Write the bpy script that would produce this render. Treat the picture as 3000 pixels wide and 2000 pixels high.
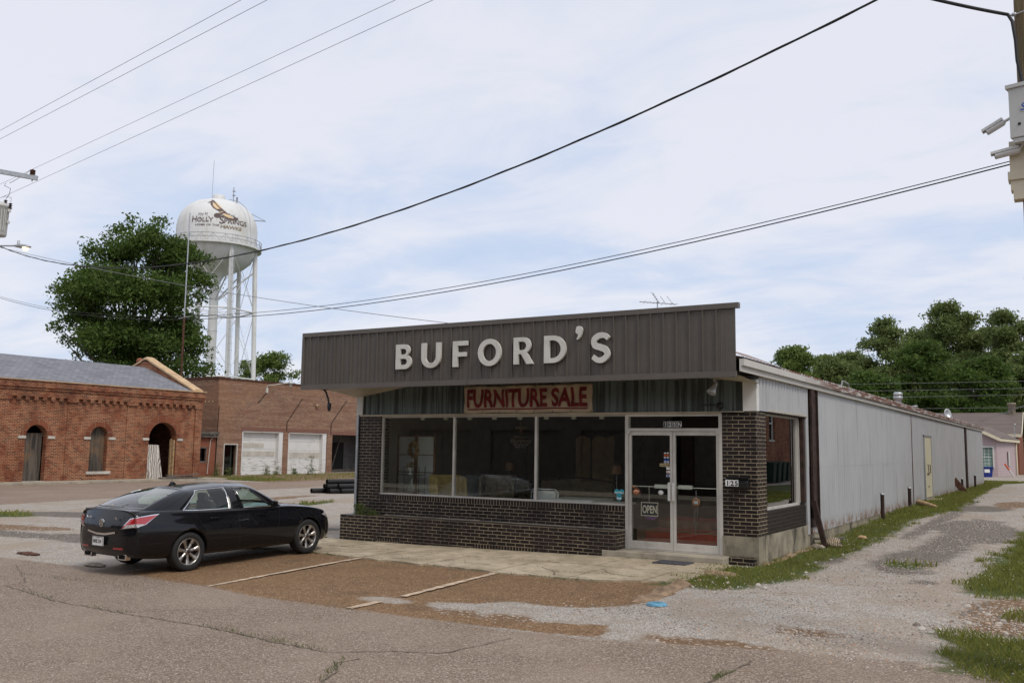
import bpy, bmesh, math, random
import numpy as np
from mathutils import Vector, Matrix, noise as mnoise
from mathutils.geometry import tessellate_polygon
from mathutils.bvhtree import BVHTree

for o in list(bpy.data.objects): bpy.data.objects.remove(o)
S = bpy.context.scene
COL = S.collection
PI = math.pi
random.seed(7); RNG = np.random.default_rng(7)

# ------------------------------------------------------------------ camera
YAW, PITCH, ROLL, FPX = -0.5511, 0.1152, 0.0136, 2702.25
CAM = Vector((4.819, -16.028, 1.939))
cam = bpy.data.cameras.new('camera'); camo = bpy.data.objects.new('camera', cam); COL.objects.link(camo)
cam.sensor_width = 36.0; cam.lens = FPX / 3000 * 36.0; cam.clip_start = 0.1; cam.clip_end = 3000
fwd = Vector((math.sin(YAW) * math.cos(PITCH), math.cos(YAW) * math.cos(PITCH), math.sin(PITCH)))
rt0 = Vector((math.cos(YAW), -math.sin(YAW), 0)); up0 = rt0.cross(fwd)
rt = math.cos(ROLL) * rt0 + math.sin(ROLL) * up0; up = -math.sin(ROLL) * rt0 + math.cos(ROLL) * up0
camo.matrix_world = Matrix(((rt.x, up.x, -fwd.x, CAM.x), (rt.y, up.y, -fwd.y, CAM.y), (rt.z, up.z, -fwd.z, CAM.z), (0, 0, 0, 1)))
S.camera = camo
S.render.resolution_x = 1024; S.render.resolution_y = 682
S.view_settings.view_transform = 'Standard'; S.view_settings.look = 'None'
S.view_settings.exposure = 0.25; S.view_settings.gamma = 1.0; S.view_settings.use_curve_mapping = False

# ------------------------------------------------------------------ node helpers
def N(t, kind, ins=None, **props):
    n = t.nodes.new(kind)
    for k, v in props.items(): setattr(n, k, v)
    if ins:
        for k, v in ins.items():
            s = n.inputs[k]
            if isinstance(v, bpy.types.NodeSocket): t.links.new(v, s)
            elif isinstance(v, bpy.types.Node): t.links.new(v.outputs[0], s)
            else:
                if s.type == 'RGBA' and len(v) == 3: v = (*v, 1)
                s.default_value = v
    return n
def M(t, op, a, b=None, c=None, clamp=False):
    n = t.nodes.new('ShaderNodeMath'); n.operation = op; n.use_clamp = clamp
    for i, v in enumerate((a, b, c)):
        if v is None: continue
        if isinstance(v, (bpy.types.NodeSocket)): t.links.new(v, n.inputs[i])
        else: n.inputs[i].default_value = v
    return n.outputs[0]
def MIX(t, f, a, b, mode='MIX'):
    n = t.nodes.new('ShaderNodeMix'); n.data_type = 'RGBA'; n.blend_type = mode; n.clamp_result = False
    for i, v in ((0, f), (6, a), (7, b)):
        s = n.inputs[i]
        if isinstance(v, bpy.types.NodeSocket): t.links.new(v, s)
        elif i == 0: s.default_value = v
        else: s.default_value = (*v, 1) if len(v) == 3 else v
    return n.outputs[2]
def RAMP(t, f, stops, interp='LINEAR'):
    n = t.nodes.new('ShaderNodeValToRGB'); t.links.new(f, n.inputs[0]); cr = n.color_ramp; cr.interpolation = interp
    while len(cr.elements) < len(stops): cr.elements.new(0.5)
    for e, (p, c) in zip(cr.elements, stops):
        e.position = p; e.color = (c, c, c, 1) if isinstance(c, (int, float)) else (*c, 1)
    return n.outputs[0]
def SS(t, v, a, b):           # smoothstep of v from a to b
    n = t.nodes.new('ShaderNodeMapRange'); n.interpolation_type = 'SMOOTHSTEP'
    t.links.new(v, n.inputs[0]); n.inputs[1].default_value = a; n.inputs[2].default_value = b
    return n.outputs[0]
def NOISE(t, vec, scale, detail=4, rough=.55, dist=0.0):
    n = N(t, 'ShaderNodeTexNoise', {'Scale': scale, 'Detail': detail, 'Roughness': rough, 'Distortion': dist})
    if vec is not None: t.links.new(vec, n.inputs['Vector'])
    return n.outputs[0]
def SCALEV(t, vec, s):
    n = N(t, 'ShaderNodeMapping', {'Vector': vec, 'Scale': s}); return n.outputs[0]
def newmat(name):
    m = bpy.data.materials.new(name); m.use_nodes = True; t = m.node_tree
    return m, t, t.nodes['Principled BSDF']
def setin(t, node, key, v):
    s = node.inputs[key]
    if isinstance(v, bpy.types.NodeSocket): t.links.new(v, s)
    else: s.default_value = (*v, 1) if (s.type == 'RGBA' and len(v) == 3) else v
def pos(t): return N(t, 'ShaderNodeNewGeometry').outputs['Position']
def bump(t, b, h, strength=.3, dist=.01):
    n = N(t, 'ShaderNodeBump', {'Height': h, 'Strength': strength, 'Distance': dist}); t.links.new(n.outputs[0], b.inputs['Normal'])

# ------------------------------------------------------------------ sky + sun
SUN_EL, SUN_AZ = math.radians(52), math.radians(112)      # azimuth measured from +Y towards +X
W = bpy.data.worlds.new('World'); S.world = W; W.use_nodes = True; t = W.node_tree; t.nodes.clear()
sky = N(t, 'ShaderNodeTexSky', sky_type='NISHITA', sun_disc=False, sun_elevation=SUN_EL, sun_rotation=SUN_AZ, air_density=1.0, dust_density=2.0, ozone_density=1.5)
tc = N(t, 'ShaderNodeTexCoord').outputs['Generated']
sp = N(t, 'ShaderNodeSeparateXYZ', {0: tc})
zz = M(t, 'ADD', M(t, 'MAXIMUM', sp.outputs[2], 0.0), 0.16)
pv = N(t, 'ShaderNodeCombineXYZ', {0: M(t, 'DIVIDE', sp.outputs[0], zz), 1: M(t, 'DIVIDE', sp.outputs[1], zz), 2: 0.0}).outputs[0]
n1 = NOISE(t, SCALEV(t, pv, (.55, .9, 1)), 1.0, 6, .52, .5)
n2 = NOISE(t, SCALEV(t, pv, (1.6, 2.4, 1)), 1.3, 8, .60, .7)
n3 = NOISE(t, SCALEV(t, pv, (.25, .35, 1)), 1.0, 3, .5, .0)
cl = M(t, 'ADD', M(t, 'SUBTRACT', M(t, 'MULTIPLY', n1, .80), .09), M(t, 'ADD', M(t, 'MULTIPLY', n2, .34), M(t, 'MULTIPLY', n3, .28)))
elev = SS(t, sp.outputs[2], 0.0, 0.5)
cov = M(t, 'ADD', cl, M(t, 'MULTIPLY', elev, .10))
# thin blue gaps, mid grey-blue cloud, bright cloud
ccol = RAMP(t, cov, [(.47, (4.6, 5.7, 7.6)), (.53, (5.15, 6.05, 7.7)), (.585, (5.7, 6.4, 7.85)), (.64, (6.6, 6.95, 7.95)), (.70, (7.3, 7.4, 8.1))])
mixc = MIX(t, .12, ccol, sky.outputs[0])
below = SS(t, sp.outputs[2], -0.05, 0.0)
mixc = MIX(t, below, (2.2, 2.1, 1.9), mixc)
bg = N(t, 'ShaderNodeBackground', {'Color': mixc, 'Strength': 0.1})
out = N(t, 'ShaderNodeOutputWorld', {'Surface': bg})
sl = bpy.data.lights.new('sun', 'SUN'); sl.energy = 1.5; sl.angle = math.radians(18); sl.color = (1, .93, .83)
so = bpy.data.objects.new('sun', sl); COL.objects.link(so)
sd = Vector((math.sin(SUN_AZ) * math.cos(SUN_EL), math.cos(SUN_AZ) * math.cos(SUN_EL) * 1, math.sin(SUN_EL)))
so.rotation_euler = (-sd).to_track_quat('-Z', 'Y').to_euler(); so.location = (20, 10, 30)

# ------------------------------------------------------------------ mesh helpers
class MB:
    def __init__(s): s.v = []; s.f = []; s.m = []; s.sm = []
    def add(s, vs, fs, mi=0, smooth=False):
        o = len(s.v); s.v += [tuple(p) for p in vs]; s.f += [tuple(i + o for i in f) for f in fs]
        s.m += [mi] * len(fs); s.sm += [smooth] * len(fs); return s
    def box(s, x0, x1, y0, y1, z0, z1, mi=0):
        x0, x1 = min(x0, x1), max(x0, x1); y0, y1 = min(y0, y1), max(y0, y1); z0, z1 = min(z0, z1), max(z0, z1)
        return s.add([(x0, y0, z0), (x1, y0, z0), (x1, y1, z0), (x0, y1, z0), (x0, y0, z1), (x1, y0, z1), (x1, y1, z1), (x0, y1, z1)],
                     [(0, 3, 2, 1), (4, 5, 6, 7), (0, 1, 5, 4), (1, 2, 6, 5), (2, 3, 7, 6), (3, 0, 4, 7)], mi)
    def obox(s, c, ax, ay, az, mi=0):       # oriented box: centre and three half-axis vectors
        c, ax, ay, az = map(Vector, (c, ax, ay, az))
        vs = [c + ax * i + ay * j + az * k for k in (-1, 1) for i, j in ((-1, -1), (1, -1), (1, 1), (-1, 1))]
        return s.add(vs, [(0, 3, 2, 1), (4, 5, 6, 7), (0, 1, 5, 4), (1, 2, 6, 5), (2, 3, 7, 6), (3, 0, 4, 7)], mi)
    def beam(s, a, b, w, h, mi=0, upv=(0, 0, 1)):
        a, b = Vector(a), Vector(b); d = b - a; L = d.length; d.normalize(); u = Vector(upv)
        if abs(d.dot(u)) > .98: u = Vector((1, 0, 0))
        x = d.cross(u).normalized(); z = x.cross(d)
        return s.obox((a + b) / 2, d * L / 2, x * w / 2, z * h / 2, mi)
    def tube(s, pts, r, n=8, mi=0, caps=True, smooth=True):
        pts = [Vector(p) for p in pts]; rs = r if isinstance(r, (list, tuple)) else [r] * len(pts)
        vs = []; u = None
        for i, p in enumerate(pts):
            d = (pts[min(i + 1, len(pts) - 1)] - pts[max(i - 1, 0)]).normalized()
            if u is None: u = Vector((0, 0, 1)) if abs(d.z) < .9 else Vector((1, 0, 0))
            x = d.cross(u).normalized(); y = x.cross(d); u = y
            vs += [p + (x * math.cos(2 * PI * k / n) + y * math.sin(2 * PI * k / n)) * rs[i] for k in range(n)]
        fs = [(i * n + k, i * n + (k + 1) % n, (i + 1) * n + (k + 1) % n, (i + 1) * n + k) for i in range(len(pts) - 1) for k in range(n)]
        s.add(vs, fs, mi, smooth)
        if caps: s.add(vs[:n], [tuple(range(n))], mi); s.add(vs[-n:], [tuple(range(n))], mi)
        return s
    def lathe(s, prof, c=(0, 0, 0), axis='z', n=24, mi=0, smooth=True, a0=0, a1=2 * PI):
        full = abs(a1 - a0 - 2 * PI) < 1e-6; k = n if full else n + 1; vs = []
        for r, h in prof:
            for i in range(k):
                a = a0 + (a1 - a0) * i / n; p = (r * math.cos(a), r * math.sin(a), h)
                if axis == 'y': p = (p[0], p[2], p[1])
                if axis == 'x': p = (p[2], p[0], p[1])
                vs.append((p[0] + c[0], p[1] + c[1], p[2] + c[2]))
        fs = []
        for j in range(len(prof) - 1):
            for i in range(k if full else k - 1):
                fs.append((j * k + i, j * k + (i + 1) % k, (j + 1) * k + (i + 1) % k, (j + 1) * k + i))
        return s.add(vs, fs, mi, smooth)
    def plate(s, outer, holes, org, U, V, th, mi=0, side=None):
        # polygon (2-D points) with holes, laid in the plane org + u*U + v*V, thick th along U x V
        side = mi if side is None else side
        org, U, V = Vector(org), Vector(U), Vector(V); Nn = U.cross(V)
        loops = [outer] + list(holes); flat = [p for l in loops for p in l]
        tri = tessellate_polygon([[Vector((p[0], p[1], 0)) for p in l] for l in loops])
        f = [org + U * p[0] + V * p[1] + Nn * (th / 2) for p in flat]; b = [org + U * p[0] + V * p[1] - Nn * (th / 2) for p in flat]
        n = len(flat); fr = []; bk = []
        for a, bb, c in tri:
            A, B, C = flat[a], flat[bb], flat[c]
            ar = (B[0] - A[0]) * (C[1] - A[1]) - (B[1] - A[1]) * (C[0] - A[0])
            if abs(ar) < 1e-12: continue
            if ar < 0: a, bb = bb, a
            fr.append((a, bb, c)); bk.append((n + c, n + bb, n + a))
        s.add(f + b, fr + bk, mi)
        o = 0
        for li, l in enumerate(loops):
            k = len(l); area = sum(l[i][0] * l[(i + 1) % k][1] - l[(i + 1) % k][0] * l[i][1] for i in range(k))
            idx = list(range(o, o + k))
            if (area > 0) != (li == 0): idx.reverse()
            q = f + b; vv = []; ff = []
            for i in range(k):
                a, c = idx[i], idx[(i + 1) % k]; j = len(vv)
                vv += [q[a], q[c], q[n + c], q[n + a]]; ff.append((j, j + 3, j + 2, j + 1))
            s.add(vv, ff, side); o += k
        return s
    def mesh(s, name, mats, org=(0, 0, 0)):
        me = bpy.data.meshes.new(name); ox, oy, oz = org
        me.from_pydata([(x - ox, y - oy, z - oz) for x, y, z in s.v], [], s.f)
        for m in (mats if isinstance(mats, (list, tuple)) else [mats]): me.materials.append(m)
        me.polygons.foreach_set('material_index', s.m); me.polygons.foreach_set('use_smooth', s.sm); me.update()
        return me
def worldpos(o):
    v = Vector(o.location)
    while o.parent: o = o.parent; v += Vector(o.location)
    return v
def put(name, mb, mats, parent=None, org=None, bev=0):
    """link MB as ONE object; verts are given in world coordinates"""
    if parent is not None: wo = worldpos(parent); loc = (0, 0, 0)
    else: wo = Vector(org) if org else Vector((0, 0, 0)); loc = wo
    me = mb.mesh(name, mats, wo) if isinstance(mb, MB) else mb
    o = bpy.data.objects.new(name, me); COL.objects.link(o); o.location = loc
    if parent is not None: o.parent = parent
    if bev: md = o.modifiers.new('bevel', 'BEVEL'); md.width = bev; md.segments = 2; md.limit_method = 'ANGLE'; md.angle_limit = 0.7
    return o
def tag(o, label, cat, group=None):
    o['label'] = label; o['category'] = cat
    if group: o['group'] = group
    return o
def struct(o): o['kind'] = 'structure'; return o
def stuff(o, label, cat): tag(o, label, cat); o['kind'] = 'stuff'; return o
def thing(name, loc, label, cat, group=None):
    o = bpy.data.objects.new(name, None); COL.objects.link(o); o.location = loc; o.empty_display_size = .3
    return tag(o, label, cat, group)
def copy_tree(o, parent=None):
    c = o.copy(); COL.objects.link(c)
    if parent: c.parent = parent
    for ch in [x for x in bpy.data.objects if x.parent == o]: copy_tree(ch, c)
    return c
def arc(cx, cy, r, a0, a1, n): return [(cx + r * math.cos(a0 + (a1 - a0) * i / n), cy + r * math.sin(a0 + (a1 - a0) * i / n)) for i in range(n + 1)]
def rect(x0, x1, y0, y1): return [(x0, y0), (x1, y0), (x1, y1), (x0, y1)]
def smst(a, b, t):
    u = min(1, max(0, (t - a) / (b - a))); return u * u * (3 - 2 * u)
def T(x, y):                  # lie of the land
    return (-.10 * smst(0, -9, x) + .08 * smst(-14, -26, x) - .09 * smst(-2.5, -8, y)
            + smst(-14, -6, x) * (.30 * smst(0, 18, y) + .2 * smst(40, 58, y)))
def text_mesh(txt, size=1.0, ext=0.0, off=0.0, sx=1.0, align='LEFT', bevel=0, space=1.0):
    """returns (verts ndarray in the x-y plane, faces)"""
    c = bpy.data.curves.new('t', 'FONT'); c.body = txt; c.size = size; c.extrude = ext; c.offset = off; c.align_x = align
    c.bevel_depth = bevel; c.space_character = space; c.resolution_u = 4
    o = bpy.data.objects.new('t', c); COL.objects.link(o)
    dg = bpy.context.evaluated_depsgraph_get(); me = bpy.data.meshes.new_from_object(o.evaluated_get(dg))
    v = [Vector((p.co.x * sx, p.co.y, p.co.z)) for p in me.vertices]; f = [tuple(p.vertices) for p in me.polygons]
    bpy.data.objects.remove(o); bpy.data.curves.remove(c); bpy.data.meshes.remove(me)
    return v, f
def dense(v, f, res, it=5):
    b_ = bmesh.new(); vv = [b_.verts.new(p) for p in v]
    for q in f:
        try: b_.faces.new([vv[i] for i in q])
        except ValueError: pass
    bmesh.ops.remove_doubles(b_, verts=b_.verts, dist=1e-5); bmesh.ops.triangulate(b_, faces=b_.faces)
    for _ in range(it):
        ed = [e for e in b_.edges if e.calc_length() > res]
        if not ed: break
        bmesh.ops.subdivide_edges(b_, edges=ed, cuts=1); bmesh.ops.triangulate(b_, faces=[q for q in b_.faces if len(q.verts) > 3])
    b_.verts.index_update(); r = ([p.co.copy() for p in b_.verts], [tuple(w.index for w in q.verts) for q in b_.faces]); b_.free(); return r
def put_text(mb, txt, org, U, V, size, ext=0.0, off=0.0, sx=1.0, align='LEFT', mi=0, bevel=0, fn=None, space=1.0):
    v, f = text_mesh(txt, size, ext, off, sx, align, bevel, space); org, U, V = Vector(org), Vector(U), Vector(V); Nn = U.cross(V)
    q = [org + U * p.x + V * p.y + Nn * p.z for p in v]
    if fn: q = [fn(p) for p in q]
    mb.add(q, f, mi); return mb
# ================================================================== materials
def mat(name, col, rough=.75, metal=0.0, var=.25, vs=3.0, bmp=0.0, bs=60.0, spec=.4, dirt=None, dscale=1.2, damt=.5, coat=0.0):
    m, t, b = newmat(name); p = pos(t)
    n = NOISE(t, p, vs, 5, .6); c = tuple(col)
    lo = tuple(x * (1 - var) for x in c); hi = tuple(min(1, x * (1 + var)) for x in c)
    o = MIX(t, SS(t, n, .3, .7), lo, hi)
    if dirt:
        d = NOISE(t, SCALEV(t, p, (1, 1, .45)), dscale, 6, .68, .4)
        o = MIX(t, M(t, 'MULTIPLY', SS(t, d, .48, .68), damt), o, dirt)
    setin(t, b, 'Base Color', o); b.inputs['Roughness'].default_value = rough; b.inputs['Metallic'].default_value = metal
    b.inputs['Specular IOR Level'].default_value = spec; b.inputs['Coat Weight'].default_value = coat
    if bmp: bump(t, b, NOISE(t, p, bs, 4, .6), bmp, .01)
    return m
def wall_uv(t):
    g = N(t, 'ShaderNodeNewGeometry'); p = N(t, 'ShaderNodeSeparateXYZ', {0: g.outputs['Position']}); n = N(t, 'ShaderNodeSeparateXYZ', {0: g.outputs['True Normal']})
    fx = M(t, 'GREATER_THAN', M(t, 'ABSOLUTE', n.outputs[0]), .6)
    u = M(t, 'ADD', M(t, 'MULTIPLY', p.outputs[1], fx), M(t, 'MULTIPLY', p.outputs[0], M(t, 'SUBTRACT', 1.0, fx)))
    top = M(t, 'GREATER_THAN', M(t, 'ABSOLUTE', n.outputs[2]), .6)
    v = M(t, 'ADD', M(t, 'MULTIPLY', p.outputs[1], top), M(t, 'MULTIPLY', p.outputs[2], M(t, 'SUBTRACT', 1.0, top)))
    return g.outputs['Position'], u, v, p
def brick(name, cols, mortar, bw=.21, rh=.0677, ms=.011, var=.6, off=.5, u0=0.0, v0=0.0, rough=.8, stain=None, samt=.5, mdark=None, bm=.6, patch=None, streak=False):
    m, t, b = newmat(name); P, u, v, sp = wall_uv(t)
    # slightly uneven courses
    w = NOISE(t, P, 2.2, 3, .5); w2 = M(t, 'MULTIPLY', M(t, 'SUBTRACT', w, .5), .012)
    vec = N(t, 'ShaderNodeCombineXYZ', {0: M(t, 'ADD', u, u0), 1: M(t, 'ADD', M(t, 'ADD', v, v0), w2), 2: 0.0}).outputs[0]
    br = N(t, 'ShaderNodeTexBrick', {'Vector': vec, 'Scale': 1.0, 'Mortar Size': ms, 'Mortar Smooth': .25, 'Bias': 0.0, 'Brick Width': bw, 'Row Height': rh,
           'Color1': (0, 0, 0, 1), 'Color2': (1, 1, 1, 1), 'Mortar': (.5, .5, .5, 1)}, offset=off, offset_frequency=2)
    r = N(t, 'ShaderNodeSeparateColor', {0: br.outputs['Color']}).outputs[0]
    k = len(cols); cc = RAMP(t, r, [(i / max(1, k - 1) * .98 + .01, c) for i, c in enumerate(cols)])
    nn = NOISE(t, P, 38, 3, .6); cc = MIX(t, M(t, 'MULTIPLY', SS(t, nn, .35, .75), .35), cc, tuple(x * .55 for x in cols[0]))
    mo = mortar
    if mdark: mo = MIX(t, SS(t, NOISE(t, P, 1.7, 5, .65), .42, .62), mortar, mdark)
    c = MIX(t, br.outputs['Fac'], cc, mo)
    if streak:
        sn = NOISE(t, SCALEV(t, P, (.35, .35, 7.0)), 1.0, 5, .6); c = MIX(t, M(t, 'MULTIPLY', SS(t, sn, .42, .62), .38), c, tuple(x * .45 for x in cols[2])); c = MIX(t, M(t, 'MULTIPLY', SS(t, NOISE(t, P, .30, 4, .6), .45, .65), .3), c, cols[4 % k])
    if patch: c = MIX(t, M(t, 'MULTIPLY', SS(t, NOISE(t, P, .35, 4, .55, .3), .45, .6), .55), c, MIX(t, 1.0, c, patch, 'MULTIPLY'))
    if stain:
        d = NOISE(t, SCALEV(t, P, (1, 1, .35)), .9, 6, .66, .3)
        c = MIX(t, M(t, 'MULTIPLY', SS(t, d, .46, .7), samt), c, stain)
    setin(t, b, 'Base Color', c); b.inputs['Roughness'].default_value = rough; b.inputs['Specular IOR Level'].default_value = .3
    h = M(t, 'ADD', M(t, 'MULTIPLY', M(t, 'SUBTRACT', 1.0, br.outputs['Fac']), 1.0), M(t, 'MULTIPLY', nn, .25))
    bump(t, b, h, bm, .008); return m
MT = {}
MT['dbrick'] = brick('dark_brick', [(.010, .0075, .007), (.018, .0125, .012), (.028, .018, .016), (.014, .011, .011)], (.36, .29, .19), ms=.0065, stain=(.10, .095, .085), samt=.10, rough=.42, mdark=(.15, .12, .09), v0=.018)
MT['dbrick_d'] = brick('sooty_brick', [(.010, .0075, .007), (.016, .012, .011), (.024, .018, .016)], (.05, .042, .03), ms=.0065, rough=.5, v0=.018)
MT['dsoldier'] = brick('dark_brick_soldier', [(.010, .0075, .007), (.018, .0125, .012), (.028, .018, .016)], (.36, .29, .19), ms=.0065, bw=.0677, rh=.24, off=0.0, rough=.42, mdark=(.13, .11, .085), v0=.055)
MT['rbrick'] = brick('red_brick', [(.165, .042, .020), (.26, .074, .034), (.33, .115, .052), (.215, .058, .028), (.10, .033, .020)], (.44, .30, .18), ms=.011, bw=.225, rh=.074, stain=(.06, .03, .022), samt=.4, mdark=(.20, .10, .06), patch=(.72, .60, .52))
MT['arch'] = brick('arch_brick', [(.17, .05, .026), (.26, .085, .042)], (.3, .2, .13), bw=.5, rh=.5, rough=.85)
MT['gbrick'] = brick('brown_brick', [(.11, .034, .021), (.19, .060, .033), (.27, .10, .052), (.17, .055, .031), (.32, .16, .085), (.10, .036, .026)], (.36, .29, .21), ms=.014, bw=.22, rh=.076, streak=True)
MT['obrick'] = brick('orange_brick', [(.20, .055, .03), (.25, .075, .04)], (.3, .16, .1), stain=(.12, .04, .03), samt=.3, ms=.007)
MT['conc'] = mat('concrete', (.36, .32, .25), .85, bmp=.25, bs=70, var=.16, vs=2.2, dirt=(.15, .13, .10), dscale=1.3, damt=.75)
MT['plinth'] = mat('stained_concrete', (.27, .24, .175), .85, bmp=.3, bs=50, var=.25, vs=3, dirt=(.055, .048, .038), dscale=2.1, damt=1.0)
MT['wood_grey'] = mat('weathered_wood', (.115, .10, .085), .8, var=.35, vs=4)
MT['bark'] = mat('bark', (.09, .07, .055), .9, var=.4, vs=6, bmp=.6, bs=20)
MT['white'] = mat('white_paint', (.66, .66, .63), .5, var=.06, dirt=(.38, .34, .27), damt=.35)
MT['alu'] = mat('aluminium_frame', (.60, .575, .52), .42, metal=.15, var=.08, dirt=(.26, .24, .2), damt=.3)
MT['fascia'] = mat('brown_metal', (.094, .083, .070), .5, var=.09, vs=1.5, dirt=(.125, .11, .092), damt=.22, dscale=2.5)
MT['ftrim'] = mat('brown_trim', (.115, .10, .085), .42, var=.06)
MT['rust'] = mat('rust', (.085, .035, .02), .85, var=.5, vs=9, bmp=.3, bs=80)
MT['rust_d'] = mat('dark_rust', (.035, .018, .013), .8, var=.5, vs=7)
MT['black'] = mat('black_plastic', (.012, .012, .012), .5, var=.2)
MT['dark'] = mat('dark_void', (.012, .011, .010), .9, var=.2)
MT['rubber'] = mat('tyre_rubber', (.018, .018, .018), .75, var=.2, bmp=.2, bs=90)
MT['alloy'] = mat('alloy', (.42, .40, .37), .32, metal=.85, var=.08)
MT['chrome'] = mat('chrome', (.75, .76, .78), .12, metal=1.0, var=.02)
MT['steel'] = mat('galvanised_steel', (.42, .44, .45), .42, metal=.6, var=.15, vs=12)
MT['letter'] = mat('letter_face', (.60, .59, .54), .5, var=.06, vs=6, dirt=(.42, .38, .3), dscale=4, damt=.4)
MT['soffit'] = mat('soffit_paint', (.46, .40, .30), .6, var=.1, dirt=(.25, .2, .14))
MT['shingle_b'] = None
MT['banner'] = mat('banner_cloth', (.42, .34, .24), .8, var=.1, vs=2, dirt=(.33, .26, .18), dscale=3, damt=.4)
MT['redtext'] = mat('banner_red', (.16, .010, .012), .7, var=.12)
MT['carpet'] = mat('red_carpet', (.50, .02, .02), .95, var=.2, vs=20)
MT['wallin'] = mat('interior_plaster', (.30, .27, .23), .9, var=.1)
MT['floorin'] = mat('interior_floor', (.16, .11, .07), .6, var=.2)
MT['yellow'] = mat('yellow_upholstery', (.52, .37, .12), .7, var=.15, vs=8)
MT['taupe'] = mat('tufted_velvet', (.22, .17, .10), .75, var=.2, vs=8)
MT['cream'] = mat('cream_panel', (.62, .63, .62), .6, var=.08)
MT['wood'] = mat('brown_wood', (.20, .10, .045), .5, var=.3, vs=6)
MT['tan'] = mat('tan_screen', (.55, .38, .18), .6, var=.12)
MT['darkwood'] = mat('carved_dark_wood', (.05, .028, .016), .4, var=.3, vs=10)
MT['glassware'] = mat('pressed_glass', (.5, .5, .48), .15, var=.1, spec=1.0)
MT['coping'] = mat('tan_coping', (.52, .37, .22), .85, var=.18, vs=1.5, dirt=(.3, .2, .13), damt=.6)
MT['stone'] = mat('limestone', (.50, .47, .41), .85, var=.12, dirt=(.3, .27, .23))
MT['garage'] = None
MT['blue'] = mat('blue_plastic', (.015, .035, .22), .45, var=.1)
MT['green'] = mat('dark_green_plastic', (.008, .03, .02), .5, var=.2)
MT['pink'] = mat('pink_siding', (.47, .36, .37), .7, var=.05, dirt=(.3, .24, .24), damt=.25)
MT['cream_trim'] = mat('cream_trim', (.62, .56, .42), .6, var=.06)
MT['cable'] = mat('cable_black', (.018, .018, .02), .6, var=.1)
MT['cable_g'] = mat('cable_grey', (.22, .22, .23), .5, var=.1)
MT['tower'] = mat('tower_paint', (.66, .665, .655), .55, var=.04, vs=.3, dirt=(.44, .41, .34), dscale=.25, damt=.6)
MT['ink'] = mat('faded_ink', (.12, .085, .08), .7, var=.3, vs=2)
MT['ink2'] = mat('faded_brown_ink', (.30, .24, .16), .7, var=.3)
MT['gold'] = mat('hawk_gold', (.66, .50, .30), .6, var=.1)
MT['decal_w'] = mat('decal_white', (.8, .8, .78), .5, var=.03)
MT['decal_k'] = mat('decal_black', (.01, .01, .01), .5, var=.03)
MT['teal'] = mat('decal_teal', (.03, .32, .40), .5, var=.03)
MT['decal_b'] = mat('decal_blue', (.02, .08, .38), .5, var=.03)
MT['decal_o'] = mat('decal_orange', (.6, .12, .04), .5, var=.03)
MT['decal_y'] = mat('decal_straw', (.55, .45, .25), .5, var=.03)
MT['opentxt'] = mat('open_cream', (.45, .43, .33), .7, var=.05)
MT['slate'] = mat('open_slate', (.022, .024, .024), .6, var=.05)
MT['purple'] = mat('purple_cloth', (.10, .03, .22), .7, var=.2)
MT['copper'] = mat('copper_ornament', (.55, .25, .15), .25, metal=.8, var=.1)
MT['lid'] = mat('blue_lid_paint', (.12, .30, .42), .7, var=.35, vs=14)
MT['paintline'] = mat('faded_line', (.52, .40, .29), .85, var=.25, vs=9, dirt=(.24, .17, .11), dscale=5, damt=.75)
MT['curb'] = mat('broken_kerb', (.26, .18, .115), .9, var=.35, vs=7, bmp=.5, bs=40, dirt=(.12, .09, .06), dscale=3)
MT['mat'] = mat('doormat_rubber', (.075, .075, .085), .85, var=.35, vs=30)
MT['stonegrey'] = mat('loose_rock', (.24, .20, .15), .9, var=.5, vs=9, bmp=.6, bs=30)
MT['logwood'] = mat('pale_log', (.42, .28, .15), .85, var=.3, vs=9)
MT['crackm'] = mat('tar_crack', (.13, .105, .08), .9, var=.3, vs=8)
MT['camw'] = mat('camera_shell', (.60, .60, .58), .35, var=.04)
MT['boxw'] = mat('cabinet_paint', (.52, .52, .49), .4, var=.04, dirt=(.4, .4, .36), damt=.2)

# pole wood: vertical streaks
m, t, b = newmat('pole_wood'); p = pos(t)
n = NOISE(t, SCALEV(t, p, (22, 22, .8)), 1.0, 6, .65); n2 = NOISE(t, SCALEV(t, p, (3, 3, 2)), 1.0, 4, .6)
c = MIX(t, SS(t, n, .35, .68), (.095, .062, .026), (.235, .175, .085)); c = MIX(t, M(t, 'MULTIPLY', SS(t, n2, .5, .7), .5), c, (.12, .11, .05))
setin(t, b, 'Base Color', c); b.inputs['Roughness'].default_value = .85; bump(t, b, n, .5, .01); MT['pole'] = m
# plywood with swirling whitish grain
m, t, b = newmat('whitewashed_plywood'); p = pos(t)
w = N(t, 'ShaderNodeTexWave', {'Vector': SCALEV(t, p, (1, 1, .35)), 'Scale': 3.0, 'Distortion': 9.0, 'Detail': 2.0, 'Detail Scale': 1.2}, bands_direction='Y')
c = MIX(t, w.outputs[1], (.18, .15, .12), (.60, .57, .52)); setin(t, b, 'Base Color', c); b.inputs['Roughness'].default_value = .8; MT['ply'] = m
# grey door boards
m, t, b = newmat('grey_board'); p = pos(t)
n = NOISE(t, SCALEV(t, p, (6, 6, .7)), 1.0, 6, .6, .6); n2 = NOISE(t, p, .9, 4, .6)
c = MIX(t, SS(t, n, .35, .65), (.032, .027, .022), (.115, .095, .075)); c = MIX(t, M(t, 'MULTIPLY', SS(t, n2, .5, .65), .5), c, (.20, .12, .06))
setin(t, b, 'Base Color', c); b.inputs['Roughness'].default_value = .85; MT['board'] = m
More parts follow.
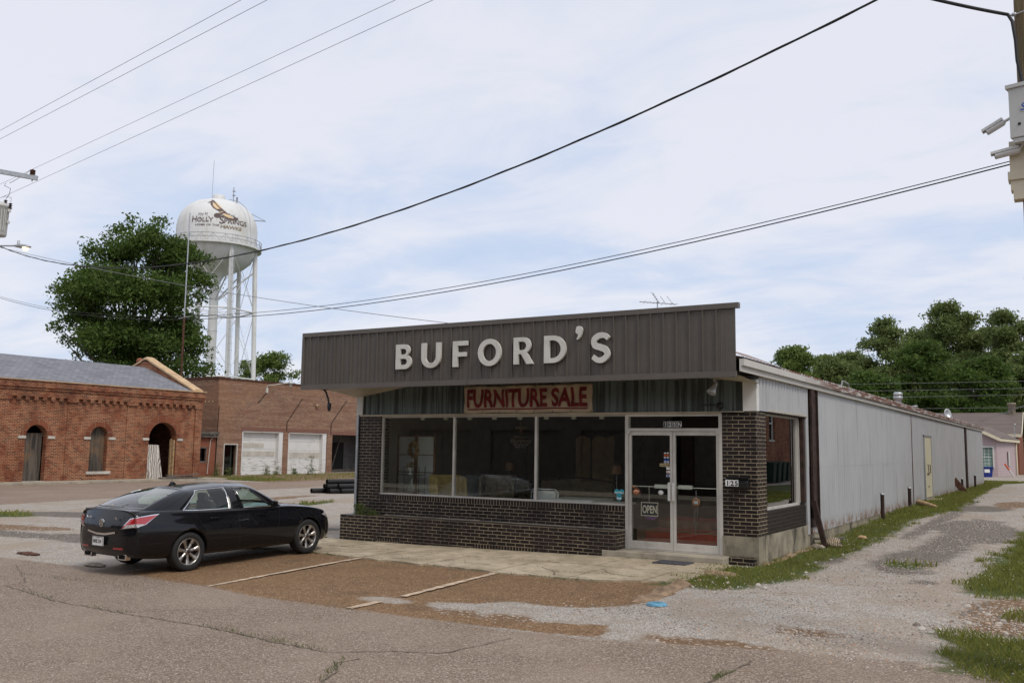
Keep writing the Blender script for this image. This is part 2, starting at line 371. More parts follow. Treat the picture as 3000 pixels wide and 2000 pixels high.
# peeling white garage door paint
m, t, b = newmat('peeling_white'); p = pos(t)
n = NOISE(t, SCALEV(t, p, (3, 1.1, 9)), 1.5, 6, .7); sp = N(t, 'ShaderNodeSeparateXYZ', {0: p})
low = SS(t, sp.outputs[2], 2.2, .2)
f = SS(t, M(t, 'ADD', n, M(t, 'MULTIPLY', low, .07)), .635, .66)
c = MIX(t, f, (.66, .66, .64), (.19, .16, .13)); n3 = NOISE(t, p, 1.3, 4); c = MIX(t, M(t, 'MULTIPLY', SS(t, n3, .45, .7), .25), c, (.45, .42, .36))
setin(t, b, 'Base Color', c); b.inputs['Roughness'].default_value = .6; MT['garage'] = m
# corrugated siding: light grey with rust bleeding near the foot and dark mildew streaks
def siding(name, base, streak, samt, rustz=None, green=None):
    m, t, b = newmat(name); P = pos(t); s = N(t, 'ShaderNodeSeparateXYZ', {0: P})
    n = NOISE(t, SCALEV(t, P, (7, 7, .5)), 1.0, 6, .62); n2 = NOISE(t, SCALEV(t, P, (.8, .8, .8)), 1.0, 4, .6)
    c = MIX(t, SS(t, n2, .35, .65), tuple(x * .93 for x in base), base)
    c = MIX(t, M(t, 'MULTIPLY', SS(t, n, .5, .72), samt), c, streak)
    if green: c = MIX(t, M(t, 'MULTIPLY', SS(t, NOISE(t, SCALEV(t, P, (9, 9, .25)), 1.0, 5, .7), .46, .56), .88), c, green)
    if rustz:
        hz = SS(t, s.outputs[2], rustz[1], rustz[0]); nr = NOISE(t, SCALEV(t, P, (1, 3, 1)), 2.2, 6, .7)
        c = MIX(t, M(t, 'MULTIPLY', hz, SS(t, nr, .42, .6)), c, (.20, .10, .045))
        # row of rusty screws along each seam
        fy = M(t, 'FRACT', M(t, 'DIVIDE', s.outputs[1], .2)); dy = M(t, 'ABSOLUTE', M(t, 'SUBTRACT', fy, .5))
        for zc in (1.65, .83, .48):
            dz = M(t, 'ABSOLUTE', M(t, 'SUBTRACT', s.outputs[2], zc)); k = M(t, 'ADD', M(t, 'MULTIPLY', dy, .2), dz)
            on = SS(t, NOISE(t, P, 3.3, 1), .42, .5)
            c = MIX(t, M(t, 'MULTIPLY', M(t, 'MULTIPLY', SS(t, k, .024, .012), on), .75), c, (.06, .045, .035))
    setin(t, b, 'Base Color', c); b.inputs['Roughness'].default_value = .48; b.inputs['Metallic'].default_value = .15; return m
MT['side'] = siding('grey_siding', (.43, .44, .45), (.27, .275, .27), .6, (.30, .6))
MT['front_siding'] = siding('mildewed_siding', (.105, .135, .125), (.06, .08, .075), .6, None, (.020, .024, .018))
# gutter with rust
m, t, b = newmat('rusty_gutter'); P = pos(t); s = N(t, 'ShaderNodeSeparateXYZ', {0: P})
n = NOISE(t, SCALEV(t, P, (1, 1.2, 14)), 1.2, 6, .7); far = SS(t, s.outputs[1], 2.0, 6.0); hi = SS(t, s.outputs[2], 3.30, 3.37)
c = MIX(t, NOISE(t, P, 2.0, 4), (.47, .45, .41), (.56, .55, .52)); c = MIX(t, M(t, 'MULTIPLY', M(t, 'MULTIPLY', hi, far), SS(t, n, .38, .52)), c, (.13, .042, .02))
setin(t, b, 'Base Color', c); b.inputs['Roughness'].default_value = .55; MT['gutter'] = m
m, t, b = newmat('rusty_roof_sheet'); P = pos(t); n = NOISE(t, SCALEV(t, P, (1, 1.6, 1)), 1.3, 6, .7)
c = MIX(t, SS(t, n, .42, .58), (.36, .33, .31), (.14, .045, .02)); setin(t, b, 'Base Color', c); b.inputs['Roughness'].default_value = .6; MT['roof'] = m
# shingles
def shingle(name, a, c2, rh=.14, bw=.33):
    m, t, b = newmat(name); P, u, v, s = wall_uv(t)
    vec = N(t, 'ShaderNodeCombineXYZ', {0: s.outputs[1], 1: M(t, 'MULTIPLY', s.outputs[2], 1.9), 2: 0.0}).outputs[0]
    br = N(t, 'ShaderNodeTexBrick', {'Vector': vec, 'Scale': 1.0, 'Mortar Size': .012, 'Mortar Smooth': .3, 'Brick Width': bw, 'Row Height': rh,
           'Color1': (*a, 1), 'Color2': (*c2, 1), 'Mortar': (*[x * .45 for x in a], 1)})
    c = MIX(t, M(t, 'MULTIPLY', SS(t, NOISE(t, P, 1.1, 5, .65), .4, .65), .35), br.outputs[0], tuple(x * .7 for x in a))
    setin(t, b, 'Base Color', c); b.inputs['Roughness'].default_value = .8; return m
MT['shingle'] = shingle('grey_shingle', (.16, .165, .185), (.24, .245, .27)); MT['shingle_b'] = shingle('brown_shingle', (.13, .10, .085), (.17, .135, .115))
# lap siding pink
m, t, b = newmat('pink_lap_siding'); P = pos(t); s = N(t, 'ShaderNodeSeparateXYZ', {0: P})
fz = M(t, 'FRACT', M(t, 'DIVIDE', s.outputs[2], .165)); c = MIX(t, SS(t, fz, .10, .0), MIX(t, NOISE(t, P, 2, 4), (.42, .33, .345), (.50, .40, .41)), (.16, .12, .12))
setin(t, b, 'Base Color', c); b.inputs['Roughness'].default_value = .65; bump(t, b, fz, .5, .02); MT['pinklap'] = m
# glass
def glass(name, tint, trans=.8, rough=0.0, ior=1.5, fr=1.0):
    m, t, b = newmat(name); t.nodes.remove(b); o = [n for n in t.nodes if n.type == 'OUTPUT_MATERIAL'][0]
    tr = N(t, 'ShaderNodeBsdfTransparent', {'Color': (*tint, 1)}); gl = N(t, 'ShaderNodeBsdfGlossy', {'Color': (1, 1, 1, 1), 'Roughness': rough})
    g = N(t, 'ShaderNodeNewGeometry'); dt = N(t, 'ShaderNodeVectorMath', {0: g.outputs['Normal'], 1: g.outputs['Incoming']}, operation='DOT_PRODUCT').outputs['Value']
    f0 = ((ior - 1) / (ior + 1)) ** 2; f = M(t, 'ADD', f0, M(t, 'MULTIPLY', M(t, 'POWER', M(t, 'SUBTRACT', 1.0, M(t, 'ABSOLUTE', dt)), 5.0), 1 - f0))
    mx = N(t, 'ShaderNodeMixShader', {0: M(t, 'MULTIPLY', f, fr, None, True), 1: tr, 2: gl})
    t.links.new(mx.outputs[0], o.inputs[0]); return m
MT['glass'] = glass('shop_glass', (.95, .97, .94), fr=1.5); MT['cglass'] = glass('car_glass', (.66, .78, .72), ior=1.6, fr=1.2); MT['bglass'] = glass('window_glass', (.25, .3, .3))
MT['sglass'] = glass('side_window_glass', (.25, .26, .25), ior=1.75, fr=1.6)
# car paint
m, t, b = newmat('black_paint'); b.inputs['Base Color'].default_value = (.0045, .0045, .006, 1); b.inputs['Roughness'].default_value = .28; b.inputs['Coat Weight'].default_value = .7; b.inputs['Coat Roughness'].default_value = .03
b.inputs['Specular IOR Level'].default_value = .12; n = NOISE(t, pos(t), 5, 4); setin(t, b, 'Roughness', M(t, 'ADD', M(t, 'MULTIPLY', n, .12), .2)); MT['paint'] = m
MT['redlens'] = mat('red_lens', (.38, .012, .018), .12, var=.1, vs=20, spec=.8, coat=1.0); MT['clearlens'] = mat('clear_lens', (.42, .40, .40), .12, var=.3, vs=30, spec=.8, coat=1.0)
MT['seat'] = mat('car_interior', (.05, .045, .04), .8, var=.2)
m, t, b = newmat('lamp_glow'); b.inputs['Base Color'].default_value = (.9, .8, .6, 1); b.inputs['Emission Color'].default_value = (1, .72, .38, 1); b.inputs['Emission Strength'].default_value = 1.6; MT['glow'] = m
m, t, b = newmat('tube_glow'); b.inputs['Base Color'].default_value = (.8, .8, .8, 1); b.inputs['Emission Color'].default_value = (.9, 1, .95, 1); b.inputs['Emission Strength'].default_value = 4.0; MT['tube'] = m
# foliage
def leafmat(name, a, b2, c3):
    m, t, b = newmat(name); P = pos(t); n = NOISE(t, P, .55, 4, .6); g = N(t, 'ShaderNodeNewGeometry')
    r = N(t, 'ShaderNodeObjectInfo').outputs['Random']
    c = MIX(t, SS(t, n, .35, .65), a, b2); c = MIX(t, M(t, 'MULTIPLY', g.outputs['Random Per Island'], .55), c, c3)
    setin(t, b, 'Base Color', c); b.inputs['Roughness'].default_value = .55; b.inputs['Specular IOR Level'].default_value = .25
    o = [n for n in t.nodes if n.type == 'OUTPUT_MATERIAL'][0]
    tl = N(t, 'ShaderNodeBsdfTranslucent', {'Color': c}); mx = N(t, 'ShaderNodeMixShader', {0: .42, 1: b.outputs[0], 2: tl.outputs[0]}); t.links.new(mx.outputs[0], o.inputs[0]); return m
MT['leaf'] = leafmat('big_tree_leaf', (.045, .085, .017), (.075, .13, .024), (.14, .20, .04))
MT['leaf2'] = leafmat('far_leaf', (.11, .15, .045), (.15, .20, .06), (.22, .26, .09))
MT['leaf3'] = leafmat('light_leaf', (.10, .155, .035), (.14, .20, .045), (.20, .25, .07))
MT['grass'] = leafmat('grass_blade', (.14, .175, .028), (.19, .225, .042), (.33, .29, .09))
MT['weed'] = leafmat('weed_leaf', (.07, .12, .03), (.12, .17, .05), (.2, .2, .08))

# ground: one shader for every ground sheet, driven by signed distances stored on the vertices (metres, inside > 0)
m, t, b = newmat('ground_surface'); P = pos(t)
A1 = N(t, 'ShaderNodeSeparateColor', {0: N(t, 'ShaderNodeAttribute', attribute_name='sda').outputs['Color']})
A2 = N(t, 'ShaderNodeSeparateColor', {0: N(t, 'ShaderNodeAttribute', attribute_name='sdb').outputs['Color']})
def sdv(sock): return M(t, 'MULTIPLY', M(t, 'SUBTRACT', sock, .5), 4.0)     # stored as .5 + sd/4
street, parking, grassm = [sdv(A1.outputs[i]) for i in range(3)]; oldasph, dirt, side = [sdv(A2.outputs[i]) for i in range(3)]
e1 = M(t, 'SUBTRACT', NOISE(t, P, 1.6, 8, .68), .5); e2 = M(t, 'SUBTRACT', NOISE(t, P, 9.0, 5, .7), .5)
def msk(sd, a1, a2, w): return SS(t, M(t, 'ADD', sd, M(t, 'ADD', M(t, 'MULTIPLY', e1, a1), M(t, 'MULTIPLY', e2, a2))), -w, w)
v1 = N(t, 'ShaderNodeTexVoronoi', {'Vector': P, 'Scale': 68.0}); v2 = N(t, 'ShaderNodeTexVoronoi', {'Vector': P, 'Scale': 62.0}); v3 = N(t, 'ShaderNodeTexVoronoi', {'Vector': P, 'Scale': 30.0})
def red(n): return N(t, 'ShaderNodeSeparateColor', {0: n.outputs['Color']})
r1, r2, r3 = red(v1), red(v2), red(v3)
big = NOISE(t, P, .45, 5, .62); mid = NOISE(t, P, 2.3, 5, .65); fine = NOISE(t, P, 26, 3, .7)
# crushed pale gravel
gr = RAMP(t, r1.outputs[0], [(0.0, (.24, .21, .175)), (.3, (.42, .385, .34)), (.62, (.56, .525, .475)), (.85, (.70, .665, .61)), (1.0, (.50, .34, .22))])
gr = MIX(t, M(t, 'MULTIPLY', SS(t, v1.outputs[0], .32, .55), .55), gr, (.10, .085, .07))
gr = MIX(t, M(t, 'MULTIPLY', SS(t, mid, .46, .66), .5), gr, (.27, .225, .175)); gr = MIX(t, M(t, 'MULTIPLY', SS(t, big, .46, .62), .6), gr, (.30, .235, .17))
# chip seal street
st = RAMP(t, r2.outputs[0], [(0.0, (.17, .120, .083)), (.35, (.27, .21, .158)), (.7, (.355, .285, .22)), (.93, (.46, .385, .305)), (1.0, (.60, .51, .41))])
st = MIX(t, M(t, 'MULTIPLY', SS(t, v2.outputs[0], .3, .55), .5), st, (.075, .052, .042))
st = MIX(t, M(t, 'MULTIPLY', SS(t, mid, .4, .7), .28), st, (.22, .16, .12)); st = MIX(t, M(t, 'MULTIPLY', SS(t, big, .42, .64), .35), st, (.34, .27, .215))
# brown parking asphalt
pk = RAMP(t, r2.outputs[0], [(0.0, (.10, .058, .030)), (.4, (.18, .108, .056)), (.8, (.245, .15, .08)), (1.0, (.42, .29, .18))])
pk = MIX(t, M(t, 'MULTIPLY', SS(t, mid, .45, .7), .45), pk, (.105, .07, .042)); pk = MIX(t, M(t, 'MULTIPLY', SS(t, big, .45, .7), .4), pk, (.22, .13, .065))
oa = RAMP(t, r1.outputs[1], [(0, (.07, .06, .05)), (.5, (.14, .12, .10)), (.9, (.21, .185, .16)), (1, (.34, .31, .27))])
di = MIX(t, SS(t, fine, .4, .6), (.13, .078, .042), (.22, .14, .08)); di = MIX(t, SS(t, r3.outputs[0], .86, .95), di, (.45, .38, .3))
gs = MIX(t, SS(t, fine, .35, .65), (.042, .062, .018), (.085, .105, .03)); gs = MIX(t, M(t, 'MULTIPLY', SS(t, mid, .52, .68), .6), gs, (.14, .10, .055))
sx = N(t, 'ShaderNodeSeparateXYZ', {0: P})
far = SS(t, M(t, 'ABSOLUTE', sx.outputs[1]), 55.0, 80.0)
c = gr
c = MIX(t, msk(oldasph, .7, .35, .12), c, oa)
c = MIX(t, msk(dirt, 1.0, .5, .12), c, di)
c = MIX(t, msk(parking, .35, .22, .05), c, pk)
c = MIX(t, msk(side, .5, .2, .05), c, MIX(t, .25, st, (.24, .165, .125)))
c = MIX(t, msk(street, .30, .20, .07), c, st)
c = MIX(t, msk(grassm, .8, .5, .14), c, gs)
setin(t, b, 'Base Color', c); b.inputs['Roughness'].default_value = .9; b.inputs['Specular IOR Level'].default_value = .25
hgt = M(t, 'ADD', M(t, 'MULTIPLY', v1.outputs[0], .5), M(t, 'ADD', M(t, 'MULTIPLY', v2.outputs[0], .35), M(t, 'MULTIPLY', mid, .8)))
bump(t, b, hgt, .55, .02); MT['ground'] = m
# ================================================================== ground sheets
def poly_sd(poly, X, Y):
    d = np.full(X.shape, 1e9); ins = np.zeros(X.shape, bool); n = len(poly)
    for i in range(n):
        (x0, y0), (x1, y1) = poly[i], poly[(i + 1) % n]; ex, ey = x1 - x0, y1 - y0; L = ex * ex + ey * ey + 1e-12
        tt = np.clip(((X - x0) * ex + (Y - y0) * ey) / L, 0, 1); d = np.minimum(d, np.hypot(X - x0 - tt * ex, Y - y0 - tt * ey))
        c = ((y0 > Y) != (y1 > Y)); xi = x0 + (Y - y0) * ex / (ey if abs(ey) > 1e-12 else 1e-12); ins ^= c & (X < xi)
    return np.where(ins, d, -d)
def ell(cx, cy, rx, ry, a=0, n=18): return [(cx + rx * math.cos(q) * math.cos(a) - ry * math.sin(q) * math.sin(a), cy + rx * math.cos(q) * math.sin(a) + ry * math.sin(q) * math.cos(a)) for q in [2 * PI * i / n for i in range(n)]]
R_STREET = [(-300, -6.2), (-12.2, -6.2), (-9.75, -6.1), (-7.8, -6.3), (-6.2, -6.5), (-4.9, -6.7), (-3.3, -6.86), (-.7, -6.95), (.33, -6.86), (1.2, -6.6), (2.65, -6.2), (3.4, -6.1), (4.3, -6.35), (300, -6.8), (300, -19), (-300, -19)]
R_PARK = [(-8.7, -2.6), (-6.5, -2.4), (-.1, -2.5), (-.1, -4.75), (-.6, -5.25), (-1.15, -5.45), (-1.65, -5.4), (-2.0, -5.75), (-2.6, -5.95), (-2.5, -6.15), (-1.9, -6.6), (-1.0, -6.55), (.1, -6.15), (.3, -6.8), (-3, -7.1), (-6.5, -6.8), (-8.6, -6.6)]
R_GRAVELSPOT = ell(-3.2, -6.13, .42, .2)
R_SIDE = [(-35.9, -8), (-24.2, -8), (-24.0, 0), (-25.2, 8), (-26.1, 14), (-26.6, 20), (-27.5, 60), (-31, 60), (-31.2, 24), (-32, 19.5), (-35.9, 17)]
R_GRASS = [
    [(-.6, -3.2), (.35, -3.2), (.72, -2.5), (1.0, -1.5), (1.0, .2), (.80, 1.3), (1.0, 2.9), (1.05, 5), (1.05, 8), (.97, 10), (1.13, 12.2), (1.6, 14.6), (1.5, 19), (1.1, 31), (1.0, 43), (3, 47), (-9, 47), (-9, 43), (0, 43), (0, 0), (0, -.3), (-.6, -.4)],
    [(3.6, 8), (3.4, 4), (3.3, .5), (3.25, -1.3), (3.7, -1.45), (4.6, -1.2), (5.5, -1.5), (9, -1), (9, 20), (7, 40), (4.2, 40)],
    [(3.35, -4.6), (3.55, -5.5), (3.6, -6.3), (4.4, -6.5), (7, -6.5), (12, -6.4), (12, -4.3), (5, -4.2)],
    ell(-22.5, -2.6, 3.4, 1.2, .5), [(-33, 19.9), (-34, 23), (-37.5, 23), (-38, 20.2)],
    ell(-13.0, -1.0, 1.0, .25, .4), ell(-15.5, -.4, 1.3, .3, .4), ell(-10.3, 3.0, 1.0, .35, 1.4), ell(2.1, 1.6, .35, .5, .3), ell(-18, 7.5, .4, 2.5, .3),
    [(-60, 60), (-28, 62), (-10, 50), (-9, 66), (-9, 300), (-300, 300), (-300, 60)], [(1.8, 62), (300, 56), (300, 300), (-9, 300), (-9, 66)], [(9, 48), (300, 40), (300, 90), (9, 90)]]
R_OLD = [[(1.9, .4), (2.4, .3), (2.75, 4), (3.0, 11.5), (2.3, 12), (1.9, 6)], [(1.25, 6), (1.6, 6), (1.9, 14), (1.6, 22), (1.4, 14)], ell(2.0, 9.3, .65, 1.1), ell(2.6, 9.0, .9, 2.4, .15), ell(2.95, 7.2, .5, 1.2), ell(2.1, 2.6, .6, 2.0, -.1), ell(2.35, 4.7, .5, 1.6), ell(2.45, .75, .28, .22), ell(.8, 1.5, .3, .8), ell(2.15, 16.2, .8, 1.6), ell(2.7, -.5, .2, .25),
         ell(-19.0, .2, 2.6, .9, .55), ell(-15.0, .6, 2.3, .7, .6), ell(-16.6, -4.1, 2.8, .5, .15), ell(-12.6, -3.2, 2.4, .9, .2), ell(-11.5, .8, 1.2, .5, .8), ell(-20, 5.5, 2.2, .8, 1.0), ell(-12, 6.5, .8, 2.6, .2)]
R_DIRT = [[(3.7, -1.5), (4.4, -1.4), (6, -1.8), (9, -2.2), (9, -4.4), (4.6, -4.3), (3.55, -4.2), (3.5, -3.0)], ell(-.2, -1.55, .38, .28), ell(1.7, -6.5, 1.1, .30), ell(2.1, -5.3, .3, .15), ell(-1.4, -6.45, .9, .2), ell(-17.2, -3.2, 2.0, .5, .3), ell(2.8, 19, .5, 2.5), ell(-14.2, 1.6, 2.2, .4, .4), ell(-21, 9, .5, 3, .2),
          [(-31.5, 19.5), (-32, 26), (-33, 36), (-41.5, 40), (-41.5, 20), (-37, 20)], [(-37, -8), (-35.8, -8), (-35.8, 17), (-37, 17)]]
def axis(segs):
    out = [segs[0][0]]
    for a, b, st in segs:
        n = max(1, int(round((b - a) / st))); out += [a + (b - a) * (i + 1) / n for i in range(n)]
    return np.array(out)
xs = axis([(-500, -60, 44), (-60, -42, 3), (-42, -24, .5), (-24, -14, .3), (-14, -5, .2), (-5, 5, .1), (5, 12, .5), (12, 60, 6), (60, 500, 44)])
ys = axis([(-400, -25, 25), (-25, -13, 1.5), (-13, -7.4, .3), (-7.4, -2.4, .1), (-2.4, 6, .14), (6, 20, .25), (20, 46, .6), (46, 70, 2), (70, 700, 45)])
GX, GY = np.meshgrid(xs, ys, indexing='ij')
def smn(a, b, q):
    u = np.clip((q - a) / (b - a), 0, 1); return u * u * (3 - 2 * u)
GZ = (-.10 * smn(0, -9, GX) + .08 * smn(-14, -26, GX) - .09 * smn(-2.5, -8, GY) + smn(-14, -6, GX) * (.30 * smn(0, 18, GY) + .2 * smn(40, 58, GY)))
near = (np.abs(GX) < 20) & (GY < 30) & (GY > -12)
wob = np.array([mnoise.noise(Vector((x * .7, y * .7, 0))) for x, y in zip(GX.ravel(), GY.ravel())]).reshape(GX.shape) * .012
SDs = {'street': poly_sd(R_STREET, GX, GY), 'park': np.minimum(poly_sd(R_PARK, GX, GY), -poly_sd(R_GRAVELSPOT, GX, GY)), 'side': poly_sd(R_SIDE, GX, GY),
       'grass': np.max([poly_sd(q, GX, GY) for q in R_GRASS], 0), 'old': np.max([poly_sd(q, GX, GY) for q in R_OLD], 0), 'dirt': np.max([poly_sd(q, GX, GY) for q in R_DIRT], 0)}
GZ = GZ + np.where(SDs['street'] > .3, wob * .3, wob)
enc = lambda a: np.clip(.5 + a / 4, 0, 1)
nx, ny = GX.shape; idx = np.arange(nx * ny).reshape(nx, ny)
quads = np.stack([idx[:-1, :-1], idx[1:, :-1], idx[1:, 1:], idx[:-1, 1:]], -1).reshape(-1, 4)
def cmean(a): return ((a[:-1, :-1] + a[1:, :-1] + a[1:, 1:] + a[:-1, 1:]) / 4).ravel()
cs = {k: cmean(v) for k, v in SDs.items()}; cX, cY = cmean(GX), cmean(GY)
drive = (cX > 0) & (cX < 4.2) & (cY > -6.0) & (cY < 60) & (cs['street'] < 0) & (cs['grass'] < .3)
region = np.zeros(len(quads), int)
region[drive] = 4; region[cs['side'] > 0] = 3; region[(cs['park'] > -.05) & (cX < .1)] = 2; region[cs['street'] > 0] = 1
V3 = np.stack([GX, GY, GZ], -1).reshape(-1, 3)
ca = np.stack([enc(SDs['street']), enc(SDs['park']), enc(SDs['grass']), np.ones_like(GX)], -1).reshape(-1, 4)
cb = np.stack([enc(SDs['old']), enc(SDs['dirt']), enc(SDs['side']), np.ones_like(GX)], -1).reshape(-1, 4)
GOBJ = {}
for rid, nm in enumerate(['ground', 'road', 'parking_lot', 'side_street', 'driveway']):
    q = quads[region == rid]; used, inv = np.unique(q, return_inverse=True); me = bpy.data.meshes.new(nm)
    me.from_pydata(V3[used].tolist(), [], inv.reshape(-1, 4).tolist())
    for an, arr in (('sda', ca), ('sdb', cb)):
        a = me.attributes.new(an, 'FLOAT_COLOR', 'POINT'); a.data.foreach_set('color', arr[used].astype(np.float32).ravel())
    me.materials.append(MT['ground']); me.polygons.foreach_set('use_smooth', [True] * len(me.polygons)); me.update()
    o = bpy.data.objects.new(nm, me); COL.objects.link(o); struct(o); GOBJ[nm] = o

def drape(mb, pts, w, dz=.006, mi=0, jit=.0, step=.12):
    """thin strip following the ground"""
    P = [Vector(p) for p in pts]; L = []
    for a, b in zip(P[:-1], P[1:]):
        n = max(1, int((b - a).length / step)); L += [a.lerp(b, i / n) for i in range(n)]
    L.append(P[-1]); vs = []
    for i, p in enumerate(L):
        d = (L[min(i + 1, len(L) - 1)] - L[max(i - 1, 0)]).normalized(); nrm = Vector((-d.y, d.x)); c = p + nrm * random.uniform(-jit, jit)
        ww = w * (random.uniform(.55, 1.25) if jit else 1 + random.uniform(-.08, .08))
        for s in (-1, 1): q = c + nrm * s * ww / 2; vs.append((q.x, q.y, T(q.x, q.y) + dz))
    mb.add(vs, [(2 * i, 2 * i + 2, 2 * i + 3, 2 * i + 1) for i in range(len(L) - 1)], mi)
for a, b in (((-6.25, -6.5), (-6.4, -2.88)), ((-3.17, -6.88), (-3.15, -6.3)), ((-3.12, -5.85), (-3.17, -3.42))):
    mb = MB(); drape(mb, [a, b], .12, .016, jit=.004); put('painted_line', mb, MT['paintline'], GOBJ['parking_lot'])
mb = MB()
for pl, w in (([(-8.9, -8.0), (-8.4, -8.06), (-7.0, -8.4), (-6.2, -8.45), (-5.2, -8.55), (-3.8, -8.6), (-2.5, -8.83), (-1.66, -8.9), (-1.2, -8.55), (-.68, -8.3), (-.5, -7.3)], .017), ([(-1.2, -8.95), (-1.28, -9.2), (-1.0, -9.5), (-.8, -10.0)], .02), ([(2.0, -6.9), (1.97, -7.5), (1.9, -8.0)], .02), ([(-5.4, -8.45), (-4.9, -7.9), (-4.3, -7.6)], .010), ([(-11, -6.6), (-9, -7.6), (-8.9, -8.0)], .012)):
    drape(mb, pl, w, .008, jit=.02, step=.07)
put('tar_crack', mb, MT['crackm'], GOBJ['road'])
# broken asphalt kerb beside the parking bay
mb = MB(); pl = [Vector((-.19, -2.85)), Vector((-.22, -3.3)), Vector((-.17, -3.9)), Vector((-.2, -4.65))]
def ridge_(mb, pts, w, h, seed, step=.045, mi=0, tz=None):
    """crumbly low ridge following a line on the ground"""
    rr = random.Random(seed); P_ = [Vector(p) for p in pts]; L = []
    for a, b_ in zip(P_[:-1], P_[1:]): n = max(1, int((b_ - a).length / step)); L += [a.lerp(b_, i / n) for i in range(n)]
    L.append(P_[-1]); vs = []; K = 7
    for i, p in enumerate(L):
        d = (L[min(i + 1, len(L) - 1)] - L[max(i - 1, 0)]).normalized(); nr = Vector((-d.y, d.x)); q = mnoise.noise(Vector((p.x * 5, p.y * 5, seed))); ef = min(1, i / 3, (len(L) - 1 - i) / 3); hh = ef * h * max(.12, .75 + 1.1 * q + rr.uniform(-.15, .15)); ww = w * (1 + .5 * mnoise.noise(Vector((p.x * 3, p.y * 3, seed + 5))))
        for k in range(K):
            a = PI * k / (K - 1); c = p + nr * (math.cos(a) * ww / 2 * (1 + rr.uniform(-.12, .12))); vs.append((c.x, c.y, (tz(c.x, c.y) if tz else T(c.x, c.y)) - .01 + math.sin(a) * hh * (1 + rr.uniform(-.15, .15))))
    mb.add(vs, [(i * K + k, i * K + k + 1, (i + 1) * K + k + 1, (i + 1) * K + k) for i in range(len(L) - 1) for k in range(K - 1)], mi); return mb
ridge_(mb, pl, .27, .075, 4); put('kerb', mb, MT['curb'], GOBJ['parking_lot'])
# concrete apron in front of the shop, cracked into slabs
m, t, b = newmat('sidewalk_concrete'); P = pos(t); n = NOISE(t, P, .9, 6, .62); n2 = NOISE(t, P, 40, 3, .6); n3 = NOISE(t, P, 3.5, 6, .7)
c = MIX(t, SS(t, n, .35, .65), (.33, .27, .18), (.50, .42, .30)); c = MIX(t, M(t, 'MULTIPLY', SS(t, n3, .46, .66), .6), c, (.17, .14, .09)); c = MIX(t, M(t, 'MULTIPLY', SS(t, n2, .5, .75), .3), c, (.2, .17, .13))
setin(t, b, 'Base Color', c); b.inputs['Roughness'].default_value = .9; bump(t, b, n2, .2, .005); MT['slab'] = m
mb = MB(); front = lambda x: -2.72 if x < -8 else (-2.72 - (x + 8) * .14 if x < -3 else (-3.42 if x < -1.3 else -3.38 + (x + 1.3) * .45))
xc = [-9.6, -8.1, -6.7, -5.1, -3.6, -2.2, -1.1, -.3]; yr = [lambda x: -.47, lambda x: -1.55 - .04 * (x + 9), lambda x: front(x)]
rr = random.Random(3)
for i in range(len(xc) - 1):
    for j in range(2):
        g = .012; x0, x1 = xc[i] + g + (.25 * j if i % 2 else -.2 * j) * (0 < i < 6), xc[i + 1] - g
        if j: x0 = xc[i] + g + (.3 if i else 0); x1 = xc[i + 1] - g + (.3 if i < len(xc) - 2 else 0)
        n = 6; top = [(x0 + (x1 - x0) * k / n, yr[j](x0 + (x1 - x0) * k / n) - (g if j else 0)) for k in range(n + 1)]
        bot = [(x0 + (x1 - x0) * k / n, yr[j + 1](x0 + (x1 - x0) * k / n) + (g if j == 0 else rr.uniform(-.06, .06))) for k in range(n + 1)]
        tl = rr.uniform(-.006, .006); vs = []
        for dz in (0, -.09):
            for p in top + bot: vs.append((p[0], p[1], T(p[0], p[1]) + .028 + dz + tl * (p[0] - x0)))
        k = 2 * (n + 1); fs = [(a, a + 1, a + n + 2, a + n + 1)[::-1] for a in range(n)]
        ring = list(range(n + 1)) + list(range(2 * n + 1, n, -1)); fs += [(ring[a], ring[(a + 1) % k], ring[(a + 1) % k] + k, ring[a] + k) for a in range(k)]
        mb.add(vs, fs)
struct(put('sidewalk', mb, MT['slab']))
mb = MB(); drape(mb, [(-5.9, -2.75), (-5.2, -2.6), (-4.6, -2.78), (-4.0, -2.6), (-3.3, -2.95)], .016, .031, jit=.02, step=.08); drape(mb, [(-3.0, -2.4), (-2.4, -2.9), (-2.2, -3.3)], .016, .031, jit=.02, step=.08); drape(mb, [(-1.9, -2.2), (-1.5, -2.7), (-.9, -2.8)], .015, .031, jit=.02, step=.08)
drape(mb, [(-5.2, -1.7), (-5.0, -2.3), (-5.3, -2.9)], .014, .031, jit=.02, step=.08)
struct(put('sidewalk_crack', mb, MT['crackm']))
# walk along the depot wall
mb = MB(); mb.box(-37.78, -36.1, -10, 20.2, -.3, .07); struct(put('far_sidewalk', mb, MT['conc']))
# kerb on the far side of the road behind the camera
mb = MB(); mb.box(-60, 60, -22.5, -19.2, -.4, .0); struct(put('opposite_sidewalk', mb, MT['conc']))
# ================================================================== the shop
BL = 43.0
shop = thing('shop_building', (-4.5, 0, 0), 'low metal shop with black brick front, big dark windows and a brown panelled fascia', 'shop')
B = MT
mb = MB(); mb.box(-8.43, -2.52, 0, .2, -.15, .795); put('brick_knee_wall', mb, B['dbrick'], shop)
mb = MB(); mb.box(-8.43, -2.52, -.004, .2, .795, .90); mb.box(-8.43, -2.52, -.012, .02, .893, .903); put('brick_sill_course', mb, [B['dsoldier']], shop)
mb = MB(); mb.box(-9.05, -8.43, 0, .32, -.15, 2.635); put('brick_pillar', mb, B['dbrick'], shop)
mb = MB(); mb.box(-.615, 0, 0, .585, .47, 2.635); mb.box(-.46, -.02, -.17, -.003, -.12, .135); pl = put('brick_pillar', mb, B['dbrick'], shop)
mb = MB(); mb.box(-.25, 0, .585, 3.30, .47, .885); put('side_knee_wall', mb, B['dbrick_d'], shop)
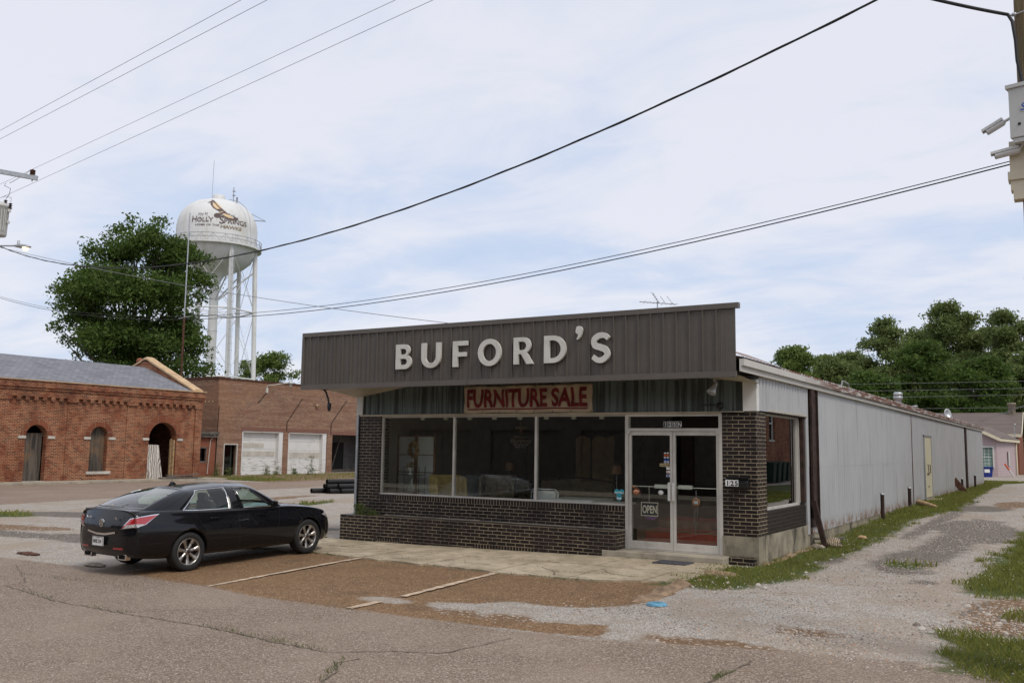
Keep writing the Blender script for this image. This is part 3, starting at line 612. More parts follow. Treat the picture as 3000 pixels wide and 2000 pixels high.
mb = MB(); mb.box(-.62, .022, -.022, .6, -.1, .47); mb.box(-.25, .022, .6, 3.34, -.1, .47)
mb.box(-.3, .02, 3.34, BL, -.1, .31); put('concrete_plinth', mb, B['plinth'], shop)
# planter ledge of black brick
mb = MB(); mb.box(-9.12, -2.50, -.45, -.012, -.15, .458); pt = put('brick_planter', mb, B['dbrick'], shop)
mb = MB(); rr = random.Random(5); x = -8.2
while x < -2.56:
    w = rr.uniform(.1, .4); mb.obox((x + w / 2, -.03 + rr.uniform(-.01, .005), .462), (w / 2, 0, rr.uniform(-.003, .003)), (0, .03 + rr.uniform(-.015, .015), 0), (0, 0, .006 + rr.uniform(0, .008))); x += w
put('mortar_cap', mb, B['conc'], pt)
mb = MB(); mb.box(-8.1, -7.45, -.455, -.44, -.12, .0); mb.box(-5.6, -4.15, -.455, -.44, -.08, .045); put('soldier_course', mb, B['dsoldier'], pt)
mb = MB(); mb.box(-2.76, -.47, -.46, -.005, -.12, .118); put('doorstep', mb, B['conc'], shop, bev=.012)
# window frames
fm = lambda: MB()
mb = fm(); y0, y1 = .045, .12
mb.box(-8.43, -2.47, y0 - .02, y1, .90, .935); mb.box(-8.43, -2.47, y0, y1, 2.575, 2.60)
for x, w in ((-8.41, .035), (-6.47, .045), (-4.47, .05)): mb.box(x - w / 2, x + w / 2, y0, y1, .935, 2.575)
put('window_frame', mb, B['alu'], shop)
for x0, x1 in ((-8.392, -6.493), (-6.447, -4.495), (-4.445, -2.51)):
    mb = MB(); mb.box(x0, x1, .075, .083, .935, 2.575); put('window_pane', mb, B['glass'], shop)
# header strip
mb = MB(); mb.box(-9.02, -.62, -.03, .12, 2.602, 2.625); mb.box(-9.02, -.2, -.045, -.005, 2.626, 2.642); put('window_header', mb, B['soffit'], shop)
# door set
mb = MB(); mb.box(-2.50, -2.435, .0, .12, .12, 2.60); mb.box(-.68, -.617, .0, .12, .12, 2.60); mb.box(-2.435, -.68, 0, .12, 2.29, 2.345); mb.box(-2.435, -.68, .0, .12, 2.565, 2.60); mb.box(-2.435, -.68, .0, .12, .12, .135)
mb.box(-2.46, -2.39, -.02, .01, 2.235, 2.29); mb.box(-.72, -.65, -.02, .01, 2.235, 2.29); df = put('door_frame', mb, B['alu'], shop)
mb = MB(); mb.box(-2.43, -.685, .055, .062, 2.347, 2.563); put('transom_pane', mb, B['glass'], shop)
for k, (x0, x1) in enumerate(((-2.432, -1.562), (-1.556, -.684))):
    mb = MB(); s = .052
    mb.box(x0, x0 + s, .02, .065, .14, 2.285); mb.box(x1 - s, x1, .02, .065, .14, 2.285); mb.box(x0 + s, x1 - s, .02, .065, .14, .275); mb.box(x0 + s, x1 - s, .02, .065, 2.215, 2.285)
    mb.box((x0 + x1) / 2 - .035, (x0 + x1) / 2 + .035, .012, .02, .225, .238)
    d = put('door', mb, B['alu'], shop, bev=.003)
    mb = MB(); mb.box(x0 + s, x1 - s, .040, .046, .275, 2.215); put('door_pane', mb, B['glass'], d)
    mb = MB(); hx = x1 - .045 if k == 0 else x0 + .03
    mb.box(hx - .024, hx + .024, -.055, -.035, 1.03, 1.36); mb.box(hx - .01, hx + .01, -.03, .02, 1.07, 1.10); mb.box(hx - .01, hx + .01, -.03, .02, 1.29, 1.32); put('door_handle', mb, B['white'], d, bev=.004)
    mb = MB(); a, c = (x0 + s, x1 - s); mb.box(a, c, .05, .075, 1.265, 1.28)
    px = (x1 - .37, x1 - .10) if k == 0 else (x0 + .09, x0 + .35)
    mb.box(px[0], px[1], .048, .09, 1.245, 1.315); put('push_bar', mb, B['white'], d)
# corrugated siding
def corr(mb, a, b, z0, z1, pitch, amp, along='x', at=0.0, out=-1, per=8, mi=0, prof=None):
    n = int((b - a) / pitch * per); vs = []
    for i in range(n + 1):
        u = a + (b - a) * i / n; ph = (u / pitch) % 1
        h = amp * (.5 + .5 * math.cos(2 * PI * ph)) if prof is None else amp * prof(ph)
        for z in (z0, z1): vs.append((u, at + out * h, z) if along == 'x' else (at + out * h, u, z))
    mb.add(vs, [(2 * i, 2 * i + 2, 2 * i + 3, 2 * i + 1) if along == 'x' else (2 * i, 2 * i + 2, 2 * i + 3, 2 * i + 1) for i in range(n)], mi)
    return mb
rib = lambda ph: 1 if ph < .12 else (1 - (ph - .12) / .08 if ph < .2 else (0 if ph < .92 else (ph - .92) / .08))
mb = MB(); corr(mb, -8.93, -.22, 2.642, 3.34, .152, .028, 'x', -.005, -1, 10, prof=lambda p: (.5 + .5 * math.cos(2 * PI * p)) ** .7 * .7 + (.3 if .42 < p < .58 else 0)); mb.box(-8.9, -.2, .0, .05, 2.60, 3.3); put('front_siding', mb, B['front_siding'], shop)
mb = MB(); wavy = lambda p: max(0, math.cos(2 * PI * p)) ** .8
corr(mb, .10, 3.42, 2.655, 3.30, .2, .036, 'y', .022, 1, 12, prof=wavy); corr(mb, 3.34, BL, .29, 1.66, .2, .036, 'y', .020, 1, 12, prof=wavy); corr(mb, 3.34, BL, 1.64, 3.30, .2, .036, 'y', .024, 1, 12, prof=wavy)
mb.box(-.12, .02, 3.34, BL, .31, 3.28); mb.box(-.2, .02, .1, 3.34, 2.66, 3.28); put('side_siding', mb, B['side'], shop)
mb = MB(); mb.box(-.215, .03, -.05, .10, 2.645, 3.2); mb.box(-9.10, -8.93, -.05, .08, 2.64, 3.16); put('corner_board', mb, B['white'], shop)
mb = MB(); mb.box(-9.11, -9.052, -.03, .05, .45, 2.63); put('corner_strip', mb, B['steel'], shop)
# side shop window
mb = MB(); mb.box(-.2, .0, 3.2, 3.34, .93, 2.655); mb.box(-.05, .03, .585, 3.34, 2.635, 2.66); put('side_window_jamb', mb, B['rust_d'], shop)
mb = MB(); mb.box(-.15, -.09, .585, 3.2, .885, .93); mb.box(-.15, -.09, .585, 3.2, 2.60, 2.635); mb.box(-.16, -.08, 3.02, 3.07, .93, 2.60); mb.box(-.16, -.08, 3.13, 3.2, .93, 2.60); put('side_window_frame', mb, B['alu'], shop)
mb = MB(); mb.box(-.125, -.117, .585, 3.02, .93, 2.60); put('side_window_pane', mb, B['sglass'], shop)
mb = MB(); mb.box(-.02, .05, .62, 3.36, 2.662, 2.69); put('side_window_flashing', mb, B['soffit'], shop)
# steel columns against the long wall
mb = MB(); mb.box(.0, .115, 3.50, 3.525, .62, 3.24); mb.box(.095, .115, 3.525, 3.72, .62, 3.24); mb.box(.05, .07, 3.5, 4.05, .42, 3.24); mb.box(.0, .115, 4.03, 4.05, .42, 3.24); put('steel_column', mb, B['rust_d'], shop)
mb = MB(); mb.box(.0, .12, 33.5, 33.95, .30, 3.24); put('steel_column', mb, B['rust_d'], shop)
mb = MB(); mb.box(.048, .056, 17.1, 17.2, .3, 3.22); put('rust_strip', mb, B['rust'], shop)
# side door
m, t, bb = newmat('cream_door_paint'); P = pos(t); n = NOISE(t, SCALEV(t, P, (4, 4, 1)), 2.0, 6, .7); c = MIX(t, SS(t, n, .6, .68), (.50, .47, .33), (.28, .15, .07)); setin(t, bb, 'Base Color', c); bb.inputs['Roughness'].default_value = .6; B['doorc'] = m
mb = MB(); mb.box(.04, .075, 19.83, 21.5, .40, 2.56); sdoor = put('side_door', mb, B['doorc'], shop)
mb = MB()
for y in (20.3, 20.75): mb.tube([(.075, y, 1.25), (.13, y, 1.25), (.13, y, 1.55), (.075, y, 1.55)], .015, 6)
mb.box(.075, .1, 20.35, 20.75, 1.2, 1.23); mb.box(.075, .1, 20.5, 20.6, .75, .8); put('door_handle', mb, B['rust'], sdoor)
mb = MB(); mb.box(.03, .09, 19.74, 19.83, .36, 2.6); mb.box(.03, .09, 21.5, 21.62, .3, 2.6); mb.box(.03, .10, 19.74, 21.62, 2.56, 2.62); put('door_frame', mb, B['steel'], shop)
mb = MB(); mb.box(.0, .5, 19.9, 21.5, .2, .34); put('door_block', mb, B['conc'], shop)
# roof, eaves
mb = MB(); ridge = 4.32; ex = .15; ez = 3.455; e2 = -9.4
n = int((BL + 1.1) / .2)
prof = [];
for side in (0, 1):
    x0, x1 = (ex, -4.5) if side == 0 else (e2, -4.5); vs = []
    m2 = n * 4
    for i in range(m2 + 1):
        y = -1.1 + (BL + 1.2) * i / m2; h = .03 if i % 4 == 0 else 0
        vs += [(x0, y, ez + h + .01), (x1, y, ridge + h)]
    mb.add(vs, [(2 * i, 2 * i + 2, 2 * i + 3, 2 * i + 1) for i in range(m2)])
# loose sheet standing up at the front corner
mb.add([(.15, -1.12, 3.50), (-.5, -1.1, 3.74), (-.25, .4, 3.68), (.16, 1.3, 3.49)], [(0, 1, 2, 3)]); put('roof', mb, B['roof'], shop)
mb = MB(); mb.box(.09, .17, -1.17, BL + .3, 3.345, 3.455); mb.box(.09, .12, -1.17, BL + .3, 3.25, 3.345)
for y in (2.9, 9.5, 18.0, 26.5, 35): mb.box(.088, .178, y, y + .04, 3.34, 3.46)
put('gutter', mb, B['gutter'], shop)
mb = MB(); mb.box(.0, .10, .1, BL + .2, 3.24, 3.262); mb.add([(-9.1, -.01, 3.03), (-4.55, -.01, 3.72), (.09, -.01, 3.12), (-9.1, -1.16, 3.16), (-4.55, -1.16, 3.8), (.09, -1.16, 3.18)], [(0, 1, 4, 3), (1, 2, 5, 4)])
mb.box(-9.1, -.01, -.012, -.004, 2.9, 3.06) if False else None
put('soffit', mb, B['soffit'], shop)
mb = MB()
for x in (-9.62, -9.45, -9.28): mb.box(x, x + .04, -1.15, .2, 3.18, 3.32)
put('rafter', mb, B['wood_grey'], shop)
# hidden sides
mb = MB(); mb.box(-9.1, -9.02, .0, BL, -.2, 3.35); mb.box(-9.1, 0, BL - .1, BL, -.2, 3.35)
mb.plate([(-9.1, 3.3), (0, 3.3), (-4.5, 4.3)], [], (0, .0, 0), (1, 0, 0), (0, 0, 1), .05); put('back_wall', mb, B['side'], shop)
# fascia with standing ribs
mb = MB(); FX0, FX1, FZ0, FZ1, FY = -9.70, .045, 3.15, 4.385, -1.2
mb.box(FX0 + .01, FX1 - .01, FY, FY + .03, FZ0 + .02, FZ1 - .02); x = FX0 + .235
while x < FX1 - .1:
    mb.add([(x - .018, FY, FZ0 + .1), (x - .009, FY - .03, FZ0 + .1), (x + .009, FY - .03, FZ0 + .1), (x + .018, FY, FZ0 + .1), (x - .018, FY, FZ1 - .08), (x - .009, FY - .03, FZ1 - .08), (x + .009, FY - .03, FZ1 - .08), (x + .018, FY, FZ1 - .08)], [(0, 1, 5, 4), (1, 2, 6, 5), (2, 3, 7, 6)])
    for q in (.075, .155): mb.add([(x + q - .006, FY - .0005, FZ0 + .1), (x + q, FY - .005, FZ0 + .1), (x + q + .006, FY - .0005, FZ0 + .1), (x + q - .006, FY - .0005, FZ1 - .08), (x + q, FY - .005, FZ1 - .08), (x + q + .006, FY - .0005, FZ1 - .08)], [(0, 1, 4, 3), (1, 2, 5, 4)])
    x += .2355
fas = put('fascia', mb, B['fascia'], shop)
mb = MB(); mb.box(FX0, FX1 + .06, FY - .035, FY + .07, FZ1 - .085, FZ1 + .005); mb.box(FX0, -5.3, FY - .03, FY + .05, FZ0, FZ0 + .105); mb.box(-5.29, FX1, FY - .028, FY + .05, FZ0 + .003, FZ0 + .108)
mb.box(FX0 - .004, FX0 + .06, FY - .032, FY + .06, FZ0 + .1, FZ1 - .09); put('fascia_trim', mb, B['ftrim'], fas)
mb = MB(); rr = random.Random(2)
for i in range(46):
    x = rr.uniform(FX0 + .2, FX1 - .2); z = rr.choice([FZ0 + .14, FZ1 - .14, rr.uniform(FZ0 + .2, FZ1 - .2)]); mb.lathe([(0, -.006), (.009, -.004), (.011, 0)], (x, FY - .003, z), 'y', 8)
for x in np.linspace(FX0 + .3, FX1 - .3, 9): mb.box(x - .1, x + .1, FY + .05, 0, 3.22, 3.26)
put('screw', mb, B['ftrim'], fas)
# sign letters (drawn: humanist capitals)
def stroke_S(h, w, s):
    pts = []; r = w / 2
    ctrl = [(.93, .80), (.72, .925), (.42, .93), (.14, .80), (.17, .60), (.45, .52), (.74, .43), (.85, .24), (.62, .08), (.32, .065), (.06, .19)]
    C = [Vector((x * w, y * h)) for x, y in ctrl]
    def cr(p0, p1, p2, p3, u): return .5 * ((2 * p1) + (-p0 + p2) * u + (2 * p0 - 5 * p1 + 4 * p2 - p3) * u * u + (-p0 + 3 * p1 - 3 * p2 + p3) * u ** 3)
    for i in range(len(C) - 1):
        p0, p1, p2, p3 = C[max(i - 1, 0)], C[i], C[i + 1], C[min(i + 2, len(C) - 1)]
        for k in range(5): pts.append(cr(p0, p1, p2, p3, k / 5))
    pts.append(C[-1]); L = []; Rr = []
    for i, p in enumerate(pts):
        d = (pts[min(i + 1, len(pts) - 1)] - pts[max(i - 1, 0)]).normalized(); nn = Vector((-d.y, d.x)); f = i / (len(pts) - 1); ww = s * (.42 + .16 * math.sin(PI * f))
        L.append(p + nn * ww); Rr.append(p - nn * ww)
    L[0] += Vector((0, .02)); return [(p.x, p.y) for p in L + Rr[::-1]]
H_, s_ = .505, .125
def gB():
    w = .37; o = [(0, 0), (.19, 0)] + arc(.20, .142, .142, -PI / 2, PI / 2 * .82, 8)[0:] ; o = [(0, 0)] + arc(.215, .145, .145, -PI / 2, PI * .40, 8) + arc(.20, .385, .12, -PI * .34, PI / 2, 8) + [(0, H_)]
    return o, [[(.106, .088), (.205, .088)] + arc(.205, .15, .062, -PI / 2, PI / 2, 6)[1:] + [(.106, .212)], [(.106, .298), (.19, .298)] + arc(.19, .356, .058, -PI / 2, PI / 2, 6)[1:] + [(.106, .414)]]
def gU():
    w = .43; r = w / 2; ri = r - .10
    return [(0, H_), (0, r)] + arc(r, r, r, PI, 2 * PI, 14)[1:] + [(w, H_), (w - .10, H_), (w - .10, r)] + arc(r, r, ri, 0, -PI, 12)[1:] + [(.10 + .003, H_)], []
def gF(): return [(0, 0), (.106, 0), (.106, .20), (.29, .20), (.29, .285), (.106, .285), (.106, .415), (.315, .415), (.315, H_), (0, H_)], []
def gO():
    a, b = .265, .265; e = lambda rx, ry: [(a + rx * math.cos(q), H_ / 2 + ry * math.sin(q)) for q in [2 * PI * i / 28 for i in range(28)]]
    return e(.262, .262), [e(.156, .165)]
def gR():
    o = [(0, 0), (.106, 0), (.106, .19), (.165, .19), (.285, 0), (.43, 0), (.285, .215)] + arc(.22, .355, .15, -PI * .28, PI / 2, 8) + [(0, H_)]
    return o, [[(.106, .265), (.20, .265)] + arc(.20, .345, .08, -PI / 2, PI / 2, 6)[1:] + [(.106, .425)]]
def gD():
    o = [(0, 0)] + arc(.18, H_ / 2, H_ / 2, -PI / 2, PI / 2, 16) + [(0, H_)]
    return o, [[(.106, .088)] + arc(.17, H_ / 2, .165, -PI / 2, PI / 2, 12) + [(.106, .417)]]
def gA():   # apostrophe
    return arc(.105, .44, .072, PI * .75, -PI * .05, 8) + [(.165, .36), (.135, .30), (.085, .255), (.055, .262), (.085, .31), (.09, .355), (.05, .375), (.035, .405)], []
def gS(): return stroke_S(H_, .40, s_ * .82), []
# left edges measured along the fascia
LET = [(gB, -7.03, 3.505, 1.0, 1.10), (gU, -6.38, 3.505, 1, 1.10), (gF, -5.61, 3.505, 1, 1.08), (gO, -5.02, 3.505, 1, 1.0), (gR, -4.21, 3.505, 1, 1.0), (gD, -3.55, 3.505, 1, 1.05), (gA, -2.93, 3.665, .96, 1.0), (gS, -2.57, 3.49, 1.0, .90)]
for g, x, z, sc, sw in LET:
    o, hs = g(); k = sc; o = [(p[0] * k * sw, p[1] * k) for p in o]; hs = [[(p[0] * k * sw, p[1] * k) for p in h] for h in hs]
    mb = MB(); mb.plate(o, hs, (x, FY - .058, z), (1, 0, 0), (0, 0, 1), .05); l = put('sign_letter', mb, B['letter'], fas, bev=.007)
# roof ventilators
mb = MB(); mb.lathe([(.11, 3.3), (.11, 3.74), (.15, 3.76), (.15, 3.84), (.12, 3.86), (.15, 3.88), (.15, 3.95), (.10, 4.0), (0, 4.0)], (-.35, 17.3, 0), 'z', 18); put('roof_vent', mb, B['steel'], shop)
mb = MB(); mb.lathe([(.06, 3.4), (.06, 3.63), (.1, 3.64), (.09, 3.68), (0, 3.69)], (-.25, 20.3, 0), 'z', 12); put('roof_vent', mb, B['steel'], shop)
mb = MB(); mb.tube([(.05, 6.6, 3.44), (.05, 6.8, 3.64), (.05, 7.4, 3.62), (.05, 7.7, 3.44)], .018, 6); put('roof_conduit', mb, B['cable_g'], shop)
# under-eave floodlights and bracket
mb = MB(); mb.lathe([(.03, 0), (.035, .05), (.05, .1), (.085, .2), (.08, .21), (0, .19)], (0, 0, 0), 'z', 16)
q = Matrix.Rotation(math.radians(145), 3, Vector((1, -.55, 0)).normalized()); mb.v = [tuple(q @ Vector(v) + Vector((-.50, -.62, 3.10))) for v in mb.v]; mb.tube([(-.54, -.60, 3.17), (-.5, -.62, 3.10)], .025, 8); put('flood_lamp', mb, B['steel'], shop)
mb = MB(); mb.tube([(-9.25, -1.05, 3.2), (-9.12, -1.05, 3.10), (-9.05, -1.05, 2.96), (-9.02, -1.05, 2.85)], .02, 8); mb.lathe([(.03, .0), (.03, .03), (.04, .06), (.045, .17), (.0, .18)], (-9.01, -1.05, 2.68), 'z', 12); put('hanging_lamp', mb, B['black'], shop)
mb = MB(); mb.tube([(-.95, -.06, 2.76), (-.72, -.08, 2.76)], .012, 6); mb.lathe([(.0, -.06), (.06, -.05), (.07, 0), (.05, .03), (0, .04)], (-.62, -.07, 2.74), 'y', 10); put('old_bracket', mb, B['black'], shop)
# interior shell
mb = MB(); mb.box(-9.02, -.3, .34, 12, .02, .20); put('shop_floor', mb, B['floorin'], shop)
mb = MB(); mb.box(-2.6, -.6, .125, 3.2, .202, .208); mb.box(-2.44, -.68, .125, .5, .14, .2); put('carpet', mb, B['carpet'], shop)
mb = MB(); mb.box(-2.7, -.35, 1.5, 1.6, .2, .36); mb.box(-2.7, -.35, 2.1, 2.2, .36, .52); put('interior_step', mb, B['wood'], shop)
mb = MB(); mb.box(-2.7, -.35, 1.6, 2.1, .33, .36); mb.box(-2.7, -.35, 2.2, 3.2, .49, .52); mb.box(-2.7, -.35, 1.42, 1.5, .2, .33); put('carpet_tread', mb, B['carpet'], shop)
mb = MB(); mb.box(-9.02, -.3, 11.9, 12.0, .2, 3.0); mb.box(-9.02, -8.98, .34, 12, .2, 3.0); mb.box(-.3, -.26, 3.35, 12, .2, 3.0); mb.box(-9.02, -.3, .13, 12, 2.88, 2.92); mb.box(-9.0, -.62, .13, .2, 2.6, 2.9); put('interior_walls', mb, B['wallin'], shop)
mb = MB(); mb.box(-.98, -.42, 1.0, 1.06, 2.52, 2.56); lt = put('tube_light', mb, B['tube'], shop)
mb = MB()
for i, x in enumerate(np.linspace(-7.6, -3.2, 8)): mb.lathe([(.0, 2.70), (.05, 2.64), (.055, 2.54), (.0, 2.53)], (x, .45, 0), 'z', 10)
put('spot_lamp', mb, B['white'], shop)
# ------------------------------------------------------------------ things on and in the shop
mb = MB(); nu, nv = 60, 14; X0, X1, Z0, Z1 = -6.14, -3.15, 2.655, 3.205
def bw(x, z): return -.075 - .018 * math.sin(x * 7 + z * 9) * math.sin(z * 6) - .012 * math.sin(x * 17 - z * 14)
vs = [(X0 + (X1 - X0) * i / nu, bw(X0 + (X1 - X0) * i / nu, Z0 + (Z1 - Z0) * j / nv), Z0 + (Z1 - Z0) * j / nv + .012 * math.sin(i / nu * PI * 5) * (j / nv - .5)) for i in range(nu + 1) for j in range(nv + 1)]
mb.add(vs, [(i * (nv + 1) + j, (i + 1) * (nv + 1) + j, (i + 1) * (nv + 1) + j + 1, i * (nv + 1) + j + 1) for i in range(nu) for j in range(nv)], 0, True)
ban = put('sale_banner', mb, B['banner'], None, (-4.65, -.08, 2.93)); tag(ban, 'wrinkled beige banner with dark red FURNITURE SALE lettering above the shop windows', 'banner')
md = ban.modifiers.new('s', 'SOLIDIFY'); md.thickness = .003
f = lambda p: Vector((p.x, bw(p.x, p.z) - .006, p.z + .012 * math.sin((p.x - X0) / (X1 - X0) * PI * 5) * ((p.z - Z0) / (Z1 - Z0) - .5)))
mb = MB(); v, fc = text_mesh('FURNITURE SALE', 1.0, 0, .03, 1.0); w = max(q.x for q in v) - min(q.x for q in v); hh = max(q.y for q in v); x0 = min(q.x for q in v)
sx, sz = 2.80 / w, .36 / hh
dv, df_ = dense([Vector(((q.x - x0) * sx + X0 + .075, 0, q.y * sz + Z0 + .125)) for q in v], fc, .035)
mb.add([f(q) - Vector((0, .006, 0)) for q in dv], df_)
u = [(X0 + .08 + 2.8 * i / 60, z) for i in range(61) for z in (Z0 + .065, Z0 + .09)]
mb.add([f(Vector((a, 0, c))) for a, c in u], [(2 * i, 2 * i + 2, 2 * i + 3, 2 * i + 1) for i in range(60)]); put('banner_lettering', mb, B['redtext'], ban)
mb = MB()
for x in np.linspace(X0 + .03, X1 - .03, 8):
    for z in (Z0 + .02, Z1 - .02):
        mb.lathe([(0, -.004), (.01, -.002), (.012, 0)], (x, bw(x, z) - .004, z), 'y', 8)
put('grommet', mb, B['rust_d'], ban)
# mailbox
mbx = thing('mailbox', (-.31, 0, 1.33), 'black wall mailbox with white 125 number tiles on the brick pillar', 'mailbox')
mb = MB(); prof = [(0, 0), (.11, 0), (.125, .10), (.07, .17), (0, .175)]
vs = [(x, -.005 - a, 1.30 + z) for x in (-.50, -.13) for a, z in prof]; mb.add(vs, [(0, 1, 2, 3, 4), (9, 8, 7, 6, 5)] + [(i, i + 5, (i + 1) % 5 + 5, (i + 1) % 5) for i in range(5)]); put('box_body', mb, B['black'], mbx, bev=.006)
mb = MB(); mb.obox((-.315, -.105, 1.452), (.195, 0, 0), (0, .05, -.05), (0, .004, .004)); put('box_lid', mb, B['black'], mbx)
mb = MB()
for x in (-.42, -.2): mb.tube([(x, -.05, 1.30), (x, -.07, 1.17), (x, -.11, 1.14), (x, -.13, 1.19)], .006, 6)
put('paper_hook', mb, B['black'], mbx)
for i, ch in enumerate('125'):
    x = -.515 + i * .078; mb = MB(); mb.box(x, x + .07, -.15, -.135, 1.335, 1.445); tl = put('number_tile', mb, B['decal_w'], mbx)
    mb = MB(); put_text(mb, ch, (x + .012, -.1525, 1.348), (1, 0, 0), (0, 0, 1), .115, 0, .004); put('digit', mb, B['decal_k'], tl)
# transom number
hn = thing('house_number', (-1.55, .05, 2.4), 'white 125N number decals on the glass above the double doors', 'number decal')
for i, ch in enumerate('125N'):
    x = -1.74 + i * .088; mb = MB(); mb.box(x, x + .076, .048, .052, 2.36, 2.47); dt = put('number_tile', mb, B['decal_w'] if i == 9 else B['slate'], hn)
    mb = MB(); mb.plate(rect(0, .076, 0, .11), [rect(.005, .071, .005, .105)], (x, .047, 2.36), (1, 0, 0), (0, 0, 1), .003); put_text(mb, ch, (x + .014, .0465, 2.378), (1, 0, 0), (0, 0, 1), .105, 0, .002, .9); put('digit', mb, B['decal_w'], dt)
# OPEN sign hung from the push bar
og = thing('open_sign', (-2.02, .03, .86), 'dark OPEN sign hanging behind the left door glass', 'sign')
mb = MB(); mb.box(-2.19, -1.85, .030, .038, .735, .985); put('sign_board', mb, B['slate'], og)
mb = MB(); mb.plate(rect(-2.19, -1.85, .735, .985), [rect(-2.178, -1.862, .747, .973)], (0, .0275, 0), (1, 0, 0), (0, 0, 1), .003); v, _ = text_mesh('OPEN', 1, 0, 0)
w = max(q.x for q in v); put_text(mb, 'OPEN', (-2.165, .0265, .79), (1, 0, 0), (0, 0, 1.0), .195, 0, .005, .285 / (w * .195)); put('sign_lettering', mb, B['opentxt'], og)
mb = MB(); mb.tube([(-2.03, .034, 1.265), (-2.03, .034, .985)], .004, 5); put('sign_cord', mb, B['opentxt'], og)
mb = MB(); rr = random.Random(9)
for i in range(7): mb.lathe([(0, -.03), (.035, -.01), (.04, .02), (0, .04)], (-2.1 + i * .03, .10, .70 + rr.uniform(-.02, .02)), 'z', 8)
tag(put('purple_ornament', mb, B['purple'], None, (-2.02, .1, .7)), 'crumpled purple cloth just below the OPEN sign', 'cloth')
# wind chime on the right door
wc = thing('wind_chime', (-1.13, .03, 1.0), 'round tan wind chime with hanging tubes inside the right door', 'wind chime')
mb = MB(); mb.lathe([(.045, -.008), (.075, -.008), (.08, 0), (.075, .008), (.045, .008), (.045, -.008)], (-1.12, .02, 1.02), 'y', 20); put('ring', mb, B['wood'], wc)
mb = MB(); mb.tube([(-1.12, .03, 1.24), (-1.12, .03, 1.10)], .003, 5); mb.box(-1.16, -1.08, .015, .025, .99, 1.05); put('figure', mb, B['steel'], wc)
mb = MB()
for dx, L in ((-.035, .30), (-.012, .50), (.012, .36), (.03, .24)): mb.tube([(-1.12 + dx, .03, .94), (-1.12 + dx, .03, .94 - L)], .007, 6)
put('chime_tube', mb, B['wood_grey'], wc)
mb = MB(); mb.lathe([(0, -.06), (.05, -.05), (.085, 0), (.06, .05), (.02, .09), (0, .1)], (-2.30, .085, 1.16), 'z', 14); mb.lathe([(0, 0), (.04, .02), (.05, .05), (0, .08)], (-2.36, .09, 1.22), 'z', 10); tag(put('foil_balloon', mb, B['copper'], None, (-2.3, .08, 1.16)), 'shiny copper pink balloon at the left edge of the left door', 'balloon')
# stickers on the left door
st = thing('door_stickers', (-1.72, .035, 1.7), 'strip of small card payment stickers on the left door glass', 'stickers')
for nm, bx in (('decal_w', [(-1.735, -1.695, 1.88, 1.90), (-1.68, -1.64, 1.88, 1.90), (-1.735, -1.695, 1.80, 1.82), (-1.68, -1.64, 1.80, 1.82), (-1.735, -1.695, 1.71, 1.745), (-1.68, -1.64, 1.71, 1.745), (-1.69, -1.622, 1.59, 1.635), (-1.69, -1.622, 1.46, 1.50), (-1.69, -1.622, 1.53, 1.57)]),
               ('decal_o', [(-1.735, -1.695, 1.835, 1.865), (-1.68, -1.64, 1.835, 1.865), (-1.68, -1.655, 1.537, 1.563)]), ('decal_b', [(-1.735, -1.695, 1.75, 1.785), (-1.68, -1.64, 1.75, 1.785), (-1.682, -1.63, 1.467, 1.493), (-1.725, -1.705, 1.72, 1.735), (-1.67, -1.65, 1.72, 1.735)]), ('decal_y', [(-1.82, -1.622, 1.645, 1.70)])):
    mb = MB()
    for a, c, z0, z1 in bx: mb.box(a, c, .036 if nm in ('decal_w', 'decal_y') else .0345, .039, z0, z1)
    put('sticker', mb, B[nm], st)
mb = MB(); put_text(mb, 'CHAUVIN', (-1.812, .0335, 1.655), (1, 0, 0), (0, 0, 1), .05, 0, .001, .85); put('sticker_lettering', mb, B['darkwood'], st)
mb = MB(); mb.lathe([(0, 0), (.052, 0), (.052, .002), (0, .002)], (-1.80, .034, 1.17), 'y', 24); mb.v = [(x, y, 1.17 + (z - 1.17) * .8) for x, y, z in mb.v]; tag(put('oval_sticker', mb, B['decal_w'], None, (-1.8, .034, 1.17)), 'white oval sticker under the push bar of the left door', 'sticker')
# heart sticker
def heart(s): return [(s * .062 * 16 * math.sin(q) ** 3 / 16 * 1.0, s * .055 * (13 * math.cos(q) - 5 * math.cos(2 * q) - 2 * math.cos(3 * q) - math.cos(4 * q)) / 13) for q in [2 * PI * i / 36 for i in range(36)]]
hs = thing('heart_sticker', (-2.66, .07, 1.07), 'teal heart shaped SHOP SMALL sticker in the lower corner of the right window', 'sticker')
mb = MB(); mb.plate([(a * 1.65, c * 1.25) for a, c in heart(1)][::-1], [], (-2.655, .0735, 1.14), (1, 0, 0), (0, 0, 1), .001); mb.plate([(a * .95, c * .95) for a, c in heart(1)][::-1], [], (-2.655, .0735, 1.035), (1, 0, 0), (0, 0, 1), .001); put('heart', mb, B['teal'], hs)
mb = MB(); put_text(mb, 'SHOP SMALL', (-2.752, .0725, 1.125), (1, 0, 0), (0, 0, 1), .042, 0, .001, .80); mb.box(-2.70, -2.665, .0722, .0728, 1.015, 1.045); mb.box(-2.65, -2.615, .0722, .0728, 1.015, 1.045); put('heart_lettering', mb, B['decal_w'], hs)
mb = MB(); mb.box(-1.53, -.93, -1.02, -.60, T(-1.2, -.8) + .03, T(-1.2, -.8) + .048)
for i in range(14): mb.box(-1.50 + i * .04, -1.485 + i * .04, -1.0, -.62, T(-1.2, -.8) + .048, T(-1.2, -.8) + .053)
dm = put('doormat', mb, B['mat'], None, (-1.2, -.8, T(-1.2, -.8) + .03)); tag(dm, 'flat dark grey doormat on the concrete before the double doors', 'doormat')
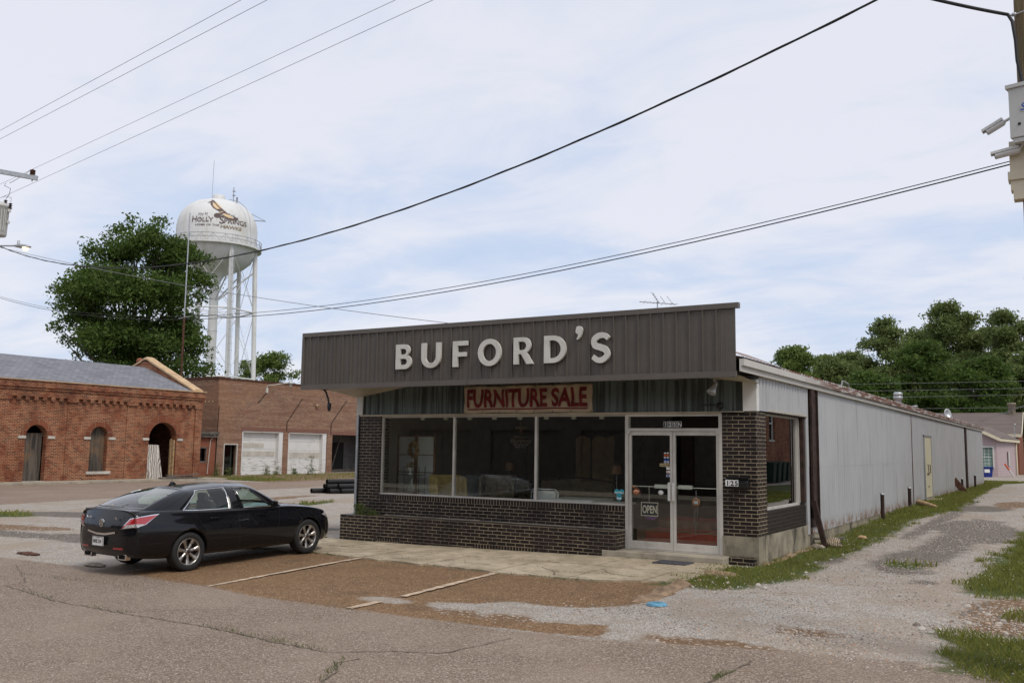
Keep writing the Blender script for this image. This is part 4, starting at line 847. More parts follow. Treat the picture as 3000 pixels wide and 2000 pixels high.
mb = MB(); mb.lathe([(0, .03), (.11, .028), (.13, .02), (.135, 0)], (.08, -4.68, T(.08, -4.68)), 'z', 20); mb.lathe([(.03, .031), (.045, .034), (.045, .03)], (.08, -4.68, T(.08, -4.68)), 'z', 12); tag(put('valve_cover', mb, B['lid'], None, (.08, -4.68, T(.08, -4.68))), 'round blue painted valve cover in the gravel beside the parking kerb', 'valve cover')
# tv antenna
an = thing('tv_antenna', (-3.6, 4.3, 4.4), 'thin television antenna on the shop roof behind the fascia', 'antenna')
mb = MB(); mb.tube([(-3.62, 4.3, 4.1), (-3.62, 4.3, 5.46)], .014, 6); put('mast', mb, B['steel'], an)
mb = MB(); mb.tube([(-3.98, 4.1, 5.45), (-3.25, 4.55, 5.40)], .009, 6)
for i, f_ in enumerate(np.linspace(0, 1, 9)):
    c = Vector((-3.98, 4.1, 5.45)).lerp(Vector((-3.25, 4.55, 5.40)), f_); L = .10 + .05 * (i % 3); d = Vector((.45, -.6, .12)) if i % 2 else Vector((.5, -.6, -.05)); mb.tube([c - d * L, c + d * L], .005, 4)
mb.tube([(-3.72, 4.25, 5.66), (-3.58, 4.3, 5.42)], .008, 5)
for k in range(4): c = Vector((-3.72, 4.25, 5.66)).lerp(Vector((-3.58, 4.3, 5.42)), k / 4); mb.tube([c - Vector((.06, -.02, -.03)), c + Vector((.06, -.02, -.03))], .004, 4)
for p in ((-3.48, 4.42), (-3.34, 4.5)): mb.tube([(p[0] - .10, p[1] - .05, 5.60), (p[0] + .03, p[1], 5.40)], .005, 4)
put('aerial_boom', mb, B['cable_g'], an)
# furniture seen through the glass
def ring_panel(mb, w, h): mb.box(0, w, 0, .03, 0, h)
sc = thing('room_divider', (-8.4, 1.33, .2), 'pale two panel room divider standing inside the left shop window', 'room divider')
for k in range(2):
    x0 = -8.98 + k * .55; mb = MB(); mb.box(x0 + .04, x0 + .51, 1.33, 1.35, .25, 2.18); put('panel', mb, B['cream'], sc)
    mb = MB(); mb.box(x0, x0 + .04, 1.30, 1.36, .2, 2.22); mb.box(x0 + .51, x0 + .55, 1.30, 1.36, .2, 2.22)
    for z in (.25, .85, 1.35, 1.75, 2.18): mb.box(x0 + .04, x0 + .51, 1.31, 1.35, z, z + .018)
    put('panel_frame', mb, B['wood'], sc)
mb = MB(); mb.box(-8.62, -8.612, .88, .888, .2, 1.5); mb.box(-8.012, -8.0, .88, .888, .2, 1.5); mb.box(-8.62, -8.612, 1.11, 1.12, .2, 1.5); mb.box(-8.012, -8.0, 1.11, 1.12, .2, 1.5)
for z in (.6, .93, 1.30): mb.box(-8.62, -8.0, .86, 1.14, z, z + .012)
tag(put('wire_shelf', mb, B['black'], None, (-8.3, 1.0, .2)), 'thin black display stand in the left shop window', 'shelf')
ur = thing('flower_urn', (-8.33, .98, 1.312), 'white urn with dried flowers on the display stand in the left window', 'urn')
mb = MB(); mb.lathe([(.055, 0), (.055, .02), (.02, .04), (.02, .07), (.06, .10), (.08, .15), (.09, .16), (.07, .15), (0, .13)], (-8.33, .98, 1.312), 'z', 20); put('urn', mb, B['decal_w'], ur)
mb = MB(); rr = random.Random(1)
for i in range(60):
    a = rr.uniform(0, 2 * PI); r = rr.uniform(0, .1); z = rr.uniform(1.46, 1.58); c = Vector((-8.33 + r * math.cos(a), .98 + r * math.sin(a), z)); d = Vector((rr.uniform(-1, 1), rr.uniform(-1, 1), rr.uniform(-1, 1))) * .04; e = d.cross(Vector((.3, .5, .8))); mb.add([c - d, c + e, c + d, c - e], [(0, 1, 2, 3)])
put('dried_flowers', mb, B['logwood'], ur)
mb = MB()
for i in range(150):
    a = rr.uniform(0, 2 * PI); r = .12 + rr.uniform(-.04, .04); c = Vector((-8.46 + r * math.cos(a), 1.26 + rr.uniform(-.04, .04), 1.88 + r * math.sin(a) * 1.2)); d = Vector((rr.uniform(-1, 1), rr.uniform(-1, 1), rr.uniform(-1, 1))) * .045; e = d.cross(Vector((.3, .5, .8))); mb.add([c - d, c + e, c + d, c - e], [(0, 1, 2, 3)])
tag(put('wreath', mb, B['tan'], None, (-8.46, 1.26, 1.88)), 'dried leaf wreath hanging on the pale room divider', 'wreath')
mb = MB()
for k in range(8): r = .12 * (1 - k / 8.5); mb.lathe([(r, 0), (r * .55, .035)], (-8.28, .98, .945 + k * .035), 'z', 10, smooth=False)
tag(put('glass_tree', mb, B['glassware'], None, (-8.28, .98, .945)), 'small tiered clear glass tree ornament low in the left window', 'ornament')
def armchair(loc, rz, label, matn='yellow'):
    a = thing('wing_armchair', loc, label, 'armchair'); a.rotation_euler[2] = 0
    def rot(mb):
        q = Matrix.Rotation(rz, 3, 'Z'); mb.v = [tuple(q @ Vector(v) + Vector(loc)) for v in mb.v]; return mb
    mb = MB(); mb.box(-.32, .32, -.3, .3, .25, .45); put('seat', rot(mb), B[matn], a, bev=.04)
    mb = MB(); mb.box(-.34, .34, .24, .36, .3, 1.12); put('backrest', rot(mb), B[matn], a, bev=.04)
    for s in (-1, 1):
        mb = MB(); mb.box(s * .33, s * .42, -.3, .28, .3, .62); mb.add([(s * .34, .32, 1.12), (s * .34, .0, 1.05), (s * .36, -.05, .62), (s * .34, .3, .6), (s * .42, .32, 1.12), (s * .42, .02, 1.05), (s * .42, -.05, .62), (s * .42, .3, .6)], [(0, 1, 2, 3), (7, 6, 5, 4), (0, 4, 5, 1), (1, 5, 6, 2), (2, 6, 7, 3), (3, 7, 4, 0)]); put('armrest', rot(mb), B[matn], a, bev=.02)
        for y in (-.26, .3): mb = MB(); mb.lathe([(.02, 0), (.028, .25)], (s * .33, y, 0), 'z', 8); put('leg', rot(mb), B['darkwood'], a)
    return a
armchair((-7.35, 1.25, .2), 1.15, 'yellow wing armchair beside the first window mullion')
armchair((-6.75, 2.2, .2), .4, 'dull brown armchair turned away in the middle window', 'taupe')
def sofa(loc, w, label):
    a = thing('tufted_sofa', loc, label, 'sofa'); X, Y, Z = loc
    mb = MB(); mb.box(X - w / 2, X + w / 2, Y - .4, Y + .35, Z + .22, Z + .45); put('seat', mb, B['taupe'], a, bev=.05)
    mb = MB(); n = int(w / .1); vs = []
    for i in range(n + 1):
        for j in range(8):
            x = X - w / 2 + w * i / n; z = Z + .4 + j * .08; q = math.sin(x * 22) * math.sin(z * 22 + (i % 2)) * .02; vs.append((x, Y + .25 + q - .1 * (j / 7) ** 2 * 0, z + .06 * math.sin(PI * i / n)))
    mb.add(vs, [(i * 8 + j, (i + 1) * 8 + j, (i + 1) * 8 + j + 1, i * 8 + j + 1) for i in range(n) for j in range(7)], 0, True); mb.box(X - w / 2, X + w / 2, Y + .3, Y + .42, Z + .3, Z + .97); put('backrest', mb, B['taupe'], a)
    mb = MB(); mb.tube([(X - w / 2 - .05, Y + .33, Z + .95), (X - w / 4, Y + .33, Z + 1.03), (X, Y + .33, Z + 1.07), (X + w / 4, Y + .33, Z + 1.03), (X + w / 2 + .05, Y + .33, Z + .95)], .03, 8); put('crest_rail', mb, B['darkwood'], a)
    for s in (-1, 1):
        mb = MB(); mb.box(X + s * (w / 2 + .02), X + s * (w / 2 + .16), Y - .4, Y + .35, Z + .2, Z + .66); put('armrest', mb, B['taupe'], a, bev=.05)
        mb = MB(); mb.lathe([(.03, 0), (.045, .22)], (X + s * w / 2, Y - .35, Z), 'z', 8); put('leg', mb, B['darkwood'], a)
    return a
sofa((-7.35, 3.3, .2), 1.3, 'buttoned brown sofa behind the middle window'); sofa((-5.55, 3.6, .2), 1.9, 'long buttoned sofa with carved legs behind the right window')
sd2 = thing('carved_screen', (-5.6, 5.2, .2), 'tan folding screen with scalloped top behind the long sofa', 'room divider')
for k in range(3):
    x = -6.25 + k * .42; mb = MB(); mb.plate([(0, 0), (.4, 0), (.4, 2.0)] + [(.4 - .4 * i / 8, 2.0 + .08 * math.sin(PI * i / 8)) for i in range(9)][1:], [], (x, 5.2 + (.08 if k % 2 else 0), .2), (1, 0, .0), (0, 0, 1), .03); put('panel', mb, B['tan'], sd2)
ch = thing('chandelier', (-6.35, 2.6, 2.5), 'glass basket chandelier hanging in the middle window', 'chandelier')
mb = MB(); mb.tube([(-6.35, 2.6, 2.9), (-6.35, 2.6, 2.3)], .015, 6); put('chain', mb, B['wood'], ch)
mb = MB()
for r, z, k in ((.24, 2.12, 20), (.22, 2.07, 18), (.17, 2.02, 14), (.11, 1.97, 10), (.12, 2.42, 10), (.16, 2.2, 14)):
    for i in range(k): a = 2 * PI * i / k; mb.lathe([(0, -.03), (.016, 0), (0, .03)], (-6.35 + r * math.cos(a), 2.6 + r * math.sin(a), z), 'z', 5, smooth=False)
put('crystal', mb, B['glassware'], ch)
mb = MB(); mb.lathe([(.24, 2.14), (.25, 2.16), (.25, 2.13), (.24, 2.12)], (-6.35, 2.6, 0), 'z', 20); mb.lathe([(.02, 2.3), (.12, 2.44), (.13, 2.45)], (-6.35, 2.6, 0), 'z', 16); put('hoop', mb, B['wood'], ch)
for i, (x, y, lb) in enumerate(((-6.9, 3.0, 'thin floor lamp in front of the brown sofa, middle window'), (-3.75, 2.3, 'thin floor lamp with twisted stem at the right end of the long sofa'))):
    L = thing('floor_lamp', (x, y, .2), lb, 'lamp'); mb = MB(); mb.lathe([(.12, .2), (.12, .22), (.012, .24), (.012, 1.45)], (x, y, 0), 'z', 12); put('stand', mb, B['cable_g'], L); mb = MB(); mb.lathe([(.13, 1.42), (.09, 1.60)], (x, y, 0), 'z', 14); put('lamp_shade', mb, B['wood'], L)
mc = thing('chrome_chair', (-4.6, .7, .2), 'cream vinyl kitchen chair with chrome frame against the right window', 'chair')
mb = MB(); mb.box(-4.86, -4.32, .62, .66, .68, 1.09); put('backrest', mb, B['cream'], mc, bev=.03)
mb = MB(); mb.tube([(-4.90, .64, .2), (-4.90, .64, 1.05), (-4.85, .64, 1.12), (-4.33, .64, 1.12), (-4.28, .64, 1.05), (-4.28, .64, .2)], .014, 8); mb.tube([(-4.81, .64, .64), (-4.35, .64, .64)], .01, 6); put('frame', mb, B['chrome'], mc)
mb = MB(); mb.box(-4.82, -4.34, .66, 1.1, .60, .67); put('seat', mb, B['cream'], mc, bev=.03)
for x, y, w, d, h, cn, lb in ((-3.9, .8, .55, .5, .75, 'cream', 'white table standing inside the right window'), (-3.2, .6, .5, .35, .72, 'white', 'smaller white table beside the double doors'), (-5.4, 1.2, .8, .5, .62, 'darkwood', 'low dark wooden table in the middle window')):
    tb = thing('display_table', (x, y, .2), lb, 'table'); mb = MB(); mb.box(x - w, x + w, y - d, y + d, .2 + h - .04, .2 + h); put('tabletop', mb, B[cn], tb, bev=.005)
    for sx_ in (-1, 1):
        for sy in (-1, 1): mb = MB(); mb.box(x + sx_ * (w - .06) - .02, x + sx_ * (w - .06) + .02, y + sy * (d - .06) - .02, y + sy * (d - .06) + .02, .2, .2 + h - .04); put('leg', mb, B[cn], tb)
mb = MB(); mb.box(-4.6, -4.0, 1.45, 1.8, .2, .86); tag(put("footstool", mb, B["carpet"], None, (-4.3, 1.6, .2), bev=.05), "dark red upholstered stool behind the chrome chair", "stool")
mb = MB(); mb.box(-4.75, -4.0, 4.3, 4.34, .2, 2.3); tag(put('dark_door_panel', mb, B['dark'], None, (-4.4, 4.3, .2)), 'tall dark panel leaning beyond the long sofa', 'panel')
# ================================================================== the car (local: +x forward, y left, z up, rear axle at x = 0)
CAR_LOC, CAR_H, CAR_P, CAR_S = Vector((-8.72, -5.47, T(-8.7, -5.45) + .0)), 1.522, .026, .950
CM = Matrix.Translation(CAR_LOC) @ Matrix.Rotation(CAR_H, 4, 'Z') @ Matrix.Rotation(-CAR_P, 4, 'Y') @ Matrix.Scale(CAR_S, 4)
car = thing('parked_car', CAR_LOC, 'glossy black four door sedan parked nose to the shop in the bay', 'car')
def cput(name, mb, mats, parent=None, bev=0):
    mb.v = [tuple(CM @ Vector(v)) for v in mb.v]; return put(name, mb, mats, parent or car, bev=bev)
def interp(tab, x):
    for (a, va), (b, vb) in zip(tab[:-1], tab[1:]):
        if x <= b:
            u = max(0, (x - a) / (b - a)); return va + (vb - va) * u
    return tab[-1][1]
WID = [(-1.14, .60), (-1.08, .76), (-.95, .855), (-.6, .905), (0, .925), (1.2, .935), (2.4, .93), (3.0, .92), (3.4, .86), (3.62, .74), (3.76, .52)]
BOT = [(-1.14, .50), (-1.08, .35), (-.9, .29), (-.5, .24), (3.3, .19), (3.6, .22), (3.76, .34)]
TOP = [(-1.14, .80), (-1.08, .975), (-1.03, 1.095), (-.9, 1.115), (-.6, 1.12), (.2, 1.07), (1.5, 1.0), (2.25, 1.01), (2.9, .95), (3.3, .855), (3.58, .74), (3.76, .60)]
SHO = [(-1.14, .76), (-1.08, .92), (-1.02, 1.02), (-.8, 1.055), (-.3, 1.055), (.4, 1.01), (1.2, .98), (2.4, .95), (2.9, .895), (3.3, .81), (3.58, .70), (3.76, .56)]
xs_ = [-1.14, -1.10, -1.055, -1.03, -1.0, -.97, -.88, -.7, -.5, -.25, 0, .25, .5, .8, 1.1, 1.4, 1.7, 2.0, 2.2, 2.4, 2.6, 2.8, 3.0, 3.15, 3.3, 3.45, 3.58, 3.68, 3.76]
def section(x):
    w, zb, zt, zs = interp(WID, x), interp(BOT, x), interp(TOP, x), interp(SHO, x); h = zs - zb
    # rear bumper bulges out low; flanks have a crease just under the handles
    flare = .012 * (math.exp(-((x) / .38) ** 2) + math.exp(-((x - 2.775) / .38) ** 2))
    zc = min(zb + h * .66, .80)
    return [(0, zb), (w * .72, zb), (w * .93, zb + .02), (w * .975 + flare, zb + h * .18), (w + flare, zb + h * .42), (w * .998 + flare, zc), (w * .972, zc + (zs - zc) * .42), (w * .948, zs - .03), (w * .932, zs - .004), (w * .885, zs + (zt - zs) * .40), (w * .72, zt - .012), (w * .4, zt + .0), (0, zt + .004)]
bmx = bmesh.new(); rows = []
for x in xs_:
    s = section(x); ring = [(y, z) for y, z in s] + [(-y, z) for y, z in s[-2:0:-1]]
    if x < -1.0: off = lambda y, z: .05 * max(0, (abs(y) / .7)) ** 2 + (.05 * max(0, z - .62) if z > .62 else 0)
    else: off = lambda y, z: 0
    if x > 3.4: off = lambda y, z: -.10 * (abs(y) / .7) ** 2
    rows.append([bmx.verts.new((x + off(y, z), y, z)) for y, z in ring])
K = len(rows[0])
for a, b in zip(rows[:-1], rows[1:]):
    for k in range(K): bmx.faces.new([a[k], a[(k + 1) % K], b[(k + 1) % K], b[k]])
bmx.faces.new(rows[0][::-1]); bmx.faces.new(rows[-1])
bmesh.ops.recalc_face_normals(bmx, faces=bmx.faces)
me = bpy.data.meshes.new('body'); bmx.to_mesh(me); bmx.free(); me.materials.append(MT['paint']); me.materials.append(MT['black'])
def evalmesh(me, mods):
    o = bpy.data.objects.new('tmp', me); COL.objects.link(o); hs_ = []
    for k, kw in mods:
        md = o.modifiers.new(k, k)
        for a, v in kw.items(): setattr(md, a, v)
    dg = bpy.context.evaluated_depsgraph_get(); r = bpy.data.meshes.new_from_object(o.evaluated_get(dg)); bpy.data.objects.remove(o); return r
me2 = evalmesh(me, [('SUBSURF', {'levels': 2, 'render_levels': 2})])
BV = BVHTree.FromPolygons([v.co.copy() for v in me2.vertices], [tuple(p.vertices) for p in me2.polygons])
# wheel arches
cut = bmesh.new()
for wx in (0, 2.775):
    for s in (-1, 1):
        mtx = Matrix.Translation((wx, s * .86, .345)) @ Matrix.Rotation(PI / 2, 4, 'X'); bmesh.ops.create_cone(cut, cap_ends=True, segments=48, radius1=.372, radius2=.372, depth=.42, matrix=mtx)
for f in cut.faces: f.material_index = 1
cme = bpy.data.meshes.new('cut'); cut.to_mesh(cme); cut.free(); cme.materials.append(MT['paint']); cme.materials.append(MT['black']); co = bpy.data.objects.new('cut', cme); COL.objects.link(co)
me3 = evalmesh(me2, [('BOOLEAN', {'operation': 'DIFFERENCE', 'object': co, 'solver': 'EXACT'})]); bpy.data.objects.remove(co)
ang = {}
mb = MB(); mb.add([v.co for v in me3.vertices], [tuple(p.vertices) for p in me3.polygons], 0, True); mb.m = [p.material_index for p in me3.polygons]; mb.sm = [p.material_index == 0 for p in me3.polygons]
body = cput('body', mb, [MT['paint'], MT['black']])
# greenhouse cage: columns round half the car, rows from belt to roof rail
# columns: rear centre, rear glass mid, rear glass edge, C pillar corner, quarter glass start, rear door glass end/B start, B end, front glass end(A), A pillar outer, windshield edge, ws mid, ws centre
def colrow(k):           # k 0..3 height parameter
    f = k / 3.0
    L = lambda a, b: a + (b - a) * f
    q = lambda a, b, bulge=0: a + (b - a) * f + bulge * math.sin(PI * f)
    side = lambda x0, x1, z0, z1, y0=.845, y1=.595: (q(x0, x1), q(y0, y1, .028), q(z0, z1))
    return [(q(-.72, .34, -.06), 0, q(1.10, 1.405, .03)), (q(-.70, .36, -.06), q(.38, .30), q(1.098, 1.40, .03)), (q(-.60, .42, -.05), q(.69, .50, .02), q(1.09, 1.388, .03)),
            (q(-.50, .47, -.03), q(.775, .555, .03), q(1.06, 1.372, .03)), side(.22, .62, 1.0, 1.372), side(.50, .80, .985, 1.382), side(1.26, 1.28, .968, 1.392), side(1.37, 1.38, .965, 1.392), side(2.26, 1.72, .955, 1.375), (q(2.40, 1.80, .0), q(.82, .575, .03), q(.955, 1.372)),
            (q(2.50, 1.86, .02), q(.70, .50, .02), q(.99, 1.385)), (q(2.58, 1.90, .03), q(.36, .28), q(1.0, 1.405)), (q(2.60, 1.91, .03), 0, q(1.0, 1.41))]
GS = -.27; rowsg = [[(x + GS * (1.0 if x > 0 else .75), y, z + .022 * (1 - kk_ / 3)) for x, y, z in colrow(kk_)] for kk_ in (-.25, 0, 1, 2, 3)]
bmx = bmesh.new(); nc = 13
def ringof(r): return r + [(x, -y, z) for x, y, z in r[-2:0:-1]]
VR = [[bmx.verts.new(p) for p in ringof(r)] for r in rowsg]; R_ = len(VR[0])
GLASS = {0, 1, 3 + 0 * 9, 10, 11}
glass_cols = {0, 1, 4, 5, 7, 10, 11}
for j in range(len(VR) - 1):
    for k in range(R_):
        kk = k if k < nc - 1 else (R_ - 1 - k); f = bmx.faces.new([VR[j][k], VR[j][(k + 1) % R_], VR[j + 1][(k + 1) % R_], VR[j + 1][k]])
        f.material_index = 1 if (j >= 1 and kk in glass_cols) else 0
# roof cap: strips between mirrored columns
rail = VR[-1]; 
def rv(k): return rail[k % R_]
mids = {}
for k in range(1, nc - 1):
    a, b = rail[k].co, rail[R_ - k].co; c = (a + b) / 2; xx = c.x
    lift = .052 * math.sin(PI * min(1, max(0, (xx - GS - .30) / 1.62))) ** .6 + .02
    mids[k] = [bmx.verts.new((xx + (rail[0].co.x - xx) * 0, a.y * g, max(a.z, 1.37) + lift * (1 - g * g))) for g in (.5, 0, -.5)]
for k in range(1, nc - 2):
    A = [rail[k]] + mids[k] + [rail[R_ - k]]; Bq = [rail[k + 1]] + mids[k + 1] + [rail[R_ - k - 1]]
    for i in range(4): bmx.faces.new([A[i], A[i + 1], Bq[i + 1], Bq[i]])
m1, mN = mids[1], mids[nc - 2]
bmx.faces.new([rail[0], rail[R_ - 1], m1[2], m1[1]]); bmx.faces.new([rail[0], m1[1], m1[0], rail[1]])
bmx.faces.new([rail[nc - 1], mN[1], mN[2], rail[nc]]); bmx.faces.new([rail[nc - 1], rail[nc - 2], mN[0], mN[1]])
bmesh.ops.recalc_face_normals(bmx, faces=bmx.faces)
me = bpy.data.meshes.new('g'); bmx.to_mesh(me); bmx.free(); me.materials.append(MT['paint']); me.materials.append(MT['cglass'])
g2 = evalmesh(me, [('SUBSURF', {'levels': 2, 'render_levels': 2})])
def split(mi):
    mb = MB(); used = {}; vs = []; fs = []
    for p in g2.polygons:
        if p.material_index == mi:
            f = []
            for i in p.vertices:
                if i not in used: used[i] = len(vs); vs.append(g2.vertices[i].co.copy())
                f.append(used[i])
            fs.append(tuple(f))
    return mb.add(vs, fs, 0, True)
upn = sum((p.normal.z for p in g2.polygons if p.center.z > 1.4), 0)
if upn < 0: g2.flip_normals()
cput('roof', split(0), MT['paint']).modifiers.new('s', 'SOLIDIFY').thickness = .012
GV = BVHTree.FromPolygons([v.co.copy() for v in g2.vertices], [tuple(p.vertices) for p in g2.polygons])
cput('car_windows', split(1), MT['cglass'])
# bright strip round the side glass, following its edge
for s in (-1, 1):
    ed = {}
    for p in g2.polygons:
        for e_ in p.edge_keys: ed.setdefault(e_, set()).add(p.material_index)
    mb = MB()
    for (i, j), ms_ in ed.items():
        if len(ms_) == 2:
            a, b_ = g2.vertices[i].co, g2.vertices[j].co; c = (a + b_) / 2
            if c.y * s > .5 and .05 + GS < c.x < 2.3 + GS and not (1.22 + GS < c.x < 1.44 + GS and abs(a.x - b_.x) < abs(a.z - b_.z)) and not (c.x > 1.45 + GS and abs((a.z - b_.z) / max(1e-4, abs(a.x - b_.x))) > .35) and not (.30 < c.x < 1.0 and c.z < 1.0 and False): mb.tube([a + (a - b_) * .1, b_ + (b_ - a) * .1], .010 if c.z > 1.08 else .014, 5)
    cput('window_trim', mb, MT['chrome'])
# project shapes on the bodywork
def patch(outline, proj, off=.004, res=.02, bv=None, holes=[]):
    """outline in (a,b); proj(a,b) -> (origin, direction); returns MB that hugs the body"""
    b_ = bmesh.new(); tri = tessellate_polygon([[Vector((p[0], p[1], 0)) for p in outline]] + [[Vector((p[0], p[1], 0)) for p in h] for h in holes]); flat = list(outline) + [p for h in holes for p in h]
    vv = [b_.verts.new((p[0], p[1], 0)) for p in flat]
    for a in tri:
        try: b_.faces.new([vv[i] for i in a])
        except ValueError: pass
    for _ in range(6):
        ed = [e for e in b_.edges if e.calc_length() > res]
        if not ed: break
        bmesh.ops.subdivide_edges(b_, edges=ed, cuts=1); bmesh.ops.triangulate(b_, faces=[f for f in b_.faces if len(f.verts) > 3])
    b_.verts.index_update(); vs = []
    for v in b_.verts:
        o, d = proj(v.co.x, v.co.y); hit = None
        for B_ in ([bv] if bv else [BV, GV]):
            h = B_.ray_cast(Vector(o), Vector(d).normalized())
            if h[0] is not None and (hit is None or h[3] < hit[3]): hit = h
        vs.append(hit[0] - Vector(d).normalized() * off if hit else Vector(o) + Vector(d) * 1.0)
    mb = MB(); mb.add(vs, [tuple(q.index for q in f.verts) for f in b_.faces], 0, True); b_.free(); return mb
def rimmed(outline, r):      # inset ring as a closed band following outline
    c = (sum(p[0] for p in outline) / len(outline), sum(p[1] for p in outline) / len(outline))
    return [(c[0] + (p[0] - c[0]) * (1 - r), c[1] + (p[1] - c[1]) * (1 - r)) for p in outline]
rear = lambda a, b: ((-3, a, b), (1, 0, 0)); sideR = lambda a, b: ((a, -3, b), (0, 1, 0)); sideL = lambda a, b: ((a, 3, b), (0, -1, 0))
def diag(s): 
    d = Vector((1, -s * 1.0, 0)).normalized(); t_ = Vector((1, s * 1.0, 0)).normalized()    # s=-1 right side
    return lambda a, b: (Vector((-.8, s * .74, b)) - d * 2 + t_ * a, d)
for s in (-1, 1):
    # a: along the corner (negative = towards the rear centre), b: height
    ol = [(-.36, .79), (-.30, .86), (-.20, .97), (-.06, 1.0), (.12, 1.022), (.235, 1.03), (.15, .955), (.06, .87), (-.10, .815)]
    if s == 1: ol = ol[::-1]
    tlt = cput('tail_light', patch(ol, diag(s), .010), MT['chrome'])
    inn = [(p[0] * .93 - .004, .905 + (p[1] - .905) * .86) for p in ol]; cput('red_lens', patch(inn, diag(s), .014), MT['redlens'], tlt)
    cl = [(-.315, .806), (-.26, .865), (-.1, .885), (.04, .88), (-.01, .852), (-.12, .828)]
    if s == 1: cl = cl[::-1]
    cput('clear_lens', patch(cl, diag(s), .018), MT['clearlens'], tlt)
    rf = [(s * .60, .452), (s * .36, .452), (s * .36, .485), (s * .60, .485)]
    cput('reflector', patch(rf if s < 0 else rf[::-1], rear, .006), MT['redlens'])
    # exhaust
    mb = MB(); mb.plate([(-.105, -.05), (.105, -.05), (.125, .05), (-.125, .05)], [[(-.085, -.033), (.085, -.033), (.10, .035), (-.10, .035)]], (-.985, s * .50, .325), (0, -1, 0), (0, 0, 1), .09); cput('exhaust_tip', mb, MT['chrome'], bev=.004)
    mb = MB(); mb.box(-.99, -.93, s * .50 - .09, s * .50 + .09, .29, .36); cput('exhaust_inside', mb, MT['dark'])
    # mirror
    mb = MB(); mb.add([(1.95, s * .84, 1.0), (1.79, s * .86, 1.01), (1.79, s * 1.06, 1.03), (1.93, s * 1.05, 1.01), (1.97, s * .86, 1.06), (1.80, s * .88, 1.13), (1.80, s * 1.06, 1.14), (1.91, s * 1.04, 1.11)], [(0, 1, 2, 3), (4, 7, 6, 5), (0, 4, 5, 1), (1, 5, 6, 2), (2, 6, 7, 3), (3, 7, 4, 0)], 0, True)
    mm = cput('side_mirror', mb, MT['paint']); md = mm.modifiers.new('s', 'SUBSURF'); md.levels = md.render_levels = 2
    sp_ = sideR if s < 0 else sideL
    # door handles, shut lines
    for hx, hz in ((.42, .865), (1.50, .85)):
        mb = patch([(hx, hz), (hx + .2, hz - .004), (hx + .2, hz + .02), (hx, hz + .026)] if s < 0 else [(hx, hz), (hx, hz + .026), (hx + .2, hz + .02), (hx + .2, hz - .004)], sp_, .028, .03); oo = cput('door_handle', mb, MT['paint']); md = oo.modifiers.new('s', 'SOLIDIFY'); md.thickness = .02
    for pl in ([(1.06, .97), (1.08, .3)], [(.12, .97), (.28, .75), (.42, .58)], [(2.05, .94), (2.0, .60), (2.0, .3)], [(.48, .30), (2.2, .30)]):
        q = [(x + (.0035 if abs(pl[0][0] - pl[-1][0]) < .5 else 0), z + (0 if abs(pl[0][0] - pl[-1][0]) < .5 else .0035)) for x, z in pl]; r_ = [(2 * a[0] - b[0], 2 * a[1] - b[1]) for a, b in zip(pl, q)]
        cput('shut_line', patch(q + r_[::-1], sp_, .0015, .06), MT['dark'])
    hl = [(3.18, .74), (3.36, .80), (3.60, .66), (3.62, .60), (3.40, .66)]; cput('headlight', patch(hl if s < 0 else hl[::-1], sp_, .006, .04), MT['clearlens'])
# boot lid edge, chrome strip, plate, badges
bl = [(-.52, .995), (-.5, 1.045), (0, 1.062), (.5, 1.045), (.52, .995), (.48, 1.0), (0, 1.02), (-.48, 1.0)]
cs_ = [(-.40, .715), (-.12, .675), (.12, .675), (.40, .715), (.40, .745), (.12, .71), (-.12, .71), (-.40, .745)]
cput('chrome_strip', patch(cs_[::-1], rear, .014, .05), MT['chrome'])
for s in (-1, 1):
    q = [(s * .43, .72), (s * .53, 1.0), (s * .536, 1.0), (s * .437, .72)]; cput('shut_line', patch(q, rear, .002, .05), MT['dark'])
mb = MB(); mb.box(-1.165, -1.155, -.155, .155, .50, .655); pl_ = cput('license_plate', mb, MT['decal_w'], bev=.003)
mb = MB(); put_text(mb, 'WHC 514', (-1.168, .135, .545), (0, -1, 0), (0, 0, 1), .085, 0, .003, .66); cput('plate_number', mb, MT['decal_k'], pl_)
mb = MB(); mb.plate(rect(-.157, .157, .498, .657), [rect(-.148, .148, .508, .647)], (-1.168, 0, 0), (0, 1, 0), (0, 0, 1), .006); mb.box(-1.168, -1.166, -.05, .05, .632, .643); cput('plate_frame', mb, MT['steel'], pl_)
mb = MB(); e = lambda rx, rz: [(rx * math.cos(q), rz * math.sin(q)) for q in [2 * PI * i / 24 for i in range(24)]]
mb.plate(e(.058, .068), [e(.046, .056)], (-1.10, 0, .875), (0, -1, 0), (0, 0, 1), .03); mb.plate([(-.04, -.045), (-.012, .05), (.012, .05), (.04, -.045), (.024, -.045), (.006, .02), (-.006, .02), (-.024, -.045)], [], (-1.10, 0, .875), (0, -1, 0), (0, 0, 1), .03); mb.box(-1.112, -1.09, -.012, .012, .855, .868)
cput('boot_badge', mb, MT['chrome'])
mb = MB(); put_text(mb, 'TL', (-1.095, -.37, .95), (0, -1, 0), (0, 0, 1), .045, .004, .002, 1.2); put_text(mb, 'ACURA', (-1.095, .46, .95), (0, -1, 0), (0, 0, 1), .034, .004, .001, 1.1); cput('boot_lettering', mb, MT['chrome'])
mb = MB(); mb.add([(.17, 0, 1.425), (.35, .022, 1.44), (.35, -.022, 1.44), (.22, 0, 1.50), (.29, 0, 1.505)], [(0, 1, 3), (0, 3, 2), (1, 4, 3), (2, 3, 4), (1, 2, 4), (0, 2, 1)], 0, True); cput('roof_antenna', mb, MT['paint'], bev=.004)
